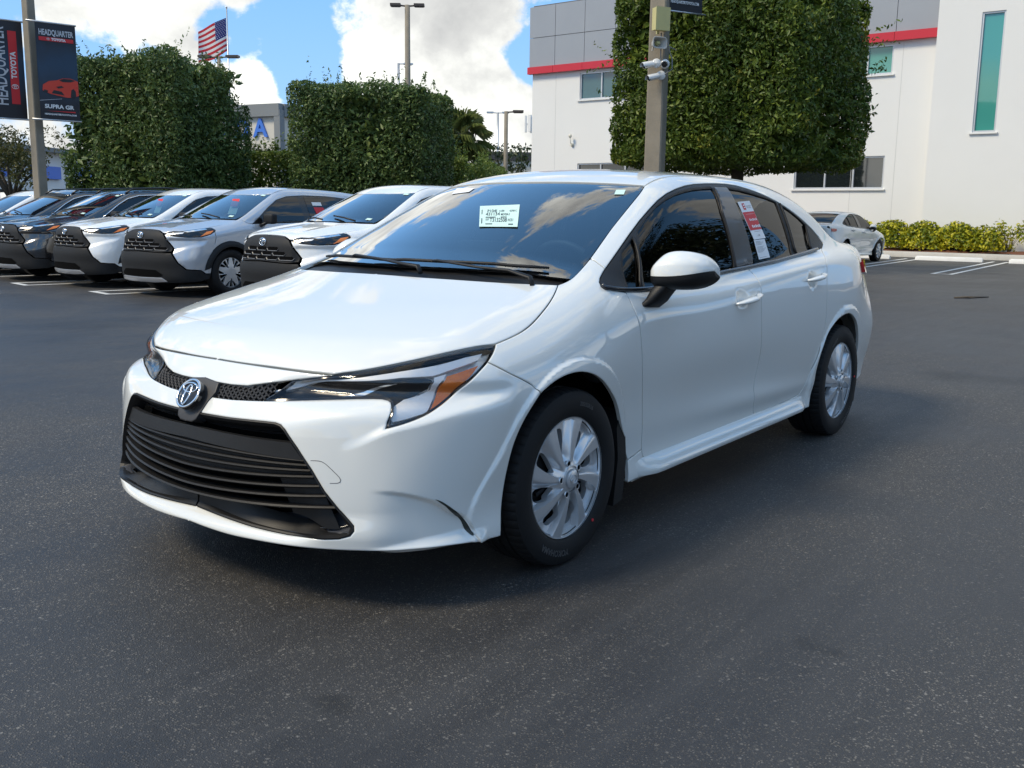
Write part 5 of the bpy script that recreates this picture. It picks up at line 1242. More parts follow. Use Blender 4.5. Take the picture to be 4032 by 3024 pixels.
def window(x0, h, cuts, glass, zc=(), fr=.055):
    f = MB(); y0, y1, z0, z1 = h; d = .10; xx = x0-.09
    for yy in (y0+fr/2, y1-fr/2): f.box(W(xx, yy, (z0+z1)/2), (d, fr, z1-z0))
    for z_ in (z0+fr/2, z1-fr/2): f.box(W(xx, (y0+y1)/2, z_), (d*.98, y1-y0-2*fr, fr))
    for c in cuts: f.box(W(xx+.005, c, (z0+z1)/2), (d*.9, fr, z1-z0-2*fr))
    w = f.build('window', M_ALU, bld)
    e = [y0+fr]+list(cuts)+[y1-fr]
    for i, (a, c) in enumerate(zip(e[:-1], e[1:])):
        p = MB(); p.box(W(xx-.02, (a+c)/2, (z0+z1)/2), (.012, c-a, z1-z0-2*fr)); p.build('pane', glass[i] if isinstance(glass, list) else glass, w)
    s = MB(); s.box(W(x0+.02, (y0+y1)/2, z0-.035), (.10, y1-y0+.16, .05)); s.build('sill', M_STUCCO, w)
h_up = [(-21.12, -18.1, 6.0, 7.1), (-9.95, -8.22, 6.14, 7.12)]; h_lo = [(-11.50, -8.25, 2.25, 3.38), (-21.15, -17.6, 2.3, 3.37)]
b = MB(); Y0, Y1 = -23.6, -6.70
wall_with_holes(b, -33, Y0, Y1, -.1, 7.20, h_up+h_lo)
b.add([W(-33, Y0, -.1), W(-33, Y0, 7.2), W(-52, Y0, 7.2), W(-52, Y0, -.1)], [(0, 1, 2, 3)]); b.build('wall', M_STUCCO, bld)
b = MB(); wall_with_holes(b, -32.45, Y1, 9., -.1, 13., [(-5.36, -4.66, 4.02, 7.76), (-1.2, -.5, 4.02, 7.76)], .35)
b.add([W(-32.45, Y1, -.1), W(-32.45, Y1, 13.), W(-52, Y1, 13.), W(-52, Y1, -.1)], [(0, 1, 2, 3)]); b.build('tower', M_STUCCO, bld)
window(-33, h_up[0], [-20.06, -19.05], [M_GBLUE, M_GBLUE, M_GDARK]); window(-33, h_up[1], [-9.1], M_GTEAL)
window(-33, h_lo[0], [-10.36, -9.34], M_GDARK); window(-33, h_lo[1], [-20.0, -18.8], M_GDARK)
window(-32.45, (-5.36, -4.66, 4.02, 7.76), [], M_GTEAL); window(-32.45, (-1.2, -.5, 4.02, 7.76), [], M_GTEAL)
# red fascia boards and grey cladding, one piece each
ycuts = [Y0-.15, -22.4, -20.9, -19.4, -17.9, -16.4, -14.9, -13.4, -11.9, -10.4, -8.18, Y1-.004]
b0 = None
for a, c in zip(ycuts[:-1], ycuts[1:]):
    p = MB(); p.box(W(-32.90, (a+c)/2, 7.345), (.22, c-a-.012, .29)); o = p.build('fascia_board', M_REDB, bld)
    for z0, z1 in ((7.50, 8.71), (8.72, 10.0)):
        p = MB(); p.box(W(-32.965, (a+c)/2, (z0+z1)/2), (.06, c-a-.02, z1-z0-.012)); p.build('cladding_panel', M_PANEL, bld)
p = MB(); p.box(W(-33.02, (Y0+Y1)/2-.05, 8.7), (.03, Y1-Y0-.1, 2.7)); p.build('cladding_backing', M_JOINT, bld)
for k, (xa, xb) in enumerate([(-33.6, -35.2), (-35.22, -37)]):
    for z0, z1 in ((7.50, 8.71), (8.72, 10.0)):
        p = MB(); p.box(W((xa+xb)/2+.3, Y0-.115, (z0+z1)/2), (1.58, .06, z1-z0-.012)); p.build('cladding_panel', M_PANEL, bld)
p = MB(); p.box(W(-42, (Y0+Y1)/2, 7.3), (17.9, Y1-Y0-.2, .2)); p.build('roof', M_JOINT, bld)
for y in (-22.35, -9.4, -7.9):                                           # control joints in the stucco
    p = MB(); p.box(W(-32.9985, y, 3.6), (.006, .012, 7.1)); p.build('wall_joint', mat('joint line', (.55, .55, .54), .9), bld)
p = MB(); p.lathe([(0, .16), (.05, .14), (.075, .09), (.07, .03), (.03, 0), (0, 0)], 'z', 16, W(-32.80, -21.42, 4.44)); p.tube([W(-32.99, -21.42, 4.18), W(-32.85, -21.42, 4.2), W(-32.80, -21.42, 4.44)], .02, 6); p.lathe([(0, 0), (.07, .0), (.07, .05), (0, .05)], 'x', 14, W(-32.99, -21.42, 4.15))
p.build('wall_lamp', mat('lamp white', (.62, .60, .50), .4), bld, smooth=True)

# --- clipped trees, hedge, shrubs
clipped_tree('clipped_tree', (-12.45, -20.68), (3.4, 3.7, 3.9), 1.1, 50000, M_LEAF_DARK, .112, 'dark clipped square tree behind the black cars, beside the two banners', 'clipped trees behind the parked cars', 3, R_(22), sprig_top=45, sprig_side=8)
clipped_tree('clipped_tree', (-16.75, -16.85), (3.6, 3.75, 3.65), .85, 50000, M_LEAF_DARK, .112, 'dark clipped square tree behind the white car nearest the big sedan, lamp post above it', 'clipped trees behind the parked cars', 5, R_(28), sprig_top=55, sprig_side=8)
clipped_tree('clipped_tree', (-19.0, -7.35), (4.2, 4.7, 3.9), 2.28, 84000, M_LEAF_BIG, .118, 'tall clipped block shaped tree with yellow flecked leaves in front of the white building', 'clipped trees behind the parked cars', 8, R_(-2), .17, sprig_top=30, sprig_side=70, rough=.12)
def hedge_run(name, pts, h, w, n, m, leaf, label, seed, cat='hedge'):
    r = np.random.default_rng(seed); A = np.array(pts, float); L = np.concatenate([[0], np.cumsum(np.linalg.norm(np.diff(A, axis=0), axis=1))])
    t = r.uniform(0, L[-1], n); c = np.stack([np.interp(t, L, A[:, 0]), np.interp(t, L, A[:, 1])], -1); d = A[-1]-A[0]; d /= np.linalg.norm(d); nr = np.array([-d[1], d[0]])
    u = r.uniform(-1, 1, n); top = r.random(n) < .3
    z = np.where(top, h, r.uniform(.02, 1, n)*h); off = np.where(top, u, np.sign(u))*w/2
    P = np.concatenate([c + nr*off[:, None], z[:, None]], 1); N = np.concatenate([nr*np.where(top, 0, np.sign(u))[:, None], np.where(top, 1, 0)[:, None]], 1)
    P = P + N*(vnoise(P, 1.6, seed)*.22 + vnoise(P, 5, seed+1)*.1 - r.exponential(.16, n).clip(0, .45))[:, None]
    k = n//60; S, M2 = sprigs(np.concatenate([c[:k], np.full((k, 1), h-.1)], 1), np.tile([0, 0, 1.], (k, 1)), 8, .32, seed)
    t_ = empty(name, (*A.mean(0), 0), label=label, cat=cat); o = np.array([*A.mean(0), 0])
    leaves('foliage', np.vstack([P, S])-o, np.vstack([N, M2]), leaf, m, t_)
    kb = n//6; q = r.uniform(0, L[-1], kb); cc = np.stack([np.interp(q, L, A[:, 0]), np.interp(q, L, A[:, 1])], -1)
    leaves('inner_foliage', np.concatenate([cc + nr*r.uniform(-.3, .3, (kb, 1))*w, r.uniform(.05, .9, (kb, 1))*h], 1)-o, np.tile([0, 0, 1.], (kb, 1)), leaf*2.5, m, t_)  # oversized leaves fill the middle of the hedge to block light
    b = MB(); rr = random.Random(seed)
    for s in np.linspace(.3, L[-1]-.3, int(L[-1]/.9)+1):
        x, y = np.interp(s, L, A[:, 0])-o[0], np.interp(s, L, A[:, 1])-o[1]; b.tube([(x, y, 0), (x+rr.uniform(-.1, .1), y, h*.5), (x+rr.uniform(-.2, .2), y+rr.uniform(-.2, .2), h*.85)], [.035, .025, .01], 5)
    b.build('stems', M_BARK, t_, smooth=True); return t_
hedge_run('hedge', [(-13.4, -23.8), (-16.9, -20.7), (-20.9, -17.2), (-26.5, -21.5)][:3], 2.95, 1.1, 36000, M_LEAF_HEDGE, .11, 'long light green clipped hedge running behind the two dark square trees', 21)
hedge_run('hedge', [(-21.2, -17.0), (-27.0, -21.0)], 2.75, 1.1, 9000, M_LEAF_HEDGE, .11, 'short dark green hedge end beside the white building corner', 22)
def open_tree(name, c, h, rad, n, m, leaf, label, seed, squash=.8, group=None, trunk=.12):
    t = empty(name, (c[0], c[1], 0), label=label, cat='tree', group=group); r = np.random.default_rng(seed); P = []; N = []
    for k in range(15):
        ctr = np.array([r.normal(0, rad*.42), r.normal(0, rad*.42), h - rad*squash*r.uniform(.3, 1.5)]); s = rad*r.uniform(.28, .5); q = r.normal(0, 1, (n//15, 3)); q /= np.linalg.norm(q, axis=1, keepdims=True)
        P.append(ctr + q*s*r.uniform(.4, 1, (n//15, 1))**.5*[1, 1, squash]); N.append(q)
    leaves('crown', np.vstack(P), np.vstack(N), leaf, m, t)
    b = MB(); limb_tree(b, (0, 0, 0), h*.45, trunk, 7, rad*.7, seed, h*.4); b.build('trunk', M_BARK, t, smooth=True); return t
open_tree('olive_tree', (-10.2, -24.0), 3.3, 1.15, 4500, M_LEAF_OLIVE, .10, 'loose yellowish green tree just right of the tall pole with banners', 31)
open_tree('olive_tree', (-6.6, -25.0), 4.0, 1.5, 7000, M_LEAF_DARK, .10, 'loose dark green tree at the far left edge, under the banner', 32)
open_tree('round_tree', (-44.5, -33.0), 5.2, 3.4, 5000, M_FAR, .28, 'bushy green tree behind the thin lamp post left of the white building', 33)
cro = []
lab = ['yellow green croton shrub right behind the far white sedan', 'full yellow croton shrub second from the far white sedan', 'full yellow croton shrub in the middle of the row', 'yellow croton shrub above the long wheel stop', 'thinning yellow croton shrub at the right end of the dense row']
for i, (y, hh, nn) in enumerate([(-8.6, 1.05, 2600), (-7.45, 1.08, 2700), (-6.35, 1.02, 2700), (-5.35, 1.0, 2600), (-4.5, .92, 1300)]):
    t = empty('croton_shrub', (-31.75, y, .15), label=lab[i], cat='shrub', group='yellow croton shrubs by the white wall'); r = np.random.default_rng(50+i)
    q = r.normal(0, 1, (nn, 3)); q /= np.linalg.norm(q, axis=1, keepdims=True); q[:, 2] = np.abs(q[:, 2])*1.1-.25; rr = r.uniform(.55, 1, (nn, 1))
    P = q*rr*[.66, .86, hh*.84] + [0, 0, hh*.28]; P += (vnoise(P, 6, i)*.09)[:, None]*q; P[:, 2] = P[:, 2].clip(.06, None)
    leaves('foliage', P, q, .125, M_LEAF_CROTON, t, spread=.6, aspect=.5); b = MB()
    for k in range(7): a = k*.9; b.tube([(0, 0, -.05), (.2*math.cos(a), .25*math.sin(a), hh*.4), (.4*math.cos(a), .5*math.sin(a), hh*.75)], [.02, .014, .006], 5)
    b.build('stems', M_BARK, t, smooth=True)
for i, (y, hh, l) in enumerate([(-3.78, .88, 'thin leggy croton plant with bare stems right after the dense shrub row'), (-3.25, .95, 'thin leggy croton plant, second of the bare stemmed ones'), (-2.62, .9, 'leggy croton plant at the right edge of the photo'), (-2.1, .8, 'croton plant cut off by the right photo edge')]):
    t = empty('croton_shrub', (-31.7, y, .15), label=l, cat='shrub', group='yellow croton shrubs by the white wall'); r = np.random.default_rng(70+i); b = MB(); P = []; N = []
    for k in range(6):
        a = r.uniform(0, 6.28); e = np.array([math.cos(a)*.28, math.sin(a)*.34, hh*r.uniform(.6, 1)]); b.tube([(0, 0, -.05), tuple(e*[.35, .35, .5]), tuple(e)], [.014, .01, .005], 5)
        q = r.normal(0, 1, (38, 3)); P.append(e + q*[.08, .09, .11]); N.append(q/np.linalg.norm(q, axis=1, keepdims=True))
    leaves('foliage', np.vstack(P), np.vstack(N), .12, M_LEAF_CROTON, t, aspect=.5); b.build('stems', M_BARK, t, smooth=True)

# --- palms and far things
def palm(c, h, n, L, label, seed, fan=True):
    t = empty('palm_tree', (c[0], c[1], 0), label=label, cat='palm tree'); r = random.Random(seed); b = MB(); b.tube([(0, 0, 0), (.1, .05, h*.5), (.05, 0, h)], [.24, .19, .17], 9); b.build('trunk', M_BARK, t, smooth=True)
    cr = MB()
    for k in range(n):
        a = 2*math.pi*k/n*2.4 + r.uniform(-.2, .2); el = r.uniform(-.9, 1.25); d = Vector((math.cos(a)*math.cos(el), math.sin(a)*math.cos(el), math.sin(el))); up = Vector((0, 0, 1)); s = d.cross(up).normalized(); w = s.cross(d)
        c0 = Vector((.05, 0, h)); stem = c0 + d*L*.45 - up*.1*L; cr.tube([c0, stem], .012, 4)
        for j in range(13):
            g = (j-6)/6*1.25; dd = (d*math.cos(g) + s*math.sin(g)).normalized(); tip = stem + dd*L*.62*(1-.18*abs(g)) - up*L*(.16+.10*abs(g)); m_ = stem + dd*L*.36; sd_ = dd.cross(w).normalized()*L*.028
            cr.add([stem, m_+sd_, tip, m_-sd_], [(0, 1, 2), (0, 2, 3)])
    cr.build('fronds', M_PALM, t); return t
palm((-38.3, -32.2), 5.4, 46, 1.9, 'fan palm with full round crown left of the thin lamp post', 4); palm((-40.2, -36.0), 5.8, 34, 1.7, 'paler fan palm half hidden behind the second dark square tree', 9)
M_CREAM = mat('cream wall', (.60, .57, .50), .85, var=(.5, .05)); M_GREYC = mat('grey cornice', (.20, .215, .22), .7, var=(.5, .1)); M_BLUE = mat('blue sign paint', (.02, .16, .62), .35, coat=.4)
hb = empty('dealership_building', (-37.7, -46.3, 0), R_(-78.5), label='distant beige building with a grey cornice and big blue sign letters', cat='building')
# local: origin at the near corner, +x along the lettered wall to the left of the picture, +y out of that wall
b = MB(); b.box((7, -6, 3.6), (14, 12, 7.2)); b.build('wall', M_CREAM, hb)
b = MB(); b.box((7, .06, 7.3), (14.3, .4, .75)); b.box((-.06, -6.2, 7.3), (.4, 12, .75)); b.build('cornice', M_GREYC, hb)
b = MB(); b.box((.02, .02, 3.65), (.45, .45, 7.3)); b.build('corner_pilaster', M_GREYC, hb)
for ch, x in (('A', 1.45), ('D', 2.95), ('N', 4.5), ('O', 6.05), ('H', 7.6)):
    V, Fc = text_mesh(ch, 1.55, .06, .035); p = MB(); p.add([(-q[0]+x, .07+q[2], q[1]+6.2) for q in V], [tuple(reversed(q)) for q in Fc]); p.build('sign_letter', M_BLUE, hb)
ob = empty('office_building', (-17.0, -43.0, 0), R_(28), label='low white building with blue panels and columns behind the left pole', cat='building')
b = MB(); b.box((0, -5, 3.0), (26, 9.6, 1.9)); b.build('wall', M_STUCCO, ob)
b = MB(); b.box((0, -9, 1.2), (26, 1, 2.4)); b.build('back_wall', M_GDARK, ob)
for k in range(9): p = MB(); p.box((-11+2.6*k, -.6, 1.05), (.42, .42, 2.1)); p.build('column', M_STUCCO, ob)
for k in range(6): p = MB(); p.box((-10.6+4.0*k, -.12, 2.95), (2.3, .12, .62)); p.build('sign_panel', M_BLUE, ob)
b = MB(); b.box((0, -5, 4.05), (26.6, 10.6, .22)); b.build('roof', M_GREYC, ob)
fb = empty('warehouse_building', (-62, -45, 0), R_(40), label='far low building with a dark flat roof left of the white showroom', cat='building')
b = MB(); b.box((0, 0, 2.6), (14, 8, 5.2)); b.build('wall', M_CREAM, fb); b = MB(); b.box((0, 0, 5.35), (14.4, 8.4, .6)); b.build('roof', mat('dark roof', (.05, .05, .055), .8), fb)
M_GALV = mat('galvanised steel', (.50, .51, .52), .35, .8, var=(10, .1)); M_BRONZE = mat('bronze lamp paint', (.06, .045, .035), .45); M_POLE = mat('weathered concrete', (.235, .205, .16), .88, bump=(30, .5), var=(3.2, .28))
def lamp_post(c, h, label, heads=2, m=None, rz=0., arm=.9, rad=.09):
    t = empty('lamp_post', (c[0], c[1], 0), rz, label=label, cat='lamp post', group='parking lot lamp posts'); b = MB(); b.tube([(0, 0, 0), (0, 0, h)], [rad*1.3, rad], 10); b.build('pole', m or M_POLE, t, smooth=True)
    for s in ((1, -1) if heads == 2 else (1,)):
        m_h = M_BRONZE if m is None else m
        p = MB(); p.tube([(0, 0, h-.05), (s*arm*.5, 0, h-.02)], .04, 6); p.box((s*arm*.82, 0, h+.0), (arm*.72, .34, .11)); p.box((s*arm*.82, 0, h-.065), (arm*.60, .26, .03)); p.build('lamp_head', M_BRONZE if m is None else m, t)
    return t
t = empty('cell_antenna', (-60.5, -43.5, 0), label='white phone antenna panels on a thin mast left of the white showroom corner', cat='antenna')
b = MB(); b.tube([(0, 0, 0), (0, 0, 8.6)], [.14, .10], 8); b.build('mast', M_GALV, t, smooth=True)
for k in range(6): a = k*1.047; b = MB(); b.box((.75*math.cos(a), .75*math.sin(a), 8.1), (.14, .26, 1.25), a); b.tube([(0, 0, 8.1), (.75*math.cos(a), .75*math.sin(a), 8.1)], .04, 5); b.build('panel', M_STUCCO, t)
lamp_post((-31.6, -29.75), 10.55, 'tall concrete lamp post with two dark heads above the second square tree', rz=R_(-52), arm=.66, rad=.12)
lamp_post((-37.9, -28.85), 6.35, 'short lamp post with one dark head by the white building corner', 1, rz=R_(128), arm=.75, rad=.10)
lamp_post((-29.5, -41.0), 8.95, 'lamp post whose dark head shows just over the first square tree, below the flag', rz=R_(-58), arm=.9)
lamp_post((-52, -59), 10.7, 'far pale lamp post with one head left of the second square tree', 1, M_GALV, R_(-52), .9); lamp_post((-51, -49), 11.9, 'far pale lamp post with one head over the top of the second square tree', 1, M_GALV, R_(150), .9)
lamp_post((-64, -50), 9.6, 'far pale lamp post with two heads above the fan palm', 2, M_GALV, R_(-52), .8)
M_FLAGR = mat('flag red', (.48, .015, .03), .8); M_FLAGW = mat('flag white', (.66, .66, .66), .8); M_FLAGB = mat('flag blue', (.02, .025, .16), .8)
def flag(c, h, label, full=True):
    t = empty('flag_pole', (c[0], c[1], 0), R_(-50), label=label, cat='flag'); b = MB(); b.tube([(0, 0, 0), (0, 0, h)], [.09, .035], 8); b.build('pole', M_GALV, t, smooth=True)
    b = MB(); b.lathe([(0, .07), (.05, .05), (.06, 0), (.04, -.05), (0, -.06)], 'z', 12, (0, 0, h+.05)); b.build('finial', M_GALV, t, smooth=True)
    hf = 1.95; wf = 2.05; z0 = h-.55
    # x runs along the flag; it droops and ripples
    def q(u, v): return (.06+u*wf*.86, .22*math.sin(u*5.2+v*1.3)*u**.6, z0 - v*hf - u*.82 - .10*math.sin(u*4.1)*v)
    st = {0: MB(), 1: MB(), 2: MB()}; st_names = {0: ('red_stripes', M_FLAGR), 1: ('white_stripes', M_FLAGW), 2: ('blue_canton', M_FLAGB)}; nu = 16
    for k in range(13):
        for i in range(nu):
            u0, u1 = i/nu, (i+1)/nu; v0, v1 = k/13, (k+1)/13; key = 2 if (k < 7 and u1 <= .42) else k % 2
            st[key].add([q(u0, v0), q(u1, v0), q(u1, v1), q(u0, v1)], [(0, 1, 2, 3)])
    o = None
    for k, mb in st.items(): o = mb.build(st_names[k][0], st_names[k][1], t, smooth=True)
    s = MB()
    for r_ in range(9):
        for c_ in range(6 if r_ % 2 == 0 else 5):
            u, v = .035 + (c_ + (.5 if r_ % 2 else 0))*.066, .035+r_*.056; P = [q(u+.016*math.cos(a)*(1 if i % 2 == 0 else .45), v+.016*1.05*math.sin(a)*(1 if i % 2 == 0 else .45)) for i, a in enumerate(np.linspace(0, 2*math.pi, 10, endpoint=False))]
            for sgn in (.012, -.012): s.add([(x, y+sgn, z) for x, y, z in P], [tuple(range(10))])
    s.build('stars', M_FLAGW, t, kind='stuff'); return t
flag((-36.4, -49.4), 13.35, 'United States flag flying from a tall pole above the first square tree')
flag((-17.0, -41.5), 9.6, 'flag pole at the far left edge, only the red flag tip in view')

# --- poles with banners, cameras and boxes
def square_pole(c, h, w0, w1, rz, label, name='utility_pole'):
    t = empty(name, (c[0], c[1], 0), rz, label=label, cat='pole', group='square concrete poles'); b = MB(); ch = .16
    def sec(w, z): a = w/2; k = a*ch; return [(a, -a+k, z), (a, a-k, z), (a-k, a, z), (-a+k, a, z), (-a, a-k, z), (-a, -a+k, z), (-a+k, -a, z), (a-k, -a, z)]
    zs = np.linspace(0, h, 14); V = []
    for z in zs: V += sec(w0+(w1-w0)*z/h, z)
    b.add(V, [(j*8+i, j*8+(i+1) % 8, (j+1)*8+(i+1) % 8, (j+1)*8+i) for j in range(13) for i in range(8)]+[tuple(range(104, 112))]); b.build('shaft', M_POLE, t); return t
square_pole((-15.35, -7.47), 11., .365, .30, R_(12), 'square weathered concrete pole with cameras in front of the clipped block tree')
square_pole((-7.66, -17.50), 11., .215, .145, R_(10), 'square concrete pole holding two dark banners behind the black cars')
M_NAVY = None
def banner_mat(name, top, low):
    m = bpy.data.materials.new(name); m.use_nodes = True; t = NT(m.node_tree); out = t.n('ShaderNodeOutputMaterial'); p = t.n('ShaderNodeBsdfPrincipled', Roughness=.45); tc = t.n('ShaderNodeTexCoord'); s = t.n('ShaderNodeSeparateXYZ'); t.l(tc.outputs['Object'], s.inputs[0])
    nz = t.n('ShaderNodeTexNoise', Scale=2.2, Detail=5.); t.l(tc.outputs['Object'], nz.inputs['Vector'])
    f = t.math('ADD', s.outputs[2], t.math('MULTIPLY', t.math('SUBTRACT', nz.outputs[0], .5), .8)); c = t.ramp(t.math('MULTIPLY', f, .5, clamp=True), [(.1, low), (.55, top), (.8, low)]); t.l(c, p.inputs['Base Color']); t.l(p.outputs[0], out.inputs[0]); return m
M_BAN = banner_mat('banner print', (.014, .045, .085), (.012, .012, .018)); M_BANSILVER = mat('banner silver print', (.52, .53, .55), .5); M_BANRED = mat('banner red print', (.60, .02, .025), .5); M_BANWHITE = mat('banner white print', (.7, .7, .7), .5)
def banner(root_loc, rz, w, h, label, kind):
    t = empty('banner', root_loc, rz, label=label, cat='banner', group='banners on the left pole' if kind != 'c' else None)
    b = MB(); nx, nz_ = 6, 10
    bow = lambda x, z: .012*math.sin(math.pi*z/h)*math.sin(math.pi*(x+w/2)/w) + .006*math.sin(5*z)
    for off in (.004, -.004): b.add([(-w/2+w*i/nx, bow(-w/2+w*i/nx, h*j/nz_)+off, h*j/nz_) for j in range(nz_+1) for i in range(nx+1)], [(j*7+i, j*7+i+1, j*7+i+8, j*7+i+7) for j in range(nz_) for i in range(nx)])
    cl = b.build('cloth', M_BAN, t, smooth=True)
    f = lambda x, z, d=.008: (x, bow(x, z)+d+.006, z)       # printed side faces +y
    def put_text(s, size, cx, cz, m, vert=False, bold=.008, wid=None, name='lettering'):
        bold = bold*.5
        V, Fc = text_mesh(s, size, 0, bold); k = 1 if wid is None else wid/(V[:, 0].max()-V[:, 0].min()); p = MB()
        p.add([f(cx + q[1], cz + q[0]*k, .011) if vert else f(cx - q[0]*k, cz + q[1], .011) for q in V], [tuple(reversed(q)) for q in Fc] if not vert else Fc); return p.build(name, m, cl)
    def rect(x0, x1, z0, z1, m, d=.008, name='printed_band'):
        p = MB(); k = 8; p.add([f(x0+(x1-x0)*i/k, z0+(z1-z0)*j/k, d) for j in range(k+1) for i in range(k+1)], [(j*9+i+9, j*9+i+10, j*9+i+1, j*9+i) for j in range(k) for i in range(k)]); return p.build(name, m, cl)
    def emblem(cx, cz, s, m):
        p = MB()
        for ru, rv, dz in ((1, .68, 0), (.62, .26, .36), (.26, .62, -.05)): p.tube([f(cx + s*ru*math.cos(a), cz + s*(rv*math.sin(a)+dz), .012) for a in np.linspace(0, 2*math.pi, 25)], s*.075, 4, cap=False)
        return p.build('printed_emblem', m, cl)
    # the picture's left is local +x (the print faces +y)
    if kind == 'a':
        put_text('HEADQUARTER', .33, -.0, h*.53, M_BANSILVER, vert=True, wid=h*.80); rect(-.33, -.17, h*.15, h*.90, M_BANRED); put_text('TOYOTA', .14, -.25, h*.55, M_BANWHITE, vert=True, wid=h*.28, bold=.012); emblem(-.25, h*.33, .062, M_BANWHITE)
    elif kind == 'b':
        put_text('HEADQUARTER', .155, 0, h*.90, M_BANSILVER, wid=w*.86); rect(-w*.43, w*.43, h*.815, h*.855, M_BANRED); put_text('TOYOTA', .065, -.04, h*.835, M_BANWHITE, wid=w*.36, bold=.008); emblem(w*.20, h*.835, .03, M_BANWHITE)
        put_text('SUPRA GR', .105, .02, h*.135, M_BANWHITE, wid=w*.74); p = MB(); p.add([f(w*.35, h*.088, .01), f(-w*.38, h*.082, .01), f(-w*.38, h*.096, .01)], [(0, 1, 2)]); p.build('printed_streak', M_BANRED, cl); put_text('HEADQUARTERTOYOTA.COM', .042, .0, h*.055, M_BANWHITE, wid=w*.80, bold=.004)
        # a plain red coupe printed on the cloth
        def poly(pts, m, d): p = MB(); p.add([f(-(x-.5)*w, z*h, d) for x, z in pts], [tuple(range(len(pts)))]); p.build('printed_car', m, cl)
        poly([(.08, .30), (.10, .36), (.25, .40), (.45, .415), (.60, .44), (.80, .445), (.99, .42), (.99, .27), (.86, .25), (.70, .24), (.45, .255), (.25, .27)], mat('car print red', (.66, .045, .02), .5), .009)
        poly([(.50, .418), (.62, .436), (.80, .438), (.92, .425), (.80, .405), (.60, .402)], mat('car print black', (.012, .012, .014), .4), .0105); poly([(.78, .25), (.80, .32), (.86, .34), (.92, .31), (.92, .25), (.86, .23)], MATS['car print black'], .0105); poly([(.30, .275), (.36, .31), (.55, .30), (.62, .262)], MATS['car print black'], .0105)
        poly([(.10, .285), (.12, .31), (.22, .30), (.20, .28)], MATS['car print black'], .0105); poly([(.42, .345), (.56, .36), (.62, .345), (.48, .33)], MATS['car print black'], .0105); poly([(0, .19), (.0, .195), (.55, .225), (.55, .222)], M_BANSILVER, .009)
    else:
        put_text('HEADQUARTERTOYOTA.COM', .075, 0, .17, M_BANWHITE, wid=w*.78, bold=.006); rect(-w*.30, w*.05, .30, .345, M_BANRED)
    for zz in (h+.01, -.01): p = MB(); p.tube([(-w/2-.10, 0, zz), (w/2+.02, 0, zz)] if kind != 'b' else [(-w/2-.02, 0, zz), (w/2+.16, 0, zz)], .018, 8); p.build('bracket', M_GALV, t, smooth=True)
    return t
banner((-7.22, -17.92, 3.0), R_(-12), .90, 1.90, 'dark banner left of the pole with tall silver lettering running upward', 'a')
banner((-7.93, -17.02, 2.97), R_(-12), .76, 1.86, 'dark banner right of the pole with a red sports car printed on it', 'b')
banner((-15.78, -7.17, 5.27), R_(-25), .90, 1.9, 'bottom corner of a dark banner at the top of the pole with cameras', 'c')

# fittings on the camera pole: placed on its face towards the photographer
pc = Vector((-15.35, -7.47, 0)); fx = Vector((.70, .714, 0)); rt = Vector((-.714, .70, 0))
def onpole(r, d, z): return pc + rt*r + fx*d + Vector((0, 0, z))
def ob_(name, label, cat, group=None): return None
def fitting(name, label, cat, build, group=None):
    t = empty(name, (0, 0, 0), label=label, cat=cat, group=group); build(t); return t
M_BOXB = mat('beige enclosure', (.50, .45, .20), .5, var=(5, .08)); M_CAMW = mat('camera white', (.72, .72, .70), .35, coat=.3); M_HORN = mat('horn grey', (.42, .40, .36), .5)
yawp = math.atan2(fx.y, fx.x)
def b_box(t):
    c = onpole(-.09, .36, 5.02); t.location = c; b = MB(); b.box((0, 0, 0), (.15, .30, .42)); b.box((.085, 0, .0), (.025, .32, .44)); 
    for z in (.13, -.13): b.box((.02, .165, z), (.06, .02, .05))
    b.box((-.1, 0, -.235), (.04, .05, .05)); o = b.build('enclosure', M_BOXB, t); t.rotation_euler = (0, 0, yawp+.25)
fitting('junction_box', 'beige metal junction box near the top of the square pole', 'junction box', b_box)
def b_horn(t):
    t.location = onpole(-.16, .38, 4.56); t.rotation_euler = (0, 0, yawp+.35); b = MB(); rows = []
    for x, hw, hh in ((.12, .165, .105), (.115, .175, .115), (-.02, .09, .07), (-.10, .05, .045)): rows.append([(x, hw*math.copysign(abs(math.cos(a))**.45, math.cos(a)), hh*math.copysign(abs(math.sin(a))**.45, math.sin(a))) for a in np.linspace(0, 2*math.pi, 24, endpoint=False)])
    b.add([p for r in rows for p in r], [(j*24+i, j*24+(i+1) % 24, (j+1)*24+(i+1) % 24, (j+1)*24+i) for j in range(3) for i in range(24)]+[tuple(72+i for i in range(24))]); inn = [(.115, p[1]*.9, p[2]*.88) for p in rows[0]]; deep = [(-.01, p[1]*.45, p[2]*.5) for p in rows[0]]
    b.add(rows[0]+inn+deep, [(j*24+i, j*24+(i+1) % 24, (j+1)*24+(i+1) % 24, (j+1)*24+i) for j in range(2) for i in range(24)]+[tuple(48+i for i in range(24))]); b.tube([(-.1, 0, 0), (-.14, 0, -.12)], .02, 6); b.build('horn', M_HORN, t, sharp=50)
    p = MB(); p.lathe([(0, .09), (.03, .08), (.045, .04), (.045, -.02)], 'x', 16); p.build('driver', M_BOXB, t, smooth=True)
fitting('horn_speaker', 'grey horn loudspeaker under the beige box on the square pole', 'loudspeaker', b_horn)
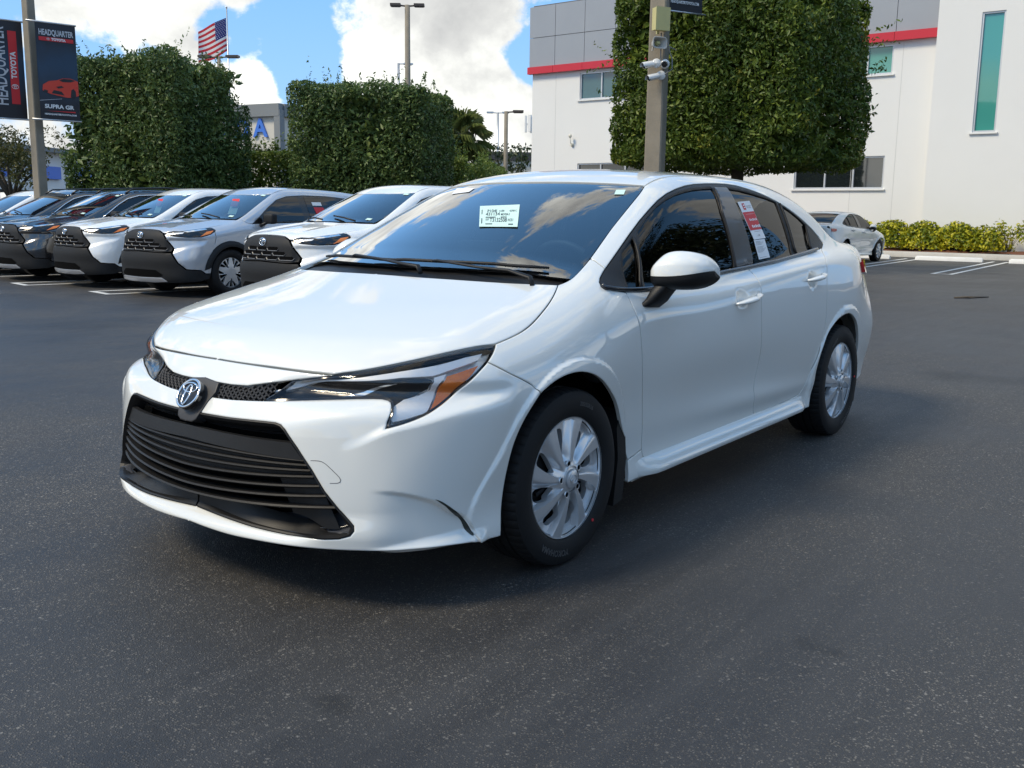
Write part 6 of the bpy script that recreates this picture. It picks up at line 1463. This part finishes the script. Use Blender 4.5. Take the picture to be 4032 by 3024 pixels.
def b_cam(loc, yaw, pitch):
    def f(t):
        t.location = loc; t.rotation_euler = (0, 0, 0); M = Matrix.Rotation(yaw, 4, 'Z') @ Matrix.Rotation(pitch, 4, 'Y'); b = MB(); rows = []
        ang = np.linspace(0, 2*math.pi, 20, endpoint=False)
        for x, r in ((.0, .035), (.01, .052), (.05, .058), (.23, .060), (.245, .056)): rows.append([M @ Vector((x+.07, r*math.cos(a), r*math.sin(a))) for a in ang])
        b.add([p for r in rows for p in r], [(j*20+i, j*20+(i+1) % 20, (j+1)*20+(i+1) % 20, (j+1)*20+i) for j in range(4) for i in range(20)]); vis = [M @ Vector((x, .068*math.cos(a), .066*math.sin(a))) for x in (.10, .36) for a in np.linspace(-.3, math.pi+.3, 11)]; b.add(vis, [(i, i+1, 12+i, 11+i) for i in range(10)])
        b.tube([Vector((0, 0, 0)), M @ Vector((.08, 0, 0))], .026, 8); b.build('housing', M_CAMW, t, sharp=50)
        p = MB(); p.add([M @ Vector((.312, .05*math.cos(a), .05*math.sin(a))) for a in ang], [tuple(range(20))]); p.build('lens', M_BLACKGL, t)
        p = MB(); W2 = Matrix.Rotation(yawp, 4, 'Z'); pr = [(.0, .09), (.045, .088), (.06, .07), (.062, .0)]
        V = [W2 @ Vector((-.04+x*1., r*math.cos(a), r*math.sin(a))) for x, r in ((0, .092), (.04, .090), (.055, .075), (.06, .0)) for a in ang]; p.add(V, [(j*20+i, j*20+(i+1) % 20, (j+1)*20+(i+1) % 20, (j+1)*20+i) for j in range(3) for i in range(20)]); p.build('mount', M_CAMW, t, smooth=True)
    return f
G = 'white security cameras on the square pole'
fitting('security_camera', 'upper left white bullet camera aimed to the left of the square pole', 'security camera', b_cam(onpole(-.12, .30, 4.20), yawp-1.25, .22), G)
fitting('security_camera', 'white camera with dark front facing the viewer on the square pole', 'security camera', b_cam(onpole(.05, .32, 4.19), yawp-.35, .18), G)
fitting('security_camera', 'lowest white bullet camera on the square pole, aimed left', 'security camera', b_cam(onpole(-.02, .31, 3.97), yawp-1.20, .25), G)
def b_cab(t):
    t.location = (0, 0, 0); b = MB(); b.tube([onpole(.0, .31, 4.75), onpole(.10, .33, 4.55), onpole(.14, .31, 4.4), onpole(.20, .28, 4.3), onpole(.2, .3, 4.1), onpole(.05, .32, 3.99)], .012, 6); b.tube([onpole(.12, .32, 4.52), onpole(.3, .22, 4.47)], .010, 6); b.tube([onpole(-.05, .30, 4.78), onpole(-.05, .32, 4.28)], .014, 6); b.build('cable', mat('cable grey', (.22, .22, .22), .6), t, smooth=True)
fitting('pole_cable', 'grey cable looping down beside the cameras on the square pole', 'cable', b_cab)
def b_clamp(t):
    b = MB()
    for z in (5.62, 5.55): b = MB(); b.box((pc.x, pc.y, z), (.37, .37, .025), R_(12)); b.build('band', M_GALV, t)
fitting('clamp_band', 'pair of steel bands clamped round the square pole under the banner', 'clamp', b_clamp)
b = MB(); b.tube([(-13.6, -1.08, .012), (-13.75, -.92, .02), (-13.9, -.86, .014), (-14.15, -.70, .012)], [.012, .02, .016, .008], 6); b.tube([(-13.75, -.92, .02), (-13.78, -.80, .012)], [.01, .005], 5)
b.build('fallen_twig', M_BARK, None, smooth=True, label='small brown fallen twig lying on the empty asphalt at right', cat='twig')
# broad trees and a gabled house across the lot, outside the picture: they show only as reflections in the side windows
for k, (x, y, h, r_, l) in enumerate([(-15.8, 10.2, 12.5, 4.4, 'large dark tree across the lot, mirrored in the front side window'), (-22.8, 11.0, 13.0, 4.4, 'large dark tree farther back, mirrored in the rear side window'), (-9.0, 14.0, 12.0, 4.0, 'large dark tree across the lot nearest the sedan, mirrored in its door')]):
    open_tree('broad_tree', (x, y), h, r_, 9000, M_FAR, .30, l, 90+k, .95, None, .2)
gh = empty('canopy_building', (-7, 30, 0), label='white building with a columned canopy across the lot, mirrored in the sedan doors', cat='building')
b = MB(); b.box((0, 5, 2.6), (44, 6, 5.2)); b.build('wall', M_STUCCO, gh); b = MB(); b.box((0, -.5, 3.6), (44, 5, .5)); b.build('canopy', M_STUCCO, gh)
for k in range(9): p = MB(); p.box((-20+5*k, -2.4, 1.67), (.5, .5, 3.34)); p.build('column', M_STUCCO, gh)
for k in range(8): p = MB(); p.box((-17.5+5*k, 1.95, 1.6), (3.6, .1, 2.4)); p.build('window', M_GDARK, gh)
# ================================================================ the row of parked crossovers
def suv_shape():
    W = cub([(1.0, .80), (.6, .862), (.2, .888), (-.4, .886), (-1.3, .895), (-2.3, .902), (-2.7, .898), (-3.1, .86), (-3.5, .79)])
    sec = cub([(.2, -.045), (.3, -.04), (.45, -.02), (.62, -.004), (.78, .0), (.92, -.004), (1.05, -.018), (1.2, -.06)])
    zc = cub([(1.05, .68), (.97, .82), (.92, .905), (.86, .955), (.7, 1.000), (.4, 1.045), (0, 1.095), (-.3, 1.125), (-.8, 1.13), (-1.6, 1.15), (-2.6, 1.18), (-3.5, 1.20)])
    ca = cub([(1.0, .20), (.6, .11), (.2, .07), (-.2, .04), (-.6, -.04), (-1.2, -.06), (-2.4, -.05), (-3.5, .0)])
    cb = cub([(1.0, .05), (.2, .06), (-.2, .10), (-.6, .26), (-1.2, .32), (-2.4, .30), (-3.5, .1)])
    kst = spl([(1.0, .12), (.5, .14), (0, .12), (-.6, .07), (-1.5, .05), (-3.5, .08)])
    nose = cub([(1.05, .80), (.95, .855), (.88, .88), (.80, .895), (.68, .912), (.60, .935), (.52, .945), (.42, .935), (.32, .93), (.24, .91), (.18, .87)])
    tailp = cub([(1.3, -3.40), (1.1, -3.47), (.9, -3.50), (.6, -3.54), (.4, -3.54), (.2, -3.45)])
    zw = cub([(.2, 1.00), (-.05, 1.115), (-.4, 1.283), (-.8, 1.462), (-1.0, 1.545), (-1.3, 1.66)])
    zr = cub([(-.6, 1.52), (-.95, 1.575), (-1.3, 1.608), (-1.7, 1.618), (-2.2, 1.608), (-2.8, 1.57), (-3.3, 1.51)])
    zb = cub([(-2.9, 1.75), (-3.1, 1.60), (-3.3, 1.38), (-3.5, 1.15), (-3.7, .92)])
    tum = cub([(1.05, .0), (1.15, .028), (1.3, .085), (1.45, .155), (1.55, .215), (1.65, .29)])
    yg0 = cub([(.2, .76), (-.1, .80), (-.5, .832), (-1.5, .842), (-2.3, .835), (-3.0, .79), (-3.5, .72)])
    def F(x, y, z):
        ay = np.abs(y); r1 = np.hypot(x, z-.345); r2 = np.hypot(x+2.64, z-.345)
        fl = sstep((.46-r1)/.06)*.028 + sstep((.46-r2)/.06)*.028
        sc = .022*np.exp(-((x+1.3)/.75)**2-((z-.55)/.13)**2)
        S = ay - (W(x) + sec(z) + fl - sc - .06*sstep((-2.8-x)/.6)*sstep((z-.7)/.4))
        ridge = .022*np.exp(-((ay-.50)/.10)**2)*sstep((x+.4)/.5)*sstep((.85-x)/.3)
        T = (z - (zc(x) - ca(x)*y*y - cb(x)*y**4 + ridge))*.93
        N = (x - (nose(z) - .17*y*y - .42*y**4))*.95
        sN = np.arctan2(ay, np.maximum(x-.1, .05))*.8
        d = z - (.60 + .33*np.maximum(sN-.42, 0))                # cheek below the lamps is pulled in, the lower apron stands proud
        cheek = .030*sstep((sN-.46)/.10)*sstep((d+.03)/.07)*sstep((1.02-sN)/.12)*sstep((.86-z)/.06)*(x > .2)
        L = smax(smax(S, T, kst(x)), N, .10) + cheek
        L = smax(L, (tailp(z) + .20*y*y + .25*y**4) - x, .10)
        Sg = (ay - (yg0(x) - tum(z)))*.9
        Tg = smax(smax((z - zw(x + .38*y*y))*.9, z - (zr(x) - .08*y*y - .06*y**4), .04), (z - zb(x - .25*y*y))*.8, .08)
        G = smax(smax(Sg, Tg, .06), .95 - z, .02)
        return smin(L, G, .05)
    return F
FS = suv_shape()
def on_s(pts, frame): return march(FS, *FR[frame][1](np.asarray(pts, float)))[0]
def S3(*pts): return on_s(pts, 'side')                               # outline corners given in side view (x, z)
def C3(*pts): return on_s(pts, 'cyl')                                # given round the nose (s, z)
def T3(*pts): return on_s(pts, 'top')
def circ_arc(x0, z0, r, a0, a1, n=18): return [(x0+r*math.cos(a), z0+r*math.sin(a)) for a in np.linspace(a0, a1, n)]
M_CLAD = mat('dark cladding', (.012, .0125, .0135), .62, spec=.28, bump=(400, .1), var=(20, .15)); M_SKID = mat('silver skid plate', (.45, .46, .48), .3, .6)
M_SUVWHITE = paint('white crossover paint', (.80, .80, .78)); M_SUVSILVER = paint('silver crossover paint', (.47, .50, .54), rough=.34, metal=.4); M_SUVBLACK = paint('black crossover paint', (.006, .007, .010), rough=.25)
M_GLASSDK = mat('tinted car glass', (.006, .008, .011), .02, coat=.25, spec=.5)
M_ROOFRAIL = mat('roof rail black', (.012, .012, .013), .35)
SUVPAINT = []      # names of the parts that take the body colour
def make_suv(label, M):
    t = empty('crossover', label=label, cat='car', group='crossovers parked in a row')
    res = .026
    def P(segs, frame, name, m, r=res, par=None, sym=False, off=0., depth=.016, both_=True, **kw):
        g = panel_geo(FS, segs, frame, r, off=off, sym=sym, depth=depth, gap=kw.pop('gap', .002), **kw)
        if sym: return [put(g, name, m, par or t, sym=True)]
        return [put(g, name, m, par[i] if isinstance(par, list) else par or t, sd) for i, sd in enumerate(LR)]
    hs = sm(T3((-.22, .735), (.1, .765), (.4, .760), (.60, .735)), .03, 4); hf = C3((.60, .944), (.47, .912), (.43, .915), (.34, .952), (.2, .962), (0, .964))
    hrear = T3((-.02, 0), (-.03, .3), (-.10, .55), (-.22, .735))
    P([hrear, hs[1:], hf], 'top', 'hood', M, sym=True)
    # front: painted cheeks, dark upper grille, apron
    lampo = [(.47, .905), (.52, .922), (.66, .940), (.86, .968), (1.02, .990), (1.10, .985), (1.13, .955), (1.05, .905), (.92, .865), (.76, .858), (.60, .872), (.50, .885)]
    P([C3(*lampo)], 'cyl', 'headlight', M_GLASSDK, .02, off=.003, bev=False)
    grl = [(0, .958), (.34, .945), (.43, .905), (.50, .80), (.575, .70), (.555, .655), (.42, .640), (0, .655)]
    P([C3(*grl)], 'cyl', 'grille', M_CLAD, .02, sym=True, off=.006)
    cheek = [(.455, .90), (.50, .882), (.60, .867), (.76, .853), (.92, .860), (1.05, .90), (1.11, .935), (1.115, .86), (1.09, .76), (1.06, .66), (1.04, .50), (1.02, .345), (.96, .345), (.90, .395), (.73, .41), (.64, .50), (.575, .63), (.592, .70), (.515, .80)]
    P([C3(*cheek)], 'cyl', 'bumper_cheek', M, .02)
    nosetop = [(.0, .948), (.36, .928), (.455, .905), (.50, .925), (.60, .948), (.46, .922), (.36, .926), (.2, .941), (0, .948)]
    apron = [(0, .645), (.42, .632), (.555, .632), (.63, .49), (.72, .40), (.90, .385), (.955, .335), (1.02, .335), (1.0, .27), (.9, .235), (.6, .215), (.3, .205), (0, .20)]
    P([C3(*apron)], 'cyl', 'lower_bumper', M_CLAD, .022, sym=True, off=.008)
    P([C3((0, .40), (.34, .395), (.44, .33), (.40, .30), (0, .295))], 'cyl', 'lower_grille', M_DARK, .03, sym=True, off=.017, depth=0, bev=False)
    P([C3((0, .285), (.42, .29), (.50, .235), (.30, .222), (0, .222))], 'cyl', 'skid_plate', M_SKID, .03, sym=True, off=.022)
    # openings of the honeycomb: black panels stand for their shade, grey bars below
    gr_ = t.children[0]
    grille = [c for c in t.children if c.name.startswith('grille')][0]
    rims = MB()
    for r_, zz in enumerate((.802, .748, .694)):
        for c_ in range(0, 4):
            cs = (c_ + (.5 if r_ % 2 else 0))*.205
            if cs + .10 > .47 + (.80-zz)*.8: continue
            an = [(-.098, .0), (-.078, .024), (.078, .024), (.098, .0), (.078, -.024), (-.078, -.024)]
            poly = [(cs+dx, zz+dz) for dx, dz in an] if cs > .01 else [(0, zz+.024), (.078, zz+.024), (.098, zz), (.078, zz-.024), (0, zz-.024)]
            P([C3(*poly)], 'cyl', 'grille_opening_shade', M_DARK, .04, par=grille if cs <= .01 else [grille, grille], sym=cs <= .01, off=.0105, depth=0, bev=False)
            low = [(cs+dx, zz+dz) for dx, dz in ((-.098, 0), (-.078, -.024), (-.04, -.024), (.0, -.024), (.04, -.024), (.078, -.024), (.098, 0))]
            if cs <= .01: low = [(0, zz-.024), (.04, zz-.024), (.078, zz-.024), (.098, zz)]
            Pq, _ = march(FS, *FR['cyl'][1](np.array(low))); Nq = grad(FS, Pq)
            for sg in (1, -1):
                p2 = (Pq + Nq*.012)*[1, sg, 1]; rims.tube(p2, .0045, 4)
    rims.build('grille_edge', mat('grille edge grey', (.16, .16, .165), .35), grille, kind='stuff')
    e0 = on_s([(0, .880)], 'cyl')[0]; b = MB()
    for ru, rv, dz in ((.062, .044, 0), (.040, .016, .018), (.015, .031, -.005)): b.tube([(e0[0]+.022, ru*math.cos(a), e0[2]+dz+rv*math.sin(a)) for a in np.linspace(0, 2*math.pi, 25)], .0055, 6, cap=False)
    b.lathe([(0, .012), (.045, .010), (.045, 0)], 'x', 20, (e0[0], 0, e0[2])); b.build('badge', M_CHROME, t, smooth=True)
    for sd in LR:
        la = panel_geo(FS, [C3((.50, .905), (.60, .915), (.72, .925), (.70, .905), (.60, .895), (.50, .892))], 'cyl', .03, off=.006, gap=0, depth=.002, bev=False); lp = [c for c in t.children if c.name.startswith('headlight')][0 if sd > 0 else 1]
        put(la, 'light_guide', M_LAMPCHROME, lp, sd)
        put(panel_geo(FS, [C3((.90, .868), (1.04, .905), (1.10, .950), (1.0, .935))], 'cyl', .03, off=.006, gap=0, depth=.002, bev=False), 'amber_reflector', M_AMBER, lp, sd)
        put(panel_geo(FS, [C3((.70, .938), (1.0, .980), (1.02, .965), (.76, .925))], 'cyl', .03, off=.005, gap=0, depth=.002, bev=False), 'light_strip', M_CHROME, lp, sd)
    # sides
    a1 = circ_arc(0, .345, .375, R_(12), R_(180-8)); a2 = circ_arc(-2.64, .345, .375, R_(8), R_(180-14))
    o1 = circ_arc(0, .345, .455, R_(5), R_(178)); o2 = circ_arc(-2.64, .345, .455, R_(5), R_(170))
    fs = S3((.425, .74), (.415, .60), *o1[3:], (-.50, .40)); fc = S3((-.50, .40), (-.505, .6), (-.50, .85), (-.46, 1.0), (-.44, 1.045))
    P([hs, C3((.60, .944), (.86, .974), (1.02, .996), (1.105, .99), (1.14, .955), (1.115, .935), (1.12, .86), (1.095, .76)), fs, fc[1:], S3((-.35, 1.06), (-.30, 1.09)), T3((-.25, .745))], 'obl', 'fender', M, .022)
    P([S3(*[(x, z) for x, z in o1], *[(x, z) for x, z in a1[::-1]])], 'side', 'arch_cladding', M_CLAD, .02, off=.010)
    P([S3(*[(x, z) for x, z in o2], *[(x, z) for x, z in a2[::-1]])], 'side', 'arch_cladding', M_CLAD, .02, off=.010)
    belt = [(-.44, 1.045), (-.9, 1.055), (-1.55, 1.07), (-2.3, 1.09), (-2.75, 1.12)]
    mc = S3((-1.56, .36), (-1.58, .6), (-1.56, .9), (-1.53, 1.07)); dr = S3((-2.19, .36), (-2.22, .50), (-2.33, .72), (-2.44, .9), (-2.50, 1.095))
    dF = P([fc, S3(belt[1], (-1.53, 1.07)), mc[::-1][1:], S3((-.50, .36))], 'obl', 'front_door', M, .03)
    dR = P([mc, S3(belt[3], (-2.50, 1.095)), dr[::-1][1:]], 'obl', 'rear_door', M, .03)
    P([S3((-.44, .355), (-2.20, .355), (-2.20, .22), (-.44, .22))], 'side', 'rocker_cladding', M_CLAD, .05, off=.012)
    fr = [(-.44, 1.05), (-.60, 1.15), (-.82, 1.30), (-1.02, 1.41), (-1.25, 1.468), (-1.6, 1.49), (-2.1, 1.485), (-2.6, 1.45), (-2.95, 1.39), (-3.0, 1.32), (-2.9, 1.17), (-2.75, 1.13), (-2.3, 1.10), (-1.55, 1.08), (-.9, 1.062)]
    P([S3(*fr)], 'side', 'window_surround', M_BLACKGL, .03, off=-.003, holes=[])
    for pts, nm, par in (([(-.66, 1.075), (-.68, 1.18), (-.86, 1.30), (-1.05, 1.392), (-1.27, 1.447), (-1.46, 1.462), (-1.49, 1.09)], 'window_glass', dF), ([(-1.62, 1.095), (-1.60, 1.467), (-2.05, 1.465), (-2.32, 1.447), (-2.36, 1.12)], 'window_glass', dR), ([(-2.42, 1.125), (-2.39, 1.44), (-2.6, 1.42), (-2.86, 1.37), (-2.80, 1.17)], 'vent_glass', None)):
        P([S3(*pts)], 'side', nm, M_GLASSDK, .05, par=par, off=.0005, depth=.004, bev=False)
    q = S3(*o2[2:-1]); rj_ = T3((-1.02, .60), (-1.3, .578), (-1.8, .565), (-2.5, .56), (-3.05, .565))
    bs = T3((-3.05, .565), (-3.2, .60), (-3.40, .66)); qr = S3((-3.30, 1.10), (-3.33, .9), (-3.33, .6), (-3.28, .40))
    wsS = T3((-.24, .745), (-.40, .735), (-.70, .675), (-1.02, .60))
    P([S3((-.30, 1.09), (-.35, 1.06), (-.44, 1.05), *fr[1:12], (-2.50, 1.095)), dr[::-1][1:], S3((-2.19, .36)), q, S3((-3.09, .40)), qr[::-1], bs[::-1][1:-1], rj_[::-1], wsS[::-1][1:]], 'rail', 'body_side', M, .024)
    wt = T3((-1.02, .60), (-.93, .45), (-.87, .25), (-.85, 0))
    P([wt[::-1], rj_[1:], T3((-3.05, .3), (-3.06, 0))], 'top', 'roof', M, .04, sym=True)
    ws = P([T3((-.06, 0), (-.08, .3), (-.15, .5), (-.24, .70)), wsS[1:], wt[1:]], 'top', 'windshield', M_WS, .04, sym=True, off=-.004, depth=0, bev=False)[0]
    P([T3((.0, 0), (-.01, .3), (-.08, .55), (-.20, .735), (-.26, .70), (-.18, .5), (-.11, .3), (-.09, 0))], 'top', 'cowl', M_BLACKPL, .05, sym=True, off=-.015, depth=0, bev=False)
    P([np.array([[-3.42, 0, 1.4], [-3.2, .6, 1.4]]), np.array([[-3.33, .85, 1.05], [-3.30, .83, .35]]), np.array([[-3.5, 0, .35]])], 'rcyl', 'tail_panel', M, .06, sym=True)
    for sd in LR:
        b = MB(); soft_box(b, (-.66, .985, 1.125), (.12, .215, .155), 0, .045); b2 = MB(); b2.tube([(-.58, .85, 1.02), (-.62, .90, 1.05), (-.66, .95, 1.09)], [.05, .045, .05], 10, flat=.55)
        if sd < 0: b, b2 = b.mirror(), b2.mirror()
        mi = b.build('side_mirror', M_CLAD, t, smooth=True); b2.build('mirror_foot', M_BLACKPL, mi, smooth=True)
        for pts in (((-.10, .28), (-.16, -.05), (-.2, -.35)),):
            if sd > 0:
                b = MB()
                for y0 in (.50, -.10): b.tube([on_s([(-.06-.2*abs(y0)**2, y0)], 'top')[0] + [0, 0, .02], on_s([(-.13, y0-.25)], 'top')[0] + [0, 0, .03], on_s([(-.17-.1*abs(y0-.5)**2, y0-.5)], 'top')[0] + [0, 0, .02]], .011, 6)
                b.build('wipers', M_BLACKPL, t, smooth=True)
        for x0, z0, par in ((-1.36, .93, dF), (-2.22, .96, dR)):
            p = S3((x0+.10, z0), (x0, z0+.006), (x0-.10, z0+.012)) + np.array([[0, .004, 0], [0, .035, 0], [0, .008, 0]]); b = MB(); b.tube(p, [.012, .016, .014], 8)
            if sd < 0: b = b.mirror()
            b.build('door_handle', M, par[0 if sd > 0 else 1], smooth=True)
    b = MB(); b.box((-1.32, 0, .42), (1.8, 1.5, .3)); b.box((.18, 0, .50), (1.0, 1.1, .5)); b.box((-2.9, 0, .6), (.9, 1.2, .6)); b.box((-1.2, 0, .85), (2.6, 1.44, .1))
    for x in (0, -2.64):
        for s in LR:
            A = circ_arc(x, .345, .43, -.2, math.pi+.2, 16); b.add([(p[0], s*.5, p[1]) for p in A]+[(p[0], s*.86, p[1]) for p in A], [(i, i+1, 17+i, 16+i) for i in range(15)]); b.add([(p[0], s*.52, p[1]) for p in A], [tuple(range(16))])
    b.build('inner_filler', M_DARK, t)  # black boxes added inside to block light, plus the wheel wells
    b = MB(); b.box((-.42, 0, 1.0), (.5, 1.4, .12))
    for y in (.36, -.36): soft_box(b, (-1.35, y, 1.12), (.14, .48, .55), -.25); soft_box(b, (-1.45, y, 1.44), (.09, .26, .15), -.2, .03)
    b.build('cabin', M_CABIN, t, smooth=True)
    for x, y in ((0, .775), (-2.64, .775)):
        for sd in LR: put_wheel(t, x, y, .3, sd, WM2, .345, scale=1.)
    return t
def wheel2_meshes():
    d = {}; b = MB(); prof = [(.22, -.09), (.235, -.10), (.26, -.113), (.31, -.112), (.335, -.098), (.343, -.08), (.345, -.04), (.345, .04), (.343, .08), (.335, .098), (.31, .112), (.26, .113), (.235, .10), (.22, .09)]
    b.lathe(prof, 'y', 48); d['tyre'] = mesh('tyre', b.v, b.f, M_RUBBER, True, None, 40)
    R = .232; k = 60; outer = [(R*math.cos(2*math.pi*i/k), R*math.sin(2*math.pi*i/k)) for i in range(k)]; holes = []
    for s in range(5):
        for da, r0, r1, w in ((0, .085, .205, .030), (.36, .125, .212, .026), (-.36, .125, .212, .026)):
            a = 2*math.pi*s/5 + da; u = np.array([math.cos(a), math.sin(a)]); v = np.array([-u[1], u[0]]); sk = .018*np.sign(da)
            holes.append(np.array([u*r0 - v*w*.35 - v*sk, u*r0 + v*w*.35 - v*sk, u*r1 + v*w + v*sk*.3, u*r1 - v*w + v*sk*.3]))
    holes = [h for i, h in enumerate(holes) if i % 3 == 0] + [h for i, h in enumerate(holes) if i % 3]
    U, T = tri2d(outer, holes[:5] if False else holes, .012); r = np.hypot(U[:, 0], U[:, 1]); h = .095 - .012*sstep((r-.05)/.15) - .006*sstep((r-.215)/.01)
    m = MB(); V = np.stack([U[:, 0], h, U[:, 1]], -1); Fc = [tuple(t) for t in T[:, ::-1]]; m.add(V, Fc); ed = {}
    for t in Fc:
        for i in range(3): e = (t[i], t[(i+1) % 3]); kx = (min(e), max(e)); ed[kx] = None if kx in ed else e
    for e in ed.values():
        if e is not None: a, c = V[e[0]], V[e[1]]; dd = np.array([0, .025, 0]); m.add([a, c, c-dd, a-dd], [(1, 0, 3, 2)])
    d['wheel_cover'] = mesh('wheel_cover', m.v, m.f, M_SILVER, True, None, 40)
    b = MB(); b.lathe([(.23, -.09), (.23, .06), (.2, .03), (.0, .03)], 'y', 32); d['rim'] = mesh('rim', b.v, b.f, M_DARK, True, None, 40); return d
WM2 = wheel2_meshes()
suv0 = make_suv('white crossover nearest the big sedan, its rear hidden behind the sedan windshield', M_SUVWHITE)
PAINTED = ('hood', 'fender', 'bumper_cheek', 'front_door', 'rear_door', 'body_side', 'roof', 'tail_panel', 'door_handle')
def recolour(o, m):
    if o.type == 'MESH' and o.name.split('.')[0] in PAINTED: o.material_slots[0].link = 'OBJECT'; o.material_slots[0].material = m
    for c in o.children: recolour(c, m)
def place_suv(o, x, y, yaw): o.location = (x, y, 0); o.rotation_euler = (0, 0, yaw); o.scale = (.975,)*3
place_suv(suv0, -5.5, -6.52, R_(-5))
suvs = [suv0]
for (x, y, m, lab, dk, yw) in ((-5.965, -9.87, M_SUVSILVER, 'silver blue crossover with dark side mirrors, second from the big sedan', 0, 1.5), (-6.1, -12.07, M_SUVWHITE, 'white crossover between the silver one and the black ones', 0, -5),
                         (-6.1, -14.07, M_SUVBLACK, 'black crossover with chrome window line next to the white one', 1, -5), (-6.25, -16.15, M_SUVBLACK, 'black crossover mostly cut off by the left edge of the photo', 1, -4), (-6.6, -18.3, M_SUVWHITE, 'white car farthest left, only its roof and side window in view', 0, -3)):
    o = copy_tree(suv0); o['label'] = lab; place_suv(o, x, y, R_(yw)); recolour(o, m); suvs.append(o)
    if dk:
        for s in LR:
            b = MB()
            pts = [on_s([(xx, zz)], 'side')[0]*[1, s, 1] + [0, s*.012, 0] for xx, zz in [(-.46, 1.065), (-.60, 1.165), (-.82, 1.315), (-1.02, 1.422), (-1.25, 1.482), (-1.6, 1.502), (-2.1, 1.497), (-2.6, 1.462), (-2.95, 1.40)]]
            b.tube(pts, .011, 6); b.build('chrome_line', M_CHROME, o, smooth=True)
        for s in LR:
            b = MB(); pts = [on_s([(xx, s*.585)], 'top')[0] + [0, 0, hz] for xx, hz in ((-1.05, .01), (-1.2, .05), (-1.8, .06), (-2.5, .055), (-2.9, .01))]; b.tube(pts, .017, 8); b.build('roof_rail', M_ROOFRAIL, o, smooth=True)
# papers behind the windshields and on the silver car's rear window
def paper(par, c, u, v, w, h, m, name='window_sticker', extra=None):
    b = MB(); c, u, v = Vector(c), Vector(u).normalized(), Vector(v).normalized(); b.add([c-u*w/2-v*h/2, c+u*w/2-v*h/2, c+u*w/2+v*h/2, c-u*w/2+v*h/2], [(0, 1, 2, 3)]); return b.build(name, m, par)
for o in (suvs[1], suvs[2]):
    paper(o, (-.62, .18, 1.25), (0, 1, 0), (-.5, 0, 1), .20, .15, M_PAPER); paper(o, (-.64, .20, 1.36), (0, 1, 0), (-.5, 0, 1), .17, .13, M_PRINTRED)
for o in suvs[:4]:
    q = on_s([(-.93, .52), (-.26, .58)], 'top')
    for p in q: paper(o, p + [0, 0, .004], (-.38, 1, -.1), (-1, -.1, .44), .07, .05, M_PAPER)
o = suvs[1]; q = on_s([(-1.83, 1.36), (-1.86, 1.24), (-1.90, 1.13)], 'side') + [0, .006, 0]
paper(o, q[0], (-1, 0, 0), (.18, -.45, 1), .20, .06, M_PAPERW); paper(o, q[1], (-1, 0, 0), (.18, -.45, 1), .21, .15, M_PRINTRED); paper(o, q[2], (-1, 0, 0), (.18, -.45, 1), .20, .10, M_PAPERW)

# ================================================================ the far white sedan: a plainer copy of the same kind of car
def copy_car(o, parent=None, skip=()):
    c = o.copy(); COL.objects.link(c)
    if parent is not None: c.parent = parent
    for ch in o.children:
        if ch.name.split('.')[0] in skip: continue
        copy_car(ch, c, skip)
    return c
far = copy_car(hero, None, ('window_sticker', 'sticker_print', 'sticker_band', 'sticker_text', 'honeycomb_mesh', 'grille_slat', 'grille_plate', 'badge', 'badge_cup', 'tow_cover_gap', 'corner_vent', 'headlight', 'tyre_lettering', 'mud_flap', 'grille_band', 'grille_surround', 'lower_shelf', 'shelf_edge', 'mesh_backing', 'tyre_dot', 'hub_badge'))
far['label'] = 'small distant white sedan parked nose first by the yellow shrubs'; far['group'] = 'white sedans'; del far['group']
far.location = (-26.3, -7.0, 0); far.rotation_euler = (0, 0, R_(178)); far.scale = (.97,)*3
